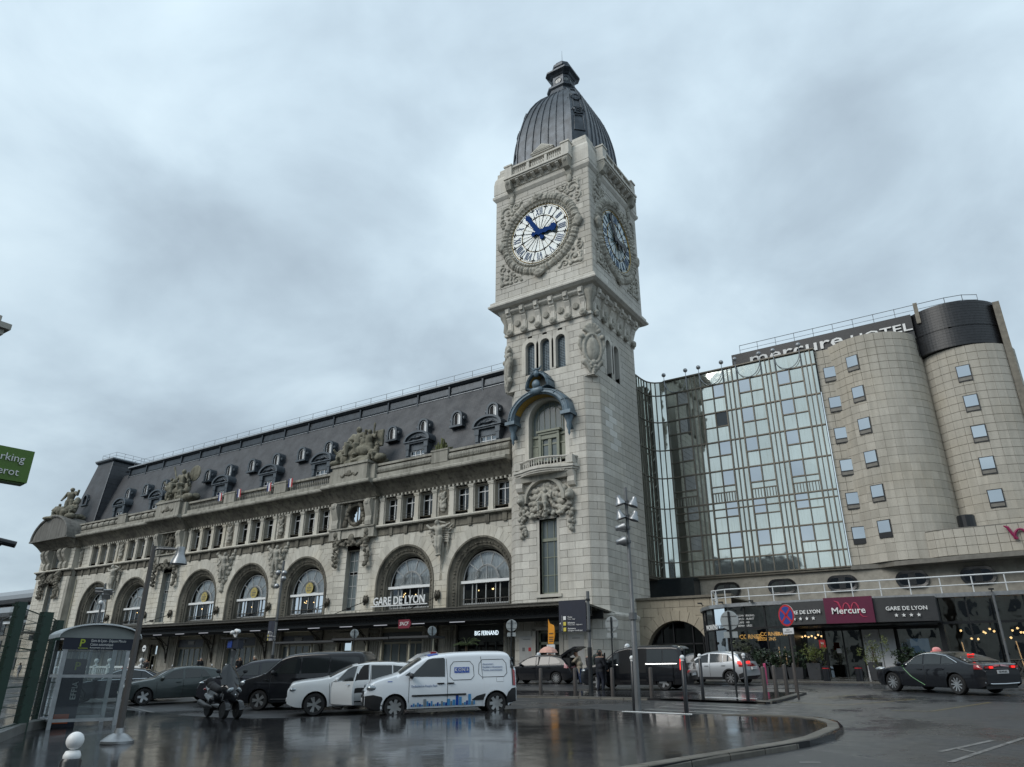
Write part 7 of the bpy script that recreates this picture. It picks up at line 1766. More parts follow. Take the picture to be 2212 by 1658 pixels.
# ---- white SUV, front door and tailgate open
def white_suv():
    S = dict(L=4.44, W=.91, wb=2.67, fo=.86, R=.345, base=.27, k=.34, rr=.13, nose=.20, tail=.12,
             top=[(0, .6), (.02, .88), (.08, 1.0), (.5, 1.07), (1.0, 1.11), (1.25, 1.15), (1.8, 1.40), (2.1, 1.52), (2.6, 1.59), (3.3, 1.585), (3.85, 1.52), (4.02, 1.46), (4.25, 1.15), (4.36, 1.0), (4.41, .8), (4.44, .55)],
             belt=[(0, .92), (1.3, 1.0), (4.4, 1.10)])
    c = Car('white_suv', 'white sport utility car with its front door and tailgate open, beside the lettered van', 'car', S, P_white2)
    windows(c, [([(2.62, 1.04), (3.3, 1.06)], [(2.62, 1.47), (3.3, 1.45)]), ([(3.34, 1.06), (3.95, 1.12)], [(3.34, 1.45), (3.7, 1.40), (3.95, 1.18)])])
    windows(c, [([(1.52, 1.02), (2.5, 1.04)], [(1.52, 1.05), (1.95, 1.36), (2.2, 1.45), (2.5, 1.47)])], (-1,))
    c.over('windscreen', 1.30, 2.02, .9, .82, M['carglass2']); c.over('rear_window', 4.03, 4.26, .8, .84, M['carglass'])
    c.over('sunroof', 2.2, 3.6, .78, .76, M['carglass'], .006)
    c.front('grille', -.32, -.03, .58, .80, .02, M['plastic'], .03); c.front('grille', .03, .32, .58, .80, .02, M['plastic'], .03); c.front('number_plate', -.26, .26, .42, .53, .0, M['plate'], .04)
    for sd in (-1, 1): c.front('air_intake', min(sd*.5, sd*.72), max(sd*.5, sd*.72), .36, .55, .1, M['plastic'], .05)
    c.lamp('headlamp', .28, .82, .80, (.24, .13, .075), M['lens'], rot=.4); c.arches(P_white2, .05)
    c.side('sill_trim', [(1.3, .27), (3.15, .27)], [(1.3, .36), (3.15, .36)], M['plate'], .014)
    c.mirror(1.52, 1.02, P_white2); c.handles([(3.2, .95)], M['chrome'])
    c.seam([(1.32, .34), (1.30, .95)]); c.seam([(2.58, .3), (2.6, 1.0), (2.56, 1.5)]); c.seam([(3.28, .5), (3.32, 1.0)])
    c.side('rear_lamp', [(4.12, .92), (4.35, .92)], [(4.12, 1.04), (4.35, 1.02)], M['redlens'], .016)
    # open doorway, seat and the swung door
    c.side('doorway', [(1.36, .34), (2.54, .34)], [(1.36, .98), (1.52, 1.05), (1.95, 1.38), (2.2, 1.47), (2.54, 1.49)], M['dark'], .006, (1,))
    q = SB(); y = .62; q.path([(c.X(2.35), y, .62), (c.X(1.95), y, .6)], [.17, .16]); q.path([(c.X(2.42), y, .68), (c.X(2.5), y, 1.18)], [.16, .13]); q.sph((c.X(2.5), y, 1.36), (.08, .12, .1)); link('seat', fuse('seat', q, .04, M['seat']), c.root)
    fl = lerpf([(1.36, .34), (2.5, .34)]); fh = lerpf([(1.36, .99), (2.5, 1.03)]); vs = []; n = 10
    def sw(p, a=R(33)):
        h = Vector((c.X(1.36), c.y(1.36, .6), 0)); v = Vector(p)-h; return (h.x+v.x*cos(a)-v.y*sin(a), h.y+v.x*sin(a)+v.y*cos(a), p[2])
    for e in (0.012, -.07):
        for i in range(n+1):
            d = 1.36+1.14*i/n
            for j in range(5): z = fl(d)+(fh(d)-fl(d))*j/4; vs.append(sw((c.X(d), c.y(d, z)+e, z), R(-58)))
    k = 5*(n+1); f1 = [(i*5+j, i*5+j+1, (i+1)*5+j+1, (i+1)*5+j) for i in range(n) for j in range(4)]
    b = MB(); b.add(vs, f1+[tuple(k+q for q in f) for f in f1]+[(i*5+4, (i+1)*5+4, k+(i+1)*5+4, k+i*5+4) for i in range(n)]+[(n*5+j, n*5+j+1, k+n*5+j+1, k+n*5+j) for j in range(4)]+[(i*5, (i+1)*5, k+(i+1)*5, k+i*5) for i in range(n)])
    dr = b.build('door', P_white2, c.root, smooth=40, label='front door standing open')
    b = MB(); gp = [(1.56, 1.03), (2.0, 1.38), (2.25, 1.46), (2.48, 1.47), (2.48, 1.04)]; b.poly([sw((c.X(d), c.y(d, z)-.01, z), R(-58)) for d, z in gp]); b.build('door_window', M['carglass'], dr)
    b = MB(); b.path([sw((c.X(d), c.y(d, z)-.01, z), R(-58)) for d, z in [(1.5, .99)]+gp[:-1]+[(2.49, 1.0)]], .022, 5); b.build('window_frame', P_white2, dr)
    b = MB(); p = sw((c.X(2.3), c.y(2.3, .93)+.03, .93), R(-58)); b.sph(p, (.1, .03, .02)); b.build('handle', M['chrome'], dr)
    # raised tailgate
    tg = MB(); A = [(3.98, 1.55), (4.35, 1.78), (4.78, 1.86), (4.86, 1.80), (4.4, 1.66), (4.0, 1.46)]; tg.add([(c.X(d), sg*w_, z) for sg in (-1, 1) for (d, z), w_ in zip(A, (.62, .7, .72, .72, .68, .62))], [(0, 1, 7, 6), (1, 2, 8, 7), (2, 3, 9, 8), (3, 4, 10, 9), (4, 5, 11, 10), (0, 1, 4, 5), (1, 2, 3, 4), (6, 7, 10, 11), (7, 8, 9, 10)])
    t_ = tg.build('tailgate', P_white2, c.root, label='tailgate raised open')
    b = MB(); b.box(c.X(4.8), .35, 1.75, c.X(4.6), .72, 1.85); b.build('tail_lamp', M['redlens'], t_); b = MB(); b.poly([(c.X(4.05), -.55, 1.47), (c.X(4.05), .55, 1.47), (c.X(4.45), .6, 1.64), (c.X(4.45), -.6, 1.64)]); b.build('rear_window', M['carglass'], t_)
    c.wheels(5, twin=True); c.place(-18.82, 18.83, 229, 1.0); return c
WS = white_suv()
# ---- black passenger van
def black_van():
    S = dict(L=4.9, W=.95, wb=3.0, fo=.9, R=.345, base=.26, k=.17, rr=.15, nose=.18, tail=.04,
             top=[(0, .55), (.03, .86), (.12, 1.02), (.5, 1.14), (.85, 1.22), (1.0, 1.28), (1.55, 1.76), (1.75, 1.86), (2.1, 1.935), (2.8, 1.965), (4.4, 1.96), (4.7, 1.92), (4.8, 1.78), (4.87, 1.2), (4.9, .6)], belt=[(0, 1.0), (1.2, 1.16), (4.9, 1.2)])
    c = Car('passenger_van', 'long black passenger van with dark tinted side windows, behind the white cars', 'van', S, P_black)
    windows(c, [([(1.35, 1.22), (2.35, 1.22)], [(1.35, 1.28), (1.85, 1.70), (2.35, 1.74)]), ([(2.42, 1.22), (3.45, 1.23)], [(2.42, 1.76), (3.45, 1.77)]), ([(3.52, 1.23), (4.62, 1.25)], [(3.52, 1.77), (4.58, 1.74), (4.62, 1.6)])])
    c.over('windscreen', 1.02, 1.66, .9, .86, M['carglass2']); c.lamp('headlamp', .28, .83, .92, (.22, .13, .12), M['lens'], rot=.35); c.front('grille', -.6, .6, .86, .98, .03, M['plastic'], .03); c.front('grille_bar', -.6, .6, .91, .93, .02, M['chrome'], .05)
    c.front('air_intake', -.6, .6, .36, .56, .03, M['plastic'], .03); c.mirror(1.4, 1.24, M['plastic']); c.handles([(2.2, 1.05), (2.55, 1.05)], P_black)
    c.side('sill_strip', [(1.35, .36), (3.5, .36)], [(1.35, .385), (3.5, .385)], M['chrome'], .016)
    c.seam([(1.28, .4), (1.3, 1.2)]); c.seam([(2.38, .35), (2.38, 1.78)]); c.seam([(3.48, .8), (3.48, 1.78)]); c.arches(P_black, .06)
    c.side('rear_lamp', [(4.72, .9), (4.88, .9)], [(4.72, 1.5), (4.82, 1.5)], M['redlens'], .016)
    b = MB(); b.box(c.X(1.15)-.06, .93, 1.02, c.X(1.15)+.06, .945, 1.05); b.build('badge', M['chrome'], c.root)
    c.wheels(5, twin=True); c.place(-22.25, 19.8, 207, .99); return c
black_van()
def hatch(name, label, S, mat, wins, ws, rw, place, spokes=5, trim=None, extra=None, sides=(1, -1), cat='car', twin=False, hl=(.30, .82, .80), lampz=(.85, 1.0), group=None, mirror_d=1.5):
    c = Car(name, label, cat, S, mat, group); windows(c, wins, sides)
    c.over('windscreen', *ws, .9, .84, M['carglass2'])
    if rw: c.over('rear_window', *rw, .84, .86, M['carglass'])
    c.front('grille', -.42, .42, .55, .74, .02, M['plastic'], .03); c.front('air_intake', -.55, .55, .32, .46, .04, M['plastic'], .03); c.front('number_plate', -.26, .26, .46, .56, .0, M['plate'], .05)
    c.lamp('headlamp', hl[0], hl[1], hl[2], (.24, .13, .075), M['lens'], rot=.4)
    c.mirror(mirror_d, c.belt(mirror_d)+.03, mat)
    if trim:
        c.arches(M[trim], .06); c.side('sill_trim', [(S['fo']+.4, .25), (S['fo']+S['wb']-.4, .25)], [(S['fo']+.4, .38), (S['fo']+S['wb']-.4, .38)], M[trim], .014)
    L = S['L']; c.side('rear_lamp', [(L-.32, lampz[0]), (L-.05, lampz[0])], [(L-.32, lampz[1]), (L-.05, lampz[1]-.02)], M['redlens'], .018)
    b_ = c.fo; c.seam([(b_+.48, .35), (b_+.45, c.belt(b_+.4)-.05)]); c.seam([(S['seam'], .32), (S['seam'], c.belt(2)-.02)]); c.handles([(S['seam']-.2, c.belt(2)-.13), (S['seam']+.75, c.belt(2)-.12)], mat)
    c.wheels(spokes, twin=twin)
    if extra: extra(c)
    c.place(*place); return c
# grey crossover
S = dict(L=4.19, W=.90, wb=2.6, fo=.84, R=.335, base=.26, k=.36, rr=.12, nose=.2, tail=.14, seam=2.35, top=[(0, .55), (.03, .76), (.1, .86), (.5, .96), (.95, 1.02), (1.2, 1.06), (1.75, 1.36), (2.05, 1.46), (2.5, 1.505), (3.1, 1.49), (3.6, 1.41), (3.75, 1.37), (4.0, 1.05), (4.1, .96), (4.16, .8), (4.19, .55)], belt=[(0, .9), (1.2, .97), (4.1, 1.04)])
hatch('grey_crossover', 'dark green-grey crossover car beside the payment shelter, in front of the saloon taxi', S, P_grey, [([(1.5, 1.0), (2.3, 1.01)], [(1.5, 1.04), (1.9, 1.31), (2.3, 1.39)]), ([(2.4, 1.01), (3.05, 1.03)], [(2.4, 1.4), (3.05, 1.37)]), ([(3.08, 1.03), (3.42, 1.05)], [(3.08, 1.36), (3.2, 1.32), (3.42, 1.08)])], (1.22, 1.95), (3.77, 4.02), (-31.23, 20.13, 246.5, 1), 5, None)
# dark saloon taxi at the left
S = dict(L=4.95, W=.93, wb=2.94, fo=.86, R=.335, base=.24, k=.42, rr=.11, nose=.2, tail=.16, seam=2.55, top=[(0, .5), (.03, .7), (.1, .8), (.6, .9), (1.2, .96), (1.42, 1.0), (2.05, 1.32), (2.35, 1.42), (2.8, 1.455), (3.3, 1.42), (3.7, 1.32), (4.25, 1.06), (4.5, 1.03), (4.8, 1.0), (4.9, .9), (4.95, .55)], belt=[(0, .85), (1.4, .93), (4.9, .98)])
def ex(c):
    taxi_lamp(c, 2.5, M['taxi_r'])
    c.side('window_trim', [(1.62, .955), (4.0, .99)], [(1.62, .975), (4.0, 1.01)], M['chrome'], .02)
    c.seam([(1.75, 1.0), (2.1, 1.24), (2.5, 1.36), (3.0, 1.37), (3.5, 1.3), (3.95, 1.04)], r=.016); [o.data.materials.__setitem__(0, M['chrome']) for o in KIDS[c.root][-2:]]
hatch('saloon_taxi', 'dark saloon taxi with a red roof lamp, behind the payment shelter', S, P_navy, [([(1.72, .98), (2.5, .99)], [(1.72, 1.0), (2.1, 1.22), (2.5, 1.33)]), ([(2.58, .99), (3.35, 1.0)], [(2.58, 1.34), (3.0, 1.35), (3.35, 1.3)]), ([(3.38, 1.0), (3.85, 1.02)], [(3.38, 1.29), (3.6, 1.2), (3.85, 1.04)])], (1.44, 2.25), (3.5, 4.25), (-35.0, 19.7, 232, 1), 10, None, ex, cat='taxi')
# dark people carrier between
S = dict(L=4.5, W=.92, wb=2.75, fo=.88, R=.33, base=.25, k=.26, rr=.14, nose=.22, tail=.08, seam=2.5, top=[(0, .55), (.03, .82), (.1, .95), (.5, 1.06), (.95, 1.14), (1.1, 1.19), (1.75, 1.55), (2.05, 1.66), (2.6, 1.73), (3.6, 1.72), (4.1, 1.65), (4.3, 1.45), (4.42, 1.05), (4.5, .6)], belt=[(0, .95), (1.2, 1.05), (4.4, 1.1)])
hatch('dark_minivan', 'dark grey minivan half hidden behind the parked scooter and the black van', S, P_dark, [([(1.45, 1.1), (2.4, 1.1)], [(1.45, 1.16), (1.9, 1.48), (2.4, 1.56)]), ([(2.5, 1.1), (3.3, 1.12)], [(2.5, 1.57), (3.3, 1.57)]), ([(3.36, 1.12), (4.1, 1.14)], [(3.36, 1.56), (4.0, 1.5), (4.1, 1.4)])], (1.12, 1.95), None, (-26.8, 21.1, 220, 1.0), 5, None, hl=(.3, .82, .86), cat='minivan')
# black estate taxi, boot open
S = dict(L=4.62, W=.885, wb=2.78, fo=.92, R=.325, base=.23, k=.36, rr=.12, nose=.22, tail=.12, seam=2.5, top=[(0, .5), (.03, .7), (.1, .8), (.5, .92), (.95, 1.02), (1.1, 1.06), (1.8, 1.42), (2.1, 1.52), (2.6, 1.575), (3.4, 1.55), (3.95, 1.46), (4.2, 1.3), (4.42, 1.0), (4.55, .9), (4.62, .55)], belt=[(0, .85), (1.2, .98), (4.5, 1.06)])
def ex(c):
    taxi_lamp(c, 2.2, M['taxi_w'])
    b = MB(); b.box(c.X(4.5), -.62, .62, c.X(4.1)+.0, .62, 1.38); b.build('open_boot', M['dark'], c.root)
    tg = MB(); A = [(3.9, 1.52), (4.35, 1.78), (4.85, 1.98), (5.05, 1.93), (4.85, 1.86), (4.4, 1.66), (3.95, 1.42)]; n = len(A)
    tg.add([(c.X(d), sg*w_, z) for sg in (-1, 1) for (d, z), w_ in zip(A, (.58, .64, .66, .66, .66, .64, .58))], [(i, i+1, n+i+1, n+i) for i in range(n-1)]+[tuple(range(n)), tuple(range(n, 2*n))]); t_ = tg.build('tailgate', P_black, c.root, label='tailgate raised open')
    for sd in (1, -1): b = MB(); b.tube((c.X(4.25), sd*.6, 1.2), (c.X(4.45), sd*.6, 1.68), .015, n=5); b.build('gas_strut', M['plastic'], t_)
    c.side('tail_lamp', [(4.24, .86), (4.5, .82)], [(4.2, 1.16), (4.42, .98)], M['lens2'], .02)
M['lens2'] = plain('pink_clear_lens', (.55, .30, .30), .12, 0, .3, 9, coat=1)
hatch('estate_taxi', 'black estate taxi with its tailgate raised, in front of the clock tower', S, P_black, [([(1.35, 1.02), (2.4, 1.03)], [(1.35, 1.06), (1.85, 1.36), (2.4, 1.46)]), ([(2.48, 1.03), (3.25, 1.05)], [(2.48, 1.46), (3.25, 1.45)]), ([(3.3, 1.06), (3.95, 1.1)], [(3.3, 1.44), (3.7, 1.38), (3.95, 1.2)])], (1.12, 2.0), None, (-23.44, 38.36, 184, 1), 10, None, ex, cat='taxi')
# black people carrier taxi with open sliding door
def carrier():
    S = dict(L=5.14, W=.96, wb=3.2, fo=.9, R=.345, base=.25, k=.2, rr=.15, nose=.2, tail=.06, seam=2.4, top=[(0, .55), (.03, .82), (.12, .96), (.5, 1.08), (.95, 1.16), (1.1, 1.2), (1.75, 1.68), (2.0, 1.79), (2.4, 1.87), (3.0, 1.9), (4.5, 1.89), (4.85, 1.84), (4.98, 1.7), (5.08, 1.1), (5.14, .6)], belt=[(0, .95), (1.2, 1.1), (5, 1.15)])
    c = Car('people_carrier', 'black people carrier taxi with its side doors open, in front of the arched stone entrance', 'taxi', S, P_black)
    windows(c, [([(1.45, 1.15), (1.95, 1.15)], [(1.45, 1.2), (1.95, 1.62)]), ([(3.35, 1.18), (4.05, 1.18)], [(3.35, 1.7), (4.05, 1.7)]), ([(4.12, 1.18), (4.8, 1.2)], [(4.12, 1.69), (4.7, 1.66), (4.8, 1.5)])], (1,)); windows(c, [([(1.45, 1.15), (4.8, 1.18)], [(1.45, 1.2), (1.95, 1.62), (4.7, 1.66), (4.8, 1.5)])], (-1,))
    c.over('windscreen', 1.12, 1.88, .9, .86, M['carglass2']); c.lamp('headlamp', .3, .83, .84, (.24, .13, .09), M['lens'], rot=.4); c.front('grille', -.45, .45, .62, .85, .02, M['plastic'], .03); c.mirror(1.5, 1.15, P_black)
    c.side('doorway', [(2.02, .35), (2.55, .35)], [(2.02, 1.66), (2.55, 1.74)], M['dark'], .008, (1,)); c.side('sliding_doorway', [(2.62, .4), (3.32, .4)], [(2.62, 1.74), (3.32, 1.74)], M['dark'], .008, (1,))
    for d in (2.45, 3.1): q = SB(); q.path([(c.X(d), .6, .75), (c.X(d-.4), .6, .72)], [.16, .15]); q.path([(c.X(d+.05), .6, .8), (c.X(d+.13), .6, 1.35)], [.15, .11]); link('seat', fuse('seat', q, .045, M['seat']), c.root)
    c.side('sliding_door', [(3.3, .38), (4.55, .38)], [(3.3, 1.16), (4.55, 1.18)], P_black, .05, (1,), label=None)
    c.side('waist_trim', [(3.3, 1.09), (4.75, 1.09)], [(3.3, 1.125), (4.75, 1.125)], M['chrome'], .06, (1,)); c.side('waist_trim', [(1.35, 1.06), (1.95, 1.07)], [(1.35, 1.085), (1.95, 1.10)], M['chrome'], .02, (1,))
    c.side('tail_lamp', [(4.86, .85), (5.04, .85)], [(4.86, 1.3), (5.0, 1.3)], M['brake'], .016)
    b = MB(); b.box(c.X(5.1), -.72, 1.12, c.X(5.02), .72, 1.72); b.build('rear_window', M['carglass'], c.root); c.front('number_plate', -.26, .26, .6, .7, 5.14, M['plate'], -.1)
    # front door swung open toward the viewer
    b = MB(); h = Vector((c.X(1.3), .95, 0)); a = R(-62); P_ = [(1.3, .35), (2.0, .35), (2.0, 1.1), (1.98, 1.62), (1.6, 1.4), (1.35, 1.12)]; b.prism([(h.x+(c.X(d)-h.x)*cos(a), h.y+(c.X(d)-h.x)*sin(a), z) for d, z in P_], (.05, .03, 0)); b.build('door', P_black, c.root, label='front door standing open')
    taxi_lamp(c, 2.15, M['taxi_w'], 1.1); c.arches(P_black, .06); c.seam([(4.6, .5), (4.62, 1.1)]); c.wheels(5); c.place(-15.23, 33.62, 185, 1.016); return c
carrier()
# silver crossover
S = dict(L=4.3, W=.885, wb=2.6, fo=.88, R=.335, base=.28, k=.34, rr=.13, nose=.2, tail=.14, seam=2.4, top=[(0, .55), (.03, .78), (.1, .9), (.5, 1.0), (.95, 1.06), (1.15, 1.1), (1.75, 1.42), (2.05, 1.53), (2.5, 1.585), (3.2, 1.575), (3.7, 1.5), (3.88, 1.45), (4.1, 1.12), (4.2, 1.0), (4.26, .85), (4.3, .6)], belt=[(0, .92), (1.2, 1.0), (4.2, 1.1)])
def ex(c): c.side('tail_lamp', [(3.92, .98), (4.24, .92)], [(3.92, 1.12), (4.2, 1.1)], M['brake'], .022, (1,)); c.side('rear_bumper', [(3.95, .3), (4.28, .42)], [(3.95, .5), (4.28, .62)], M['plastic'], .018); c.front('number_plate', -.26, .26, .72, .83, 4.3, M['plate'], -.1); c.over('roof_box', 3.65, 3.9, .7, .75, M['plastic'], .01)
hatch('silver_crossover', 'silver crossover car with a lit brake lamp, beside the shrubs in front of the hotel', S, P_silver, [([(1.45, 1.04), (2.3, 1.05)], [(1.45, 1.08), (1.9, 1.37), (2.3, 1.46)]), ([(2.4, 1.05), (3.1, 1.07)], [(2.4, 1.47), (3.1, 1.45)]), ([(3.14, 1.08), (3.66, 1.12)], [(3.14, 1.44), (3.4, 1.4), (3.66, 1.16)])], (1.17, 1.95), (3.9, 4.12), (-13.2, 38.85, 170, 1), 8, 'plastic', ex)
# black saloon taxi at the right
def right_taxi():
    S = dict(L=4.975, W=.935, wb=2.87, fo=.96, R=.345, base=.24, k=.42, rr=.11, nose=.22, tail=.16, seam=2.55, top=[(0, .5), (.03, .7), (.1, .78), (.6, .88), (1.2, .96), (1.45, 1.0), (2.1, 1.32), (2.4, 1.41), (2.8, 1.445), (3.3, 1.41), (3.8, 1.28), (4.35, 1.08), (4.6, 1.05), (4.85, 1.04), (4.92, .95), (4.96, .75), (4.975, .55)], belt=[(0, .85), (1.4, .94), (4.9, 1.0)])
    def ex(c):
        taxi_lamp(c, 2.45, M['taxi_r'])
        c.seam([(1.72, .97), (2.1, 1.24), (2.5, 1.35), (3.0, 1.36), (3.5, 1.29), (4.0, 1.06), (3.6, 1.0), (1.72, .97)], r=.014); [o.data.materials.__setitem__(0, M['chrome']) for o in KIDS[c.root][-2:]]
        for sd in (1, -1):
            b = MB(); b.bbox(c.X(4.96)-.02, min(sd*.35, sd*.78), .86, c.X(4.96)+.02, max(sd*.35, sd*.78), .96, .02); b.build('tail_lamp', M['redlens'], c.root)
            b = MB(); b.bbox(c.X(4.985)-.02, min(sd*.42, sd*.6), .87, c.X(4.985)+.0, max(sd*.42, sd*.6), .94, .01); b.build('brake_lamp', M['brake'], c.root)
        b = MB(); b.box(c.X(4.99), -.26, .70, c.X(4.95), .26, .81); p = b.build('number_plate', M['plate'], c.root); text('GS-943-BC', .085, M['blackp'], p, TM(c.X(4.995), 0, .755, -PI/2), name='plate_lettering', ext=.002, bold=.01)
        b = MB(); b.path([(c.X(4.9), -.82, .42), (c.X(4.98), -.6, .38), (c.X(4.99), 0, .37), (c.X(4.98), .6, .38), (c.X(4.9), .82, .42)], .022, 6); b.build('bumper_trim', M['chrome'], c.root)
        b = MB(); b.path([(c.X(4.955), -.7, 1.0), (c.X(4.97), 0, 1.0), (c.X(4.955), .7, 1.0)], .012, 5); b.build('boot_trim', M['chrome'], c.root)
        for q in range(2): c.side('green_stripe', [(1.55+.02*q, .92), (1.6+.02*q, .92)], [(1.55+.02*q, .95), (1.6+.02*q, .95)], M['gstripe'], .014, (1,), 2, 1)
        c.seam([(1.6, .86), (1.95, .55), (2.45, .28)], (1,), .013); KIDS[c.root][-1].data.materials[0] = M['gstripe']; KIDS[c.root][-1].name = 'green_stripe'
        c.front('third_brake_lamp', -.12, .12, 1.30, 1.33, 3.8, M['brake'], -.1)
    M['gstripe'] = plain('green_vinyl', (.10, .26, .10), .35, 0, 0)
    c = hatch('black_taxi', 'glossy black saloon taxi with a thin green stripe, driving away past the hotel door', S, P_black, [([(1.78, .99), (2.5, 1.0)], [(1.78, 1.01), (2.1, 1.21), (2.5, 1.32)]), ([(2.58, 1.0), (3.3, 1.01)], [(2.58, 1.33), (3.0, 1.34), (3.3, 1.3)]), ([(3.34, 1.01), (3.85, 1.04)], [(3.34, 1.29), (3.55, 1.24), (3.85, 1.08)])], (1.47, 2.3), (3.45, 4.33), (-2.6, 33.67, 141.6, 1.02), 10, None, ex, cat='taxi'); return c
right_taxi()
# ---- three-wheeled scooter
def scooter():
    T = thing('scooter', 'black three-wheeled scooter with a tall dark windscreen standing on the wet plaza', 'scooter', (0, 0, 0))
    K = lambda mb, n, m, **k: mb.build(n, m, T, **k)
    q = SB(); q.path([(-1.08, 0, .84), (-.7, 0, .72), (-.25, 0, .58)], [.07, .15, .15]); q.path([(-.9, .1, .62), (-.3, .13, .48)], [.06, .12]); q.path([(-.9, -.1, .62), (-.3, -.13, .48)], [.06, .12]); q.path([(-.25, .12, .36), (.35, .12, .34)], .07); q.path([(-.25, -.12, .36), (.35, -.12, .34)], .07); q.path([(.36, 0, .38), (.5, 0, .98)], [.14, .12]); q.path([(.5, 0, .98), (.46, 0, 1.08)], [.1, .07])
    o = link('body', fuse('body', q, .028, M['scoot'], k=.02), T); KIDS.setdefault(T, []).append(o)
    q = SB(); q.path([(-1.0, 0, .90), (-.75, 0, .88)], [.09, .13]); q.path([(-.6, 0, .82), (-.2, 0, .76)], [.14, .11]); q.sph((-1.0, 0, 1.0), (.09, .13, .13)); link('seat', fuse('seat', q, .028, M['seat'], k=.02), T)
    rows_ = ((.40, .80, .07), (.47, .92, .15), (.58, .97, .20), (.70, .94, .26), (.80, .86, .29), (.92, .74, .27), (1.02, .64, .20)); b = MB(); vs = []
    for z, xc, w_ in rows_:
        for j in range(11): u = -1+.2*j; vs.append((xc-.30*abs(u)**2.2, u*w_, z+.03*abs(u)))
    b.add(vs, [(i*11+j, i*11+j+1, (i+1)*11+j+1, (i+1)*11+j) for i in range(6) for j in range(10)]); K(b, 'front_fairing', M['scoot'], smooth=40)
    b = MB(); vs = []
    for i in range(7):
        t = i/6; x = .70-.40*t; z = .93+.58*t; w_ = .31*sqrt(max(.04, 1-t**2.2))
        for j in range(7): u = -1+2*j/6; vs.append((x-.14*u*u, u*w_, z))
    b.add(vs, [(i*7+j, i*7+j+1, (i+1)*7+j+1, (i+1)*7+j) for i in range(6) for j in range(6)]); K(b, 'windscreen', M['screen'], smooth=True)
    for sd in (-1, 1):
        b = MB(Matrix.Translation((.865, sd*.14, .79)) @ Matrix.Rotation(sd*.45, 4, 'Z') @ Matrix.Rotation(sd*-.5, 4, 'X')); b.sph((0, 0, 0), (.05, .11, .06), 12, 8); K(b, 'headlamp', M['lens'], smooth=True)
        b = MB(); b.path([(.42, sd*.1, 1.08), (.38, sd*.34, 1.12)], .018, 6); b.path([(.38, sd*.3, 1.12), (.36, sd*.42, 1.12)], .026, 6); K(b, 'handlebar', M['plastic'])
        b = MB(); b.tube((.46, sd*.28, 1.1), (.5, sd*.40, 1.26), .012, n=5); b.sph((.5, sd*.42, 1.31), (.03, .08, .06)); K(b, 'mirror', M['plastic'], smooth=40)
    def wheel(x, y, r, nm='wheel'):
        b = MB(); b.lathe([(r*.62, -.06), (r*.9, -.065), (r, -.03), (r, .03), (r*.9, .065), (r*.62, .06)], 0, 0, 24, 'y'); w_ = link(nm, b.mesh(nm, M['tyre'], 40), T); w_.location = (x, y, r)
        b = MB(); b.lathe([(r*.64, .055), (r*.62, .04), (r*.58, -.04), (r*.64, -.055)], 0, 0, 20, 'y', caps=False)
        for k in range(5): a = 2*PI*k/5; b.beam((0, 0, 0), (r*.62*cos(a), 0, r*.62*sin(a)), .035, .06, (0, 1, 0))
        b.lathe([(.05, -.06), (.05, .06)], 0, 0, 10, 'y'); link('rim', b.mesh('rim', M['plastic2'], 40), w_)
        q = MB(); q.arch([(r+.035, -.075), (r+.05, 0), (r+.035, .075)], 0, r, r+.02, 10); q2 = link('mudguard', q.mesh('mudguard', M['scoot'], True), w_); q2.location = (0, 0, -r)
    wheel(.78, .21, .235); wheel(.78, -.21, .235); wheel(-.78, 0, .255)
    b = MB(); b.path([(.78, .21, .24), (.72, .14, .5)], .03, 6); b.path([(.78, -.21, .24), (.72, -.14, .5)], .03, 6); b.path([(.72, -.14, .5), (.72, .14, .5)], .03, 6); K(b, 'fork', M['plastic2'])
    b = MB(); b.path([(-.15, -.16, .3), (-.6, -.2, .32), (-1.05, -.22, .42)], [.04, .085, .08], 10); K(b, 'exhaust', M['plastic2'], smooth=40); b = MB(); b.sph((-.62, .12, .32), (.28, .12, .14)); K(b, 'engine', M['plastic2'], smooth=True)
    b = MB(); b.sph((-1.12, 0, .78), (.06, .12, .05)); K(b, 'rear_lamp', M['redlens'], smooth=True); b = MB(); b.sph((.93, 0, .66), .03); K(b, 'badge', M['chrome'])
    T.location = (-20.51, 14.83, gz(-20.51, 14.83)+.11); T.rotation_euler = (0, 0, R(-12)); return T
M['scoot'] = paint('matt_black_paint', (.014, .015, .018), 0, .35); M['screen'] = plain('smoked_screen', (.02, .023, .026), .12, 0, .2); M['plastic2'] = plain('dark_cast_metal', (.05, .05, .052), .4, .5, .2, 8)
scooter()
# ================================================================ STREET FURNITURE, PEOPLE, PLANTS
M['pgreen'] = plain('dark_green_paint', (.008, .035, .022), .4, 0, .15, 5); M['sgreen'] = plain('green_sign_face', (.075, .17, .012), .45, 0, .08, 2); M['sgreen2'] = plain('green_sign_edge', (.05, .12, .01), .5, 0, .08)
M['orange'] = plain('orange_cloth', (.62, .25, .01), .7, 0, .08, 3); M['brownb'] = plain('brown_bollard_paint', (.05, .042, .038), .5, 0, .2, 6); M['signback'] = plain('grey_sign_back', (.30, .33, .34), .4, .3, .1, 3)
M['red'] = plain('red_sign_paint', (.42, .015, .02), .4, 0, 0); M['blue'] = plain('blue_sign_paint', (.015, .05, .26), .4, 0, 0); M['navysign'] = plain('navy_banner', (.010, .014, .03), .55, 0, .1, 3); M['yel'] = plain('yellow_print', (.6, .5, .08), .5, 0, 0)
M['clear'] = glassy('shelter_glass', (.62, .68, .68), refl=.07, rough=.04); M['lime_p'] = plain('lime_print', (.42, .5, .05), .5, 0, 0); M['ored'] = plain('orange_red_panel', (.5, .10, .03), .5, 0, 0); M['lampgrey'] = plain('brown_grey_paint', (.10, .092, .088), .45, .1, .12, 4); M['pinkp'] = plain('pink_paint', (.5, .06, .16), .5, 0, .1)
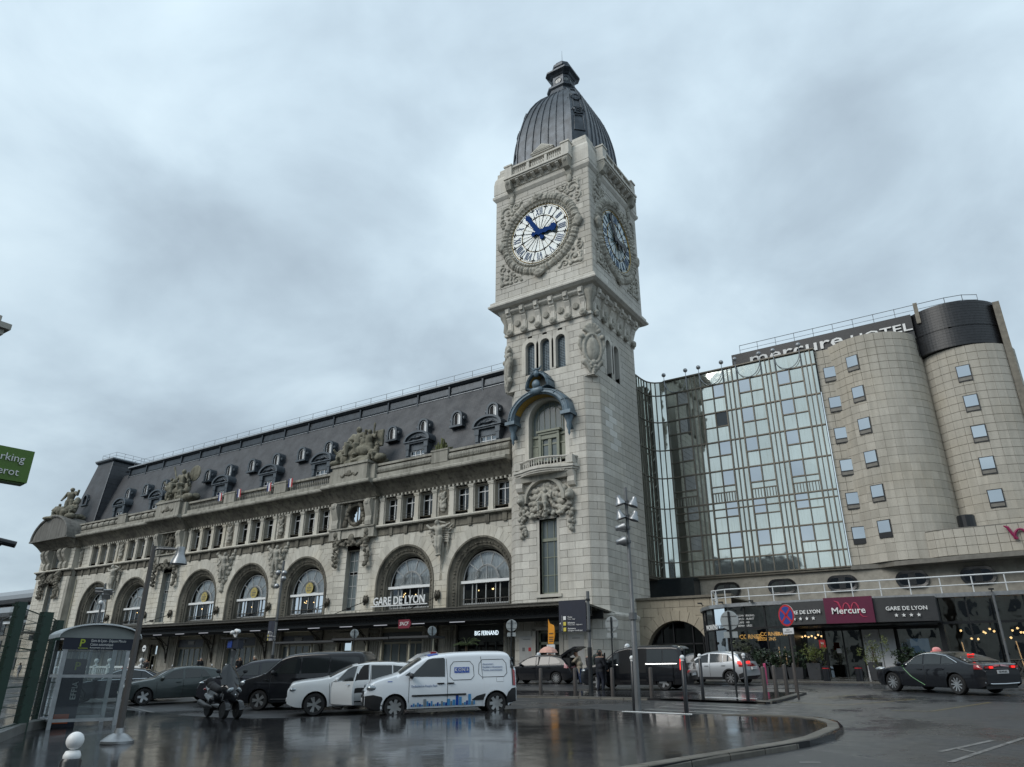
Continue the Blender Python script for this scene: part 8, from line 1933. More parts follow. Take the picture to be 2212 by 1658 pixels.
def ground_z(x, y, extra=0): return gz(x, y)+extra
def bollard_white(x, y, h, z0, label, group):
    t = thing('ball_bollard', label, 'bollard', (x, y, z0), group)
    b = MB(); b.lathe([(.062, z0), (.062, z0+h-.17), (.045, z0+h-.15)], x, y, 14); b.build('post', M['blackp'], t, smooth=50)
    b = MB(); b.lathe([(.045, z0+h-.16), (.05, z0+h-.12), (.04, z0+h-.10)], x, y, 12); b.sph((x, y, z0+h-.055), .07, 14, 10); b.build('white_ball', M['white'], t, smooth=True)
G1 = 'tall black bollards with white balls'
for x, y, e, lb in ((-9.64, 21.0, .10, 'left one at the near crossing kerb'), (-7.85, 20.45, .10, 'right one at the near crossing kerb'), (-9.61, 26.75, .07, 'left one across the crossing'), (-7.9, 26.35, .07, 'right one across the crossing')):
    bollard_white(x, y, 1.5, gz(x, y)+e, 'tall black bollard with a white ball, '+lb, G1)
t = thing('ball_bollard', 'stout dark bollard with a white ball close to the camera at bottom left', 'bollard', (-6.29, 3.28, gz(-6.3, 3.3)+.11), None)
z0 = gz(-6.3, 3.3)+.11; b = MB(); b.lathe([(.075, z0), (.075, z0+.98), (.06, z0+1.0)], -6.29, 3.28, 18); b.build('post', M['blackp'], t, smooth=50)
b = MB(); b.lathe([(.06, z0+.98), (.063, z0+1.02), (.05, z0+1.05)], -6.29, 3.28, 16); b.sph((-6.29, 3.28, 1.30), .064, 20, 14); b.build('white_ball', M['white'], t, smooth=True)
def plain_bollard(x, y, h, e, label, group):
    z0 = gz(x, y)+e; b = MB(); b.lathe([(.075, z0-.05), (.075, z0+h-.05), (.06, z0+h-.01), (.02, z0+h)], x, y, 14); tag(b.build('bollard', M['brownb'], smooth=50), label, 'bollard', group)
for i, x in enumerate((-16.77, -15.14, -13.47, -11.84)): plain_bollard(x, 27.4, 1.05, .07, 'plain brown bollard on the traffic island, %s' % ['leftmost of the row of four', 'second from the left of the row of four', 'third from the left of the row of four', 'rightmost of the row of four, toward the crossing'][i], 'brown bollards along the traffic island')
for i, (x, y) in enumerate(((-7.35, 26.55), (-7.35, 27.95), (-7.39, 29.6), (-7.44, 31.3))): plain_bollard(x, y, 1.07, .07, 'plain brown bollard on the island end, %s' % ['nearest of the four by the round sign', 'second nearest of the four by the round sign', 'third of the four going back', 'farthest of the four, toward the hotel'][i], 'brown bollards at the end of the traffic island')
b = MB(); z0 = gz(-10.85, 39.6); b.lathe([(.07, z0), (.07, z0+.93), (.02, z0+.96)], -10.85, 39.6, 12); tag(b.build('pink_post', M['pinkp'], smooth=50), 'short pink post standing by the shrubs before the hotel', 'post')
for x, lb in ((-8.22, 'left of the hotel door'), (-6.7, 'right of the hotel door')):
    z0 = gz(x, 41.1)+.06; t = thing('pot_bollard', 'squat black bollard with a thin red band, '+lb, 'bollard', (x, 41.1, z0), 'squat black bollards at the hotel door')
    b = MB(); b.lathe([(.17, z0), (.17, z0+.68), (.1, z0+.72)], x, 41.1, 16); b.build('body', M['blackp'], t, smooth=50); b = MB(); b.lathe([(.174, z0+.58), (.174, z0+.62)], x, 41.1, 16, caps=False); b.build('red_band', M['red'], t)
# ---- lamp post on the left
t = thing('street_lamp', 'leaning grey lamp post with a bell shade and a flared steel foot, beside the shelter', 'street lamp', (-16.83, 9.69, gz(-16.8, 9.7)+.11)); z0 = gz(-16.8, 9.7)+.11
b = MB(); b.path([(-16.83, 9.69, z0), (-16.83, 9.69, z0+2.2), (-16.83, 9.69, 4.62)], [.075, .062, .05], 14); b.build('pole', M['lampgrey'], t, smooth=50)
b = MB(); b.lathe([(.34, z0), (.34, z0+.05), (.2, z0+.16), (.11, z0+.2), (.09, z0+.3)], -16.83, 9.69, 20); b.build('foot', M['steel'], t, smooth=40)
D = Vector((.83, .555, 0)); p0 = Vector((-16.83, 9.69, 4.52)); b = MB(); b.path([p0, p0+D*.12+Vector((0, 0, .04)), p0+D*.62+Vector((0, 0, .02))], .03, 8); b.path([p0+Vector((0, 0, .1)), p0+D*.5+Vector((0, 0, .06))], .008, 4); b.build('arm', M['grey'], t)
q = p0+D*.66; b = MB(); b.lathe([(.09, 4.60), (.10, 4.5), (.1, 4.42), (.17, 4.28), (.19, 4.2), (.18, 4.19)], q.x, q.y, 18); b.build('lamp_shade', M['steel'], t, smooth=50)
# ---- payment shelter
SH = thing('payment_shelter', 'glass payment shelter with a curved roof and a navy sign band', 'shelter', (-19.8, 10.6, .3))
A, B_ = Vector((-21.91, 10.64, 0)), Vector((-21.43, 12.15, 0)); U = (B_-A).normalized(); V = Vector((-U.y, U.x, 0)); Ln = (B_-A).length
SM = Matrix(((U.x, V.x, 0, A.x), (U.y, V.y, 0, A.y), (0, 0, 1, .36), (0, 0, 0, 1)))
dp = 1.7
for u, v in ((0, 0), (Ln, 0), (0, dp), (Ln, dp)): b = MB(SM); b.box(u-.05, v-.05, 0, u+.05, v+.05, 2.3); b.build('post', M['steel'], SH)
def sheet(u0, v0, u1, v1, z0, z1, mat, nm='glass_pane'): b = MB(SM); b.quad((u0, v0, z0), (u1, v1, z0), (u1, v1, z1), (u0, v0, z1)); return b.build(nm, M[mat], SH)
for (u0, v0, u1, v1) in ((0, 0, Ln, 0), (0, 0, 0, dp), (0, dp, Ln, dp)):
    sheet(u0, v0, u1, v1, .25, 1.28, 'clear'); sheet(u0, v0, u1, v1, 1.38, 2.02, 'clear')
    [MB(SM).beam((u0, v0, z), (u1, v1, z), .06, .08).build('rail', M['steel'], SH) for z in (1.33, .22)]
b = MB(SM); b.box(-.1, -.09, 2.02, Ln+.1, -.03, 2.32); sb_ = b.build('sign_band', M['navysign'], SH)
text('P', .27, M['lime_p'], sb_, SM @ TM(.36, -.1, 2.18), name='sign_letter', ext=.004, bold=.02); b = MB(SM); b.box(.28, -.1, 2.045, .52, -.092, 2.06); b.build('sign_line', M['lime_p'], sb_)
for s, z, sz in (('Gare de Lyon - Dépose Minute', 2.255, .105), ('Caisse automatique', 2.155, .105), ('Automatic pay station', 2.07, .06)): text(s, sz, M['signwhite'], sb_, SM @ TM(.56, -.1, z), name='sign_lettering', ext=.003, align='LEFT', W=.9 if sz > .1 and s[0] == 'G' else .58)
b = MB(SM); n = 16; R0 = [(Ln/2-(Ln/2+.25)*cos(PI*i/n)*1.0, 2.32+.36*sin(PI*i/n)) for i in range(n+1)]; b.poly([(u, -.06, z) for u, z in R0]); b.build('gable', M['gable'] if 'gable' in M else M['steel'], SH)
b = MB(SM)
for (a, c) in zip(R0, R0[1:]): b.prism([(a[0], -.25, a[1]), (c[0], -.25, c[1]), (c[0], -.25, c[1]+.04), (a[0], -.25, a[1]+.04)], (0, dp+.5, 0))
b.build('curved_roof', M['white'], SH, smooth=30)
b = MB(SM); b.box(.5, .55, 0, 1.35, 1.15, 1.9); b.build('pillar_base', M['navysign'], SH) if 0 else None
PM = thing('payment_machine', 'black parking payment machine inside the glass shelter', 'payment machine', tuple(SM @ Vector((.4, .7, 0))))
b = MB(SM); b.bbox(.12, .45, 0, .68, .95, 1.78, .03); b.build('cabinet', M['navysign'], PM); b = MB(SM); b.box(.13, .43, .12, .5, .45, .36); b.build('foot_panel', M['ored'], PM)
text('P', .3, M['lime_p'], PM, SM @ TM(.45, .44, 1.58), name='lettering', ext=.003, bold=.02)
text('EFFIA', .2, M['signwhite'], PM, SM @ TM(.5, .44, .95) @ Matrix.Rotation(-PI/2, 4, 'Y'), name='lettering', ext=.003, bold=.01)
# ---- green mesh fence on a low kerb wall
FN = thing('mesh_fence', 'dark green wire mesh fence with square posts on a low concrete kerb', 'fence', (-22, 10, .25))
F0, F1 = Vector((-18.6, 7.66, 0)), Vector((-22.05, 10.0, 0)); F2 = Vector((-25.25, 11.87, 0)); F3 = Vector((-34, 13.2, 0))
for p, r in ((Vector((-19.3, 8.14, 0)), .1), (F1, .13), (F2, .11), (F3, .1)): b = MB(); z = gz(p.x, p.y)+.11; b.box(p.x-r, p.y-r, z, p.x+r, p.y+r, 3.32); b.build('fence_post', M['pgreen'], FN)
for a, c in ((F0, F1), (F1, F2), (F2, F3)):
    b = MB(); L_ = (c-a).length; n = int(L_/.075); z0 = gz(a.x, a.y)+.4
    for i in range(n): p = a.lerp(c, i/n); b.add([(p.x-.004, p.y, z0), (p.x+.004, p.y, z0), (p.x+.004, p.y, 3.2), (p.x-.004, p.y, 3.2)], [(0, 1, 2, 3)])
    for i in range(13): z = z0+i*.22; b.beam((a.x, a.y, z), (c.x, c.y, z), .01, .012 if i % 4 else .03)
    b.build('mesh_panel', M['pgreen'], FN, kind='stuff')
b = MB()
for a, c in ((F0, F1), (F1, Vector((-22.9, 11.0, 0)))): b.beam((a.x, a.y, gz(a.x, a.y)+.2), (c.x, c.y, gz(c.x, c.y)+.2), .3, .26)
b.build('kerb_wall', M['kerbw'] if 'kerbw' in M else M['kerb'], FN)
# ---- parking sign box, lantern with camera, corner of the building at far left
PS = thing('parking_sign', 'green box sign with white lettering, cut by the left edge', 'sign', (-12.0, 2.9, 2.2))
d = Vector((-.12, -.995, 0)).normalized(); e = Vector((-.93, .36, 0)).normalized(); e = Vector((d.y, -d.x, 0)); c0 = Vector((-11.17, 4.39, 4.27))
GM = Matrix(((-d.x, e.x, 0, c0.x), (-d.y, e.y, 0, c0.y), (0, 0, 1, c0.z), (0, 0, 0, 1)))
b = MB(GM); b.box(-1.9, 0, .0, 0, .22, .46); b.build('sign_box', M['sgreen'], PS); b = MB(GM); b.box(-1.9, .03, -.02, -.02, .2, 0); b.build('sign_underside', M['sgreen2'], PS)
text('Parking', .15, M['signwhite'], PS, GM @ TM(-.10, -.012, .315), name='sign_lettering', ext=.005, align='RIGHT'); text('Diderot', .15, M['signwhite'], PS, GM @ TM(-.13, -.012, .12), name='sign_lettering', ext=.005, align='RIGHT')
b = MB(GM); b.box(-1.95, .05, -4.2, -1.8, .17, .46); b.build('sign_post', M['pgreen'], PS)
t = thing('lantern', 'black wall lantern with a small camera, cut by the left edge', 'lantern', (-11.3, 4.1, 3.6))
b = MB(); b.lathe([(.03, 3.74), (.13, 3.70), (.10, 3.52), (.05, 3.5)], -11.33, 4.08, 8); b.path([(-11.33, 4.05, 3.5), (-11.28, 4.14, 3.46), (-11.2, 4.3, 3.42)], [.03, .03, .04], 8); b.tube((-11.23, 4.25, 3.45), (-11.13, 4.44, 3.41), .045, n=10); b.tube((-11.33, 4.05, 3.6), (-11.45, 3.7, 3.6), .03); b.build('lantern_body', M['blackp'], t)
CB = thing('corner_building', 'stone building corner with a moulded cornice, cut by the left edge', 'building', (-24, 4, 0))
b = MB(); b.box(-45, -12, -.5, -21.3, 6.35, 10.0); b.build('wall', M['carve'], CB)
b = MB()
for i, (o, za, zb) in enumerate(((.2, 9.85, 10.05), (.36, 10.05, 10.2), (.48, 10.2, 10.36), (.62, 10.36, 10.52), (.35, 10.52, 10.75))): b.box(-45, -12, za, -21.3+o*.7, 6.35+o*.8, zb)
b.build('cornice', M['carve'], CB)
# ---- light mast with six floodlights
MT = thing('light_mast', 'tall grey mast with six floodlights at the edge of the plaza', 'light mast', (-9.4, 20.72, .8)); mx_, my_ = -9.4, 20.72; z0 = gz(mx_, my_)
b = MB(); b.path([(mx_, my_, z0), (mx_, my_, 3.4), (mx_, my_, 3.45), (mx_, my_, 7.35)], [.09, .08, .06, .045], 14); b.lathe([(.12, 3.3), (.12, 3.5)], mx_, my_, 14); b.build('pole', M['grey'], MT, smooth=50)
rt = Vector((.83, .555, 0)); fw = Vector((.555, -.83, 0))
for i, (z, s, tilt) in enumerate(((6.9, -1, 0), (6.85, 1, 0), (6.45, -1, 0), (6.4, 1, 0), (6.05, -1, 1), (5.62, -1, 1))):
    c = Vector((mx_, my_, z))+rt*s*.22+fw*.05; b = MB(Matrix.Translation(c) @ Matrix.Rotation(R(33), 4, 'Z') @ Matrix.Rotation(R((100 if tilt else 18)*s), 4, 'Y'))
    b.lathe([(.03, .19), (.08, .17), (.085, .08), (.16, -.06), (.17, -.12), (.15, -.125), (.01, -.1)], 0, 0, 16); b.build('floodlight', M['steel'], MT, smooth=45)
    b = MB(); b.tube((mx_, my_, z), c, .022, n=6); b.lathe([(.085, z-.04), (.085, z+.04)], mx_, my_, 10); b.build('bracket', M['grey'], MT)
# ---- wayfinding banners
def banner(x, y, z0, ztop, bz0, bz1, w_, side, label, lines, group=None):
    t = thing('banner_sign', label, 'sign', (x, y, z0), group)
    b = MB(); b.tube((x, y, z0), (x, y, z0+1.9), .1, n=12); b.build('lower_post', M['iron'], t, smooth=50); b = MB(); b.tube((x, y, z0+1.9), (x, y, ztop), .075, n=12); b.build('post', M['grey'], t, smooth=50)
    b = MB(); x0, x1 = sorted((x+side*.1, x+side*(.1+w_))); n = 12
    vs = [(x0+(x1-x0)*i/n, y-.03+.012*sin(i*.9), z) for z in (bz0, bz1) for i in range(n+1)]; b.add(vs, [(i, i+1, n+2+i, n+1+i) for i in range(n)]); o = b.build('banner', M['navysign'], t)
    for z in (bz0+.02, bz1-.02): b = MB(); b.tube((x, y, z), (x+side*(w_+.1), y, z), .02, n=6); b.lathe([(.1, z-.05), (.1, z+.05)], x, y, 10); b.build('bracket', M['iron'], t)
    h = bz1-bz0
    for k, (s1, s2, ic) in enumerate(lines):
        z = bz0+h*(.46-.18*k); text(s1, h*.07, M['signwhite'], o, TM(x0+w_*.33, y-.06, z), name='lettering', ext=.002, align='LEFT', bold=.01)
        if s2: text(s2, h*.052 if k < 2 else h*.07, M['signwhite'], o, TM(x0+w_*.33, y-.06, z-h*.062), name='lettering', ext=.002, align='LEFT')
        q = MB(); q.bbox(x0+w_*.17, y-.065, z-h*.085, x0+w_*.27, y-.05, z+h*.035, .005); q.build('pictogram', M[ic], o)
    q = MB(); q.box(x0+w_*.12, y-.06, bz0+h*.04, x0+w_*.125, y-.05, bz0+h*.52); q.prism([(x0+w_*.02, y-.06, bz0+h*.27), (x0+w_*.07, y-.06, bz0+h*.30), (x0+w_*.07, y-.06, bz0+h*.24)], (0, .01, 0)); q.build('sign_line', M['signwhite'], o)
L3 = [('Trains', 'Trains - Züge', 'signwhite'), ('Billetterie', 'Tickets office - Biglietteria', 'yel'), ('Assistance', 'voyageur handicapé', 'yel')]
banner(-16.04, 30.48, gz(-16, 30.5), 5.34, 3.58, 4.98, 1.45, -1, 'dark hanging banner sign with white directions, in front of the clock tower', L3)
banner(-38.9, 31.4, gz(-39, 31.4), 8.6, 3.65, 4.85, .62, -1, 'narrow dark banner sign on a tall lamp mast, in front of the station canopy', L3)
b = MB(); x, y = -38.9, 31.4
for z, s in ((7.85, -1), (7.8, 1), (7.45, 1), (7.0, -1)): b.sph((x+s*.3, y-.1, z), (.2, .16, .17), 10, 7); b.tube((x, y, z), (x+s*.25, y, z), .03)
tag(b.build('lamp_cluster', M['steel'], smooth=40), 'cluster of grey floodlights on the tall mast above the narrow banner', 'floodlights')
t = thing('floodlight_mast', 'slim mast with square floodlights, in front of the leftmost station arches', 'light mast', (-39.95, 20.7, .6)); x, y = -39.95, 20.7
b = MB(); b.tube((x, y, gz(x, y)), (x, y, 6.2), .07, .05, 10); b.tube((x-.5, y-.2, 5.8), (x+.5, y+.3, 5.75), .03); b.build('pole', M['grey'], t)
for (dx, z) in ((.42, 5.72), (.3, 5.5), (-.5, 5.85)): b = MB(TM(x+dx, y, z, .6) @ Matrix.Rotation(.5, 4, 'X')); b.bbox(-.22, -.06, -.15, .22, .06, .15, .02); b.build('floodlight', M['steel'], t)
b = MB(); b.sph((x+.12, y-.1, 5.2), .12); b.build('camera', M['white'], t, smooth=True)
t = thing('street_lamp', 'small bell shaded lamp behind the green fence at far left', 'street lamp', (-29.5, 12.4, .3)); x, y = -29.5, 12.4
b = MB(); b.tube((x-.35, y-.3, gz(x, y)), (x-.35, y-.3, 3.55), .045, n=8); b.path([(x-.35, y-.3, 3.5), (x, y, 3.72)], .025, 6); b.build('pole', M['grey'], t); b = MB(); b.lathe([(.06, 3.72), (.2, 3.62), (.22, 3.52), (.2, 3.5)], x, y, 14); b.build('lamp_shade', M['steel'], t, smooth=50)
# ---- round traffic signs seen from behind, the no-stopping sign seen from in front
def round_sign(x, y, z, r, zb, label, front=False, yaw=0, group=None, plate=True):
    t = thing('road_sign', label, 'road sign', (x, y, zb), group); Mx = TM(x, y, z, yaw)
    b = MB(); b.tube((x, y, zb), (x, y, z+r*.9), .035, n=10); b.build('pole', M['iron'] if not front else M['brownb'], t, smooth=50)
    b = MB(Mx); yy = -.05 if front else .06; b.lathe([(r*.97, yy-.012), (r, yy), (r*.97, yy+.012)], 0, 0, 30, 'y'); b.build('sign_disc', M['signback'], t, smooth=30)
    if front:
        b = MB(Mx); b.lathe([(.01, -.066), (r*.98, -.066)], 0, 0, 30, 'y', caps=False); b.build('red_ring', M['red'], t); b = MB(Mx); b.lathe([(.01, -.07), (r*.80, -.07)], 0, 0, 30, 'y', caps=False); b.build('blue_field', M['blue'], t)
        for a in (PI/4, -PI/4): b = MB(Mx); b.beam((-r*.82*cos(a), -.074, -r*.82*sin(a)), (r*.82*cos(a), -.074, r*.82*sin(a)), r*.2, .004, (0, 1, 0)); b.build('red_bar', M['red'], t)
    else: b = MB(Mx); b.box(-r*.8, .02, r*.42, r*.8, .05, r*.48); b.box(-r*.8, .02, -r*.5, r*.8, .05, -r*.44); b.build('clamp', M['steel'], t)
    if plate: b = MB(Mx); yy = -.06 if front else .05; b.bbox(-.26, yy-.01, -r-.27, .26, yy+.01, -r-.05, .008); pl_ = b.build('sign_plate', M['signback'] if not front else M['plate'], t)
    if plate and front:
        for k, s in enumerate(('SAUF', 'LIVRAISONS')): text(s, .07, M['blackp'], pl_, Mx @ TM(0, -.072, -r-.12-.075*k), name='lettering', ext=.002)
GS = 'round road signs seen from behind'
round_sign(-15.17, 31.0, 3.9, .33, gz(-15, 31), 'round road sign seen from behind, to the right of the dark banner sign', group=GS)
round_sign(-23.98, 36.0, 4.35, .33, gz(-24, 36), 'round road sign seen from behind, at the left corner of the clock tower', group=GS, yaw=.3)
round_sign(-8.55, 27.25, 3.62, .34, gz(-8.5, 27.3)+.07, 'large round road sign seen from behind, before the glass pavilion corner', group=GS)
round_sign(-42.66, 42.0, 4.62, .33, gz(-42, 42), 'round road sign seen from behind, left of the two above the flat bus shelter', group=GS, yaw=.6, plate=False)
round_sign(-34.82, 42.0, 4.61, .33, gz(-35, 42), 'round road sign seen from behind, right end of the flat bus shelter', group=GS, yaw=.9, plate=False)
round_sign(-6.75, 28.5, 3.8, .39, gz(-6.8, 28.5), 'round red and blue no-stopping sign in front of the hotel sign band', True, -.55)
x, y = -.315, 2.28; round_sign(x, y, 1.225, .34, gz(x, y), 'round red and blue no-stopping sign low at the bottom edge', True, 0, plate=False)
t = thing('disc_sign', 'small white disc sign on a thin post by the station wall', 'road sign', (-74.6, 44, 1.3)); b = MB(); b.tube((-74.6, 44, 1.2), (-74.6, 44, 4.1), .04); b.build('pole', M['iron'], t); b = MB(); b.lathe([(.01, 43.92), (.32, 43.92), (.32, 43.95)], -74.6, 4.04, 20, 'y'); b.build('sign_disc', M['white'], t); b = MB(); b.box(-74.8, 43.9, 4.0, -74.4, 43.915, 4.1); b.build('sign_mark', M['blackp'], t)
# ---- flat bus shelter, kiosk post, SNCF sign, orange flag
t = thing('bus_shelter', 'long flat roofed shelter on thin posts in front of the station canopy', 'shelter', (-45, 44, 1.4))
for x0, x1, z in ((-53.4, -46.2, 4.2), (-46.4, -40.2, 4.32), (-40.1, -36.2, 4.34)): b = MB(); b.box(x0, 43.2, z-.1, x1, 45.2, z+.05); b.build('roof_slab', M['darksign'], t)
for x in (-52.5, -49.6, -46.6, -44.8, -43.2, -41.6, -38.7, -36.4): b = MB(); b.tube((x, 44, 1.5), (x, 44, 4.2), .09, n=8); b.build('post', M['cream'], t)
t = thing('camera_post', 'post with a dark hooded box and white dome cameras on top', 'camera post', (-27.4, 20.1, .6)); x, y = -27.4, 20.1
b = MB(); b.tube((x, y, gz(x, y)), (x, y, 2.9), .06, n=10); b.lathe([(.07, 2.35), (.16, 2.65), (.1, 2.7)], x, y, 4); b.build('post', M['grey'], t)
b = MB(); b.prism([(x-.55, y-.35, 3.1), (x+.45, y-.1, 3.1), (x+.45, y+.3, 3.1), (x-.55, y+.1, 3.1)], (0, 0, .06)); b.build('hood', M['iron'], t); b = MB(); b.box(x-.36, y-.12, 2.72, x+.36, y+.16, 3.1); b.build('box', M['navy'], t); b = MB(); b.box(x-.3, y-.14, 2.76, x-.02, y-.12, 3.04); b.build('blue_panel', M['blue'], t)
for dx, z in ((-.2, 3.36), (.05, 3.42), (.18, 3.4)): b = MB(); b.sph((x+dx, y-.05, z), (.11, .1, .09), 10, 7); b.tube((x, y, 3.15), (x+dx, y-.05, z), .03); b.build('dome_camera', M['white'], t, smooth=40)
t = thing('operator_sign', 'dark red hanging sign with white slanted initials under the station canopy', 'sign', (-42.25, 47.3, 5.2))
b = MB(); b.prism([(-42.95, 47.3, 5.25), (-41.75, 47.3, 5.25), (-41.55, 47.3, 5.6), (-41.75, 47.3, 5.95), (-42.95, 47.3, 5.95)], (0, .1, 0)); b.build('sign_face', M['sncf'] if 'sncf' in M else M['red'], t); text('SNCF', .42, M['signwhite'], t, TM(-42.3, 47.27, 5.6) @ Matrix(((1, 0, .25, 0), (0, 1, 0, 0), (0, 0, 1, 0), (0, 0, 0, 1))), name='lettering', ext=.005, W=.95); b = MB(); b.tube((-42.2, 47.35, 5.9), (-42.2, 47.35, 6.5), .03); b.build('hanger', M['iron'], t)
t = thing('feather_flag', 'orange feather flag on a stand in front of the tower door', 'flag', (-28.1, 47, 1.6))
b = MB(); b.tube((-28.12, 47, 1.6), (-28.08, 47, 5.55), .03, .015, 6); b.build('staff', M['iron'], t); b = MB(); b.add([(-28.1, 46.98, 3.78), (-27.62, 46.95, 3.76), (-27.5, 47.02, 4.4), (-27.52, 46.97, 4.9), (-27.6, 47, 5.05), (-27.9, 47.0, 5.15), (-28.08, 47, 5.5)], [(0, 1, 2, 3, 4, 5, 6)]); fc = b.build('cloth', M['orange'], t)
for z in (4.45, 4.2, 4.05, 3.92): b = MB(); b.box(-27.98, 46.93, z, -27.62, 46.94, z+.05); b.build('print_line', M['brownb'], fc)
t = thing('poster_stand', 'white poster stand below the orange flag', 'sign', (-27.85, 47, 1.6)); b = MB(); b.box(-28.15, 46.9, 1.7, -27.5, 46.98, 3.72); b.build('panel', M['plate'], t); b = MB(); b.box(-28.08, 46.88, 2.6, -27.58, 46.9, 3.55); b.build('poster', M['plate_g'], t)
# ---- white ball bollards and balustrade by the station
for i, x in enumerate((-72.5, -69.1, -62.8, -60.7)): bollard_white(x, 43.9, 1.25, gz(x, 43.9), 'ball topped bollard before the station doors, %s' % ['leftmost of four', 'second of four from left', 'third of four from left', 'rightmost of four'][i], 'white ball bollards before the station')
t = thing('balustrade', 'white balustrade with ball finials, seen over the saloon taxi', 'balustrade', (-80, 45, 1.2)); q = MB(); q.lathe([(.2, 1.2), (.2, 2.35), (.26, 2.4), (.26, 2.5), (.1, 2.55), (.1, 2.7), (.22, 2.8), (.26, 2.95), (.2, 3.1), (.02, 3.18)], 0, 0, 12); m_ = q.mesh('finial_post', M['white'], 40)
for x in (-96, -92, -85.3, -82.6, -78.9, -76.4): put(m_, 'finial_post', t, (x, 45, 0))
b = MB(); b.box(-97, 44.9, 2.2, -76.4, 45.1, 2.4); b.box(-97, 44.95, 1.2, -76.4, 45.05, 1.5); b.build('rail', M['white'], t); q = MB(); q.lathe([(.06, 1.5), (.09, 1.8), (.06, 2.2)], 0, 0, 6); m_ = q.mesh('baluster', M['white'])
for i in range(50): put(m_, 'baluster', t, (-96.6+i*.4, 45, 0))
# ---- people
def person(label, x, y, z0, h, yaw, jacket, trousers, hair=(.02, .015, .012), pose=None, hood=None, extra=None):
    P_ = dict(STAND if pose is None else pose); q = SB(); P_.update(ell=(-.20, -.02, .64), elr=(.19, -.03, .63), hal=(-.17, -.12, .50), har=(.16, -.13, .5)) if pose is None else None
    figure(q, (0, 0, 0), h, P_); q.path([(-.04*h, 0, .6*h), (.05*h, 0, .6*h)], .10*h)
    if hood: q.sph((.03*h, .02*h, .91*h), (.085*h, .095*h, .105*h)); q.path([(.02*h, 0, .8*h), (.02*h, 0, .5*h)], [.13*h, .14*h])
    mats = [plain('cloth', c, .8, 0, .12, 9) for c in (jacket, trousers, hair)]+[M['skin'], M['blackp']]
    me = fuse('person', q, .028, mats); hz_ = .875*h
    for p in me.polygons:
        c = p.center; f = c.z/h
        if f > .86: p.material_index = (0 if hood and c.y > -.055*h else 2 if (c.y > -.02*h or f > .955) else 3)
        elif f > .83: p.material_index = 3 if not hood else 0
        elif f < .045: p.material_index = 4
        elif f < .47 and abs(c.x) < .135*h: p.material_index = 1
        elif min((c-Vector(P_[k])*h).length for k in ('hal', 'har')) < .045*h: p.material_index = 3
        else: p.material_index = 0
    o = link('person', me); o.location = (x, y, z0); o.rotation_euler = (0, 0, yaw); return tag(o, label, 'person')
REACH = dict(pel=(0, 0, .5), chest=(0, -.05, .72), neck=(0, -.08, .83), head=(0, -.12, .905), shl=(-.12, -.04, .79), shr=(.12, -.04, .79), ell=(-.2, -.16, .66), elr=(.2, -.14, .68), hal=(-.12, -.28, .6), har=(.14, -.28, .62), hil=(-.06, 0, .48), hir=(.06, 0, .48), knl=(-.07, -.03, .26), knr=(.08, .02, .26), ftl=(-.07, 0, .02), ftr=(.09, .06, .02))
person('person in a beige jacket and blue jeans reaching into the open tailgate of a taxi', -20.95, 38.5, gz(-21, 38.5), 1.74, R(-75), (.33, .28, .21), (.03, .05, .11), pose=REACH)
person('person in a dark hooded coat standing between the two black taxis', -19.25, 37.6, gz(-19, 37.6), 1.8, R(40), (.02, .028, .024), (.015, .015, .02), hood=True)
person('person with a white collar and dark coat beside the hooded person', -20.1, 38.2, gz(-20, 38.2), 1.68, R(160), (.03, .03, .035), (.02, .02, .025))
person('person in black standing at the open door of the people carrier', -16.45, 32.25, gz(-16.4, 32.2), 1.74, R(150), (.012, .014, .02), (.012, .016, .03))
person('person in dark clothes with a grey cap walking before the shuttered station door', -67.8, 46, gz(-68, 46)+.1, 1.75, R(90), (.015, .018, .02), (.02, .02, .022), (.15, .16, .17))
person('person in a long black coat walking past the glazed station doors', -61.7, 46, gz(-62, 46)+.1, 1.72, R(80), (.012, .012, .014), (.015, .015, .018))
person('person with pale hair in black, nearest the station glazed doors', -59.9, 46.4, gz(-60, 46)+.1, 1.82, R(-60), (.015, .014, .014), (.02, .02, .02), (.4, .36, .3))
person('person in a dark coat standing by the small station door', -77.2, 46, gz(-77, 46)+.1, 1.72, R(30), (.014, .014, .016), (.02, .02, .02))
person('person in dark clothes seen through the green fence', -108, 46, gz(-108, 46), 1.75, R(20), (.02, .022, .03), (.02, .02, .02))
person('person in a white top seen through the green fence', -106.2, 46.5, gz(-106, 46), 1.75, R(-40), (.5, .5, .52), (.03, .03, .04))
b = MB(); b.lathe([(.01, 3.42), (.28, 3.36), (.52, 3.2), (.62, 3.02)], -25.1, 42, 10, caps=False); b.tube((-25.1, 42, 2.0), (-25.1, 42, 3.5), .012); t = thing('umbrella', 'open pale pink umbrella seen above the estate taxi roof', 'umbrella', (-25.1, 42, 2)); b.build('canopy', M['pinkc'] if 'pinkc' in M else M['pinkp'], t)
person('person sheltering under the pale pink umbrella', -25.1, 42.1, gz(-25, 42), 1.62, R(20), (.05, .05, .06), (.02, .02, .03))
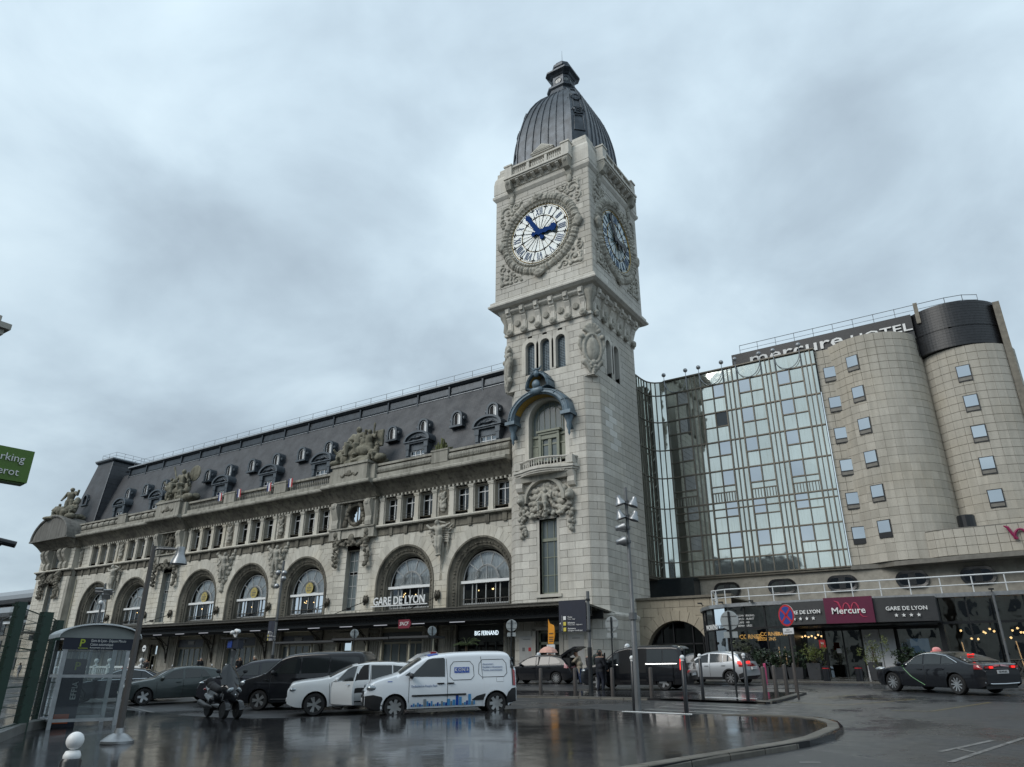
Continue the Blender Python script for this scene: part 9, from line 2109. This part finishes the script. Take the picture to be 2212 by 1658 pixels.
# ---- plants
def leafmat(name, c): return plain(name, c, .55, 0, .45, 3)
M['leaf_d'] = leafmat('dark_leaves', (.022, .042, .018)); M['leaf_g'] = leafmat('grey_green_leaves', (.085, .095, .055)); M['leaf_b'] = leafmat('bamboo_leaves', (.095, .115, .022)); M['leaf_p'] = leafmat('palm_leaves', (.05, .075, .022)); M['tub'] = plain('charcoal_planter', (.030, .032, .036), .5, 0, .12, 4); M['bark'] = plain('stem_bark', (.07, .05, .03), .8, 0, .3, 8)
def foliage(mb, c, r, n, size, seed, droop=0, thin=.45):
    g = random.Random(seed)
    cl = [(Vector((g.gauss(0, .5), g.gauss(0, .5), g.gauss(0, .5))), g.uniform(.25, .5)) for _ in range(14)]
    for i in range(n):
        o, s = cl[i % 14]; v = Vector((g.gauss(0, 1), g.gauss(0, 1), g.gauss(0, 1))).normalized()*g.uniform(.3, 1)**.5*s+o
        if v.length > 1.25: v *= 1.25/v.length
        p = Vector(c)+Vector((v.x*r[0], v.y*r[1], v.z*r[2])); d = Vector((g.gauss(0, 1), g.gauss(0, 1), g.gauss(.1, .7)-droop)).normalized(); w_ = d.cross(Vector((g.gauss(0, 1), g.gauss(0, 1), 1))).normalized()*size*thin; L_ = d*size*g.uniform(.7, 1.4)
        mb.add([p, p+L_*.5+w_*.5, p+L_, p+L_*.5-w_*.5], [(0, 1, 2, 3)])
def shrub(name, label, x, y, z0, th, tw, c, r, n, size, mat, seed, group=None, stems=6, tub=True, droop=0, thin=.45):
    t = thing(name, label, 'shrub', (x, y, z0), group)
    if tub: b = MB(); b.add([(x+sx*tw*k, y+sy*tw*k, z) for z, k in ((z0, .85), (z0+th, 1.0)) for sx, sy in ((-1, -1), (1, -1), (1, 1), (-1, 1))], [(0, 1, 5, 4), (1, 2, 6, 5), (2, 3, 7, 6), (3, 0, 4, 7), (4, 5, 6, 7)]); b.build('planter', M['tub'], t)
    b = MB(); g = random.Random(seed)
    for i in range(stems): b.path([(x+g.uniform(-.1, .1), y+g.uniform(-.1, .1), z0+th*.9), (c[0]+g.uniform(-.7, .7)*r[0], c[1]+g.uniform(-.5, .5)*r[1], c[2]+g.uniform(-.2, .7)*r[2])], [.02, .008], 5)
    b.build('stems', M['bark'], t, kind='stuff'); b = MB(); foliage(b, c, r, n, size, seed, droop, thin); b.build('foliage', M[mat], t, kind='stuff')
zz = gz(-9, 42.5)+.06
shrub('bamboo_tub', 'yellow-green bamboo in a charcoal tub left of the hotel door', -9.05, 42.6, zz, .82, .34, (-9.1, 42.6, 2.85), (.62, .5, .72), 620, .16, 'leaf_b', 1, 'bamboo tubs at the hotel door', thin=.22)
shrub('bamboo_tub', 'yellow-green bamboo in a tall charcoal tub before the white door panel', -6.0, 41.8, zz, .84, .30, (-5.95, 41.8, 2.95), (.55, .45, .72), 560, .16, 'leaf_b', 2, 'bamboo tubs at the hotel door', thin=.22)
for i, x in enumerate((-12.9, -12.0, -11.1, -10.2)): shrub('planter_shrub', 'dark green shrub in a charcoal trough, %s' % ['leftmost, behind the silver car', 'second from the left', 'third from the left', 'rightmost, beside the bamboo'][i], x, 43.5, zz, .62, .42, (x, 43.45, 2.55+.08*(i % 2)), (.52, .42, .55), 520, .14, 'leaf_d', 10+i, 'dark shrubs in troughs')
shrub('grey_bush', 'tall grey-green bush behind the silver car', -13.3, 43.9, zz, .5, .35, (-13.2, 43.8, 3.05), (.62, .45, .55), 620, .11, 'leaf_g', 20)
for i, x in enumerate((-4.9, -4.2)): shrub('planter_shrub', 'dark leafy shrub right of the white door panel, %s' % ['left one', 'right one, behind the black taxi'][i], x, 43.6, zz, .5, .36, (x, 43.5, 2.45), (.48, .4, .5), 420, .15, 'leaf_d', 30+i, 'dark shrubs right of the hotel door')
t = thing('palm', 'small palm with arching fronds beside the lit shop sign', 'palm', (-34.7, 46, 1.7)); b = MB(); b.path([(-34.6, 46, 1.6), (-34.65, 46, 2.8), (-34.75, 46, 3.7)], [.14, .12, .1], 8); b.build('trunk', M['bark'], t)
g = random.Random(8)
for i in range(16):
    a = i*2.4; u = g.uniform(.1, 1); L_ = 1.15; b = MB(); d = Vector((cos(a), sin(a)*.8, 0)); pts = [Vector((-34.75, 46, 3.75))+d*L_*s+Vector((0, 0, L_*(s*(.3+u)-s*s*(.5+.3*u)))) for s in (0, .25, .5, .75, 1)]; s_ = Vector((-sin(a), cos(a), 0))
    b.path(pts, .012, 4)
    for k in range(14):
        p = pts[0].lerp(pts[2], k/7) if k < 7 else pts[2].lerp(pts[4], (k-7)/7)
        for q in (-1, 1): b.add([p, p+s_*q*.25+d*.18-Vector((0, 0, .06)), p+d*.05], [(0, 1, 2)])
    b.build('frond', M['leaf_p'], t)
# ---- hotel odds and ends
b = MB(); b.box(-8.95, 44.0, 3.12, -8.62, 44.04, 3.55); t = tag(b.build('hotel_plaque', M['red']), 'small red plaque with a white letter beside the hotel door', 'plaque'); text('H', .2, M['signwhite'], t, TM(-8.78, 43.98, 3.36), name='plaque_letter', ext=.003, bold=.01); b = MB(); b.tube((-8.78, 44.02, 1.5), (-8.78, 44.02, 3.12), .02); b.build('plaque_stem', M['iron'], t)
b = MB(); b.tube((-.38, 43.6, 1.5), (-.38, 43.6, 5.5), .06, n=10); tag(b.build('grey_pole', M['grey'], smooth=50), 'plain grey pole against the right hand glazing of the hotel', 'pole')
t = thing('barrier', 'folding lattice barrier at the right edge before the hotel glazing', 'barrier', (.5, 45.2, 1.6)); b = MB()
for i in range(9): b.beam((-.4+.28*i, 44.3, 1.7), (-.4+.28*(i+1.6), 44.3, 2.45), .03, .02, (0, 1, 0)); b.beam((-.4+.28*i, 44.32, 2.45), (-.4+.28*(i+1.6), 44.32, 1.7), .03, .02, (0, 1, 0))
for z in (1.66, 2.48): b.tube((-.4, 44.3, z), (2.6, 44.3, z), .025)
b.build('lattice', M['rust'], t, kind='stuff')
# ---- far building at left edge, and the street fronts behind the camera that the wet ground and glass mirror
FB_ = thing('office_building', 'low modern building with a rounded metal roof edge at far left', 'building', (-190, 80, 2))
b = MB(); b.box(-320, 80, 0, -165, 110, 13.2); b.build('wall', M['lime2'], FB_); b = MB(); b.extr([(79, 16.2), (77.6, 16.3), (76.8, 17.0), (76.8, 17.9), (77.6, 18.8), (79, 19.2), (90, 19.4), (90, 16.2)], -320, -165); b.extr([(79, 13.2), (77.8, 13.4), (77.2, 14.2), (77.4, 15.4), (79, 15.9), (90, 15.9), (90, 13.2)], -320, -165); b.build('roof_edge', M['steel'], FB_, smooth=40, kind='stuff')
q = MB(); q.box(-1.1, 79.8, -1.2, 1.1, 80.05, 1.2); wm_ = q.mesh('window', M['pane_dk2'])
for i in range(14):
    for z in (3.5, 7.2, 10.8): put(wm_, 'window', FB_, (-168-i*4.6, 0, z))
b = MB()
for i in range(12): b.beam((-168-i*5, 80, 12.6), (-172-i*5, 72, 11.2), .25, .3)
b.beam((-168, 72.2, 11.2), (-228, 72.2, 11.2), .3, .3); b.build('awning_arms', M['railw'], FB_, kind='stuff')
M['haus'] = stone('apartment_stone', (.40, .37, .31), (.2, .18, .15), .5, 1, .1)
q = MB(); q.box(-.65, -.08, -1.1, .65, .1, 1.1); wm_ = q.mesh('window', M['pane_dk2'])
for k, (x0, x1, yb, h) in enumerate(((-150, -88, -48, 27), (-87, -40, -54, 29), (-39, 8, -58, 25), (9, 60, -54, 30), (61, 130, -46, 28))):
    t = thing('apartment_building', 'pale stone apartment building across the street, mirrored in the glass, number %s' % 'one two three four five'.split()[k] if 0 else ['pale stone apartment building across the street with a lower roof, at the far left', 'broad pale stone apartment building across the street', 'lowest pale stone apartment building across the street', 'tallest pale stone apartment building across the street', 'pale stone apartment building across the street, at the far right'][k], 'building', (x0, yb, 0), 'apartment buildings across the street')
    b = MB(); b.box(x0, yb-14, -1, x1, yb, h-5); b.build('wall', M['haus'], t); b = MB(); b.add([(x0, yb, h-5), (x1, yb, h-5), (x1, yb-14, h-5), (x0, yb-14, h-5), (x0+1, yb-2.2, h), (x1-1, yb-2.2, h), (x1-1, yb-12, h), (x0+1, yb-12, h)], [(0, 1, 5, 4), (1, 2, 6, 5), (2, 3, 7, 6), (3, 0, 4, 7), (4, 5, 6, 7)]); b.build('mansard_roof', M['slate'], t)
    for i in range(int((x1-x0)/3.2)):
        for z in (2, 5.4, 8.8, 12.2, 15.6, 19): put(wm_, 'window', t, (x0+1.8+i*3.2, yb, z)) if z < h-6 else None
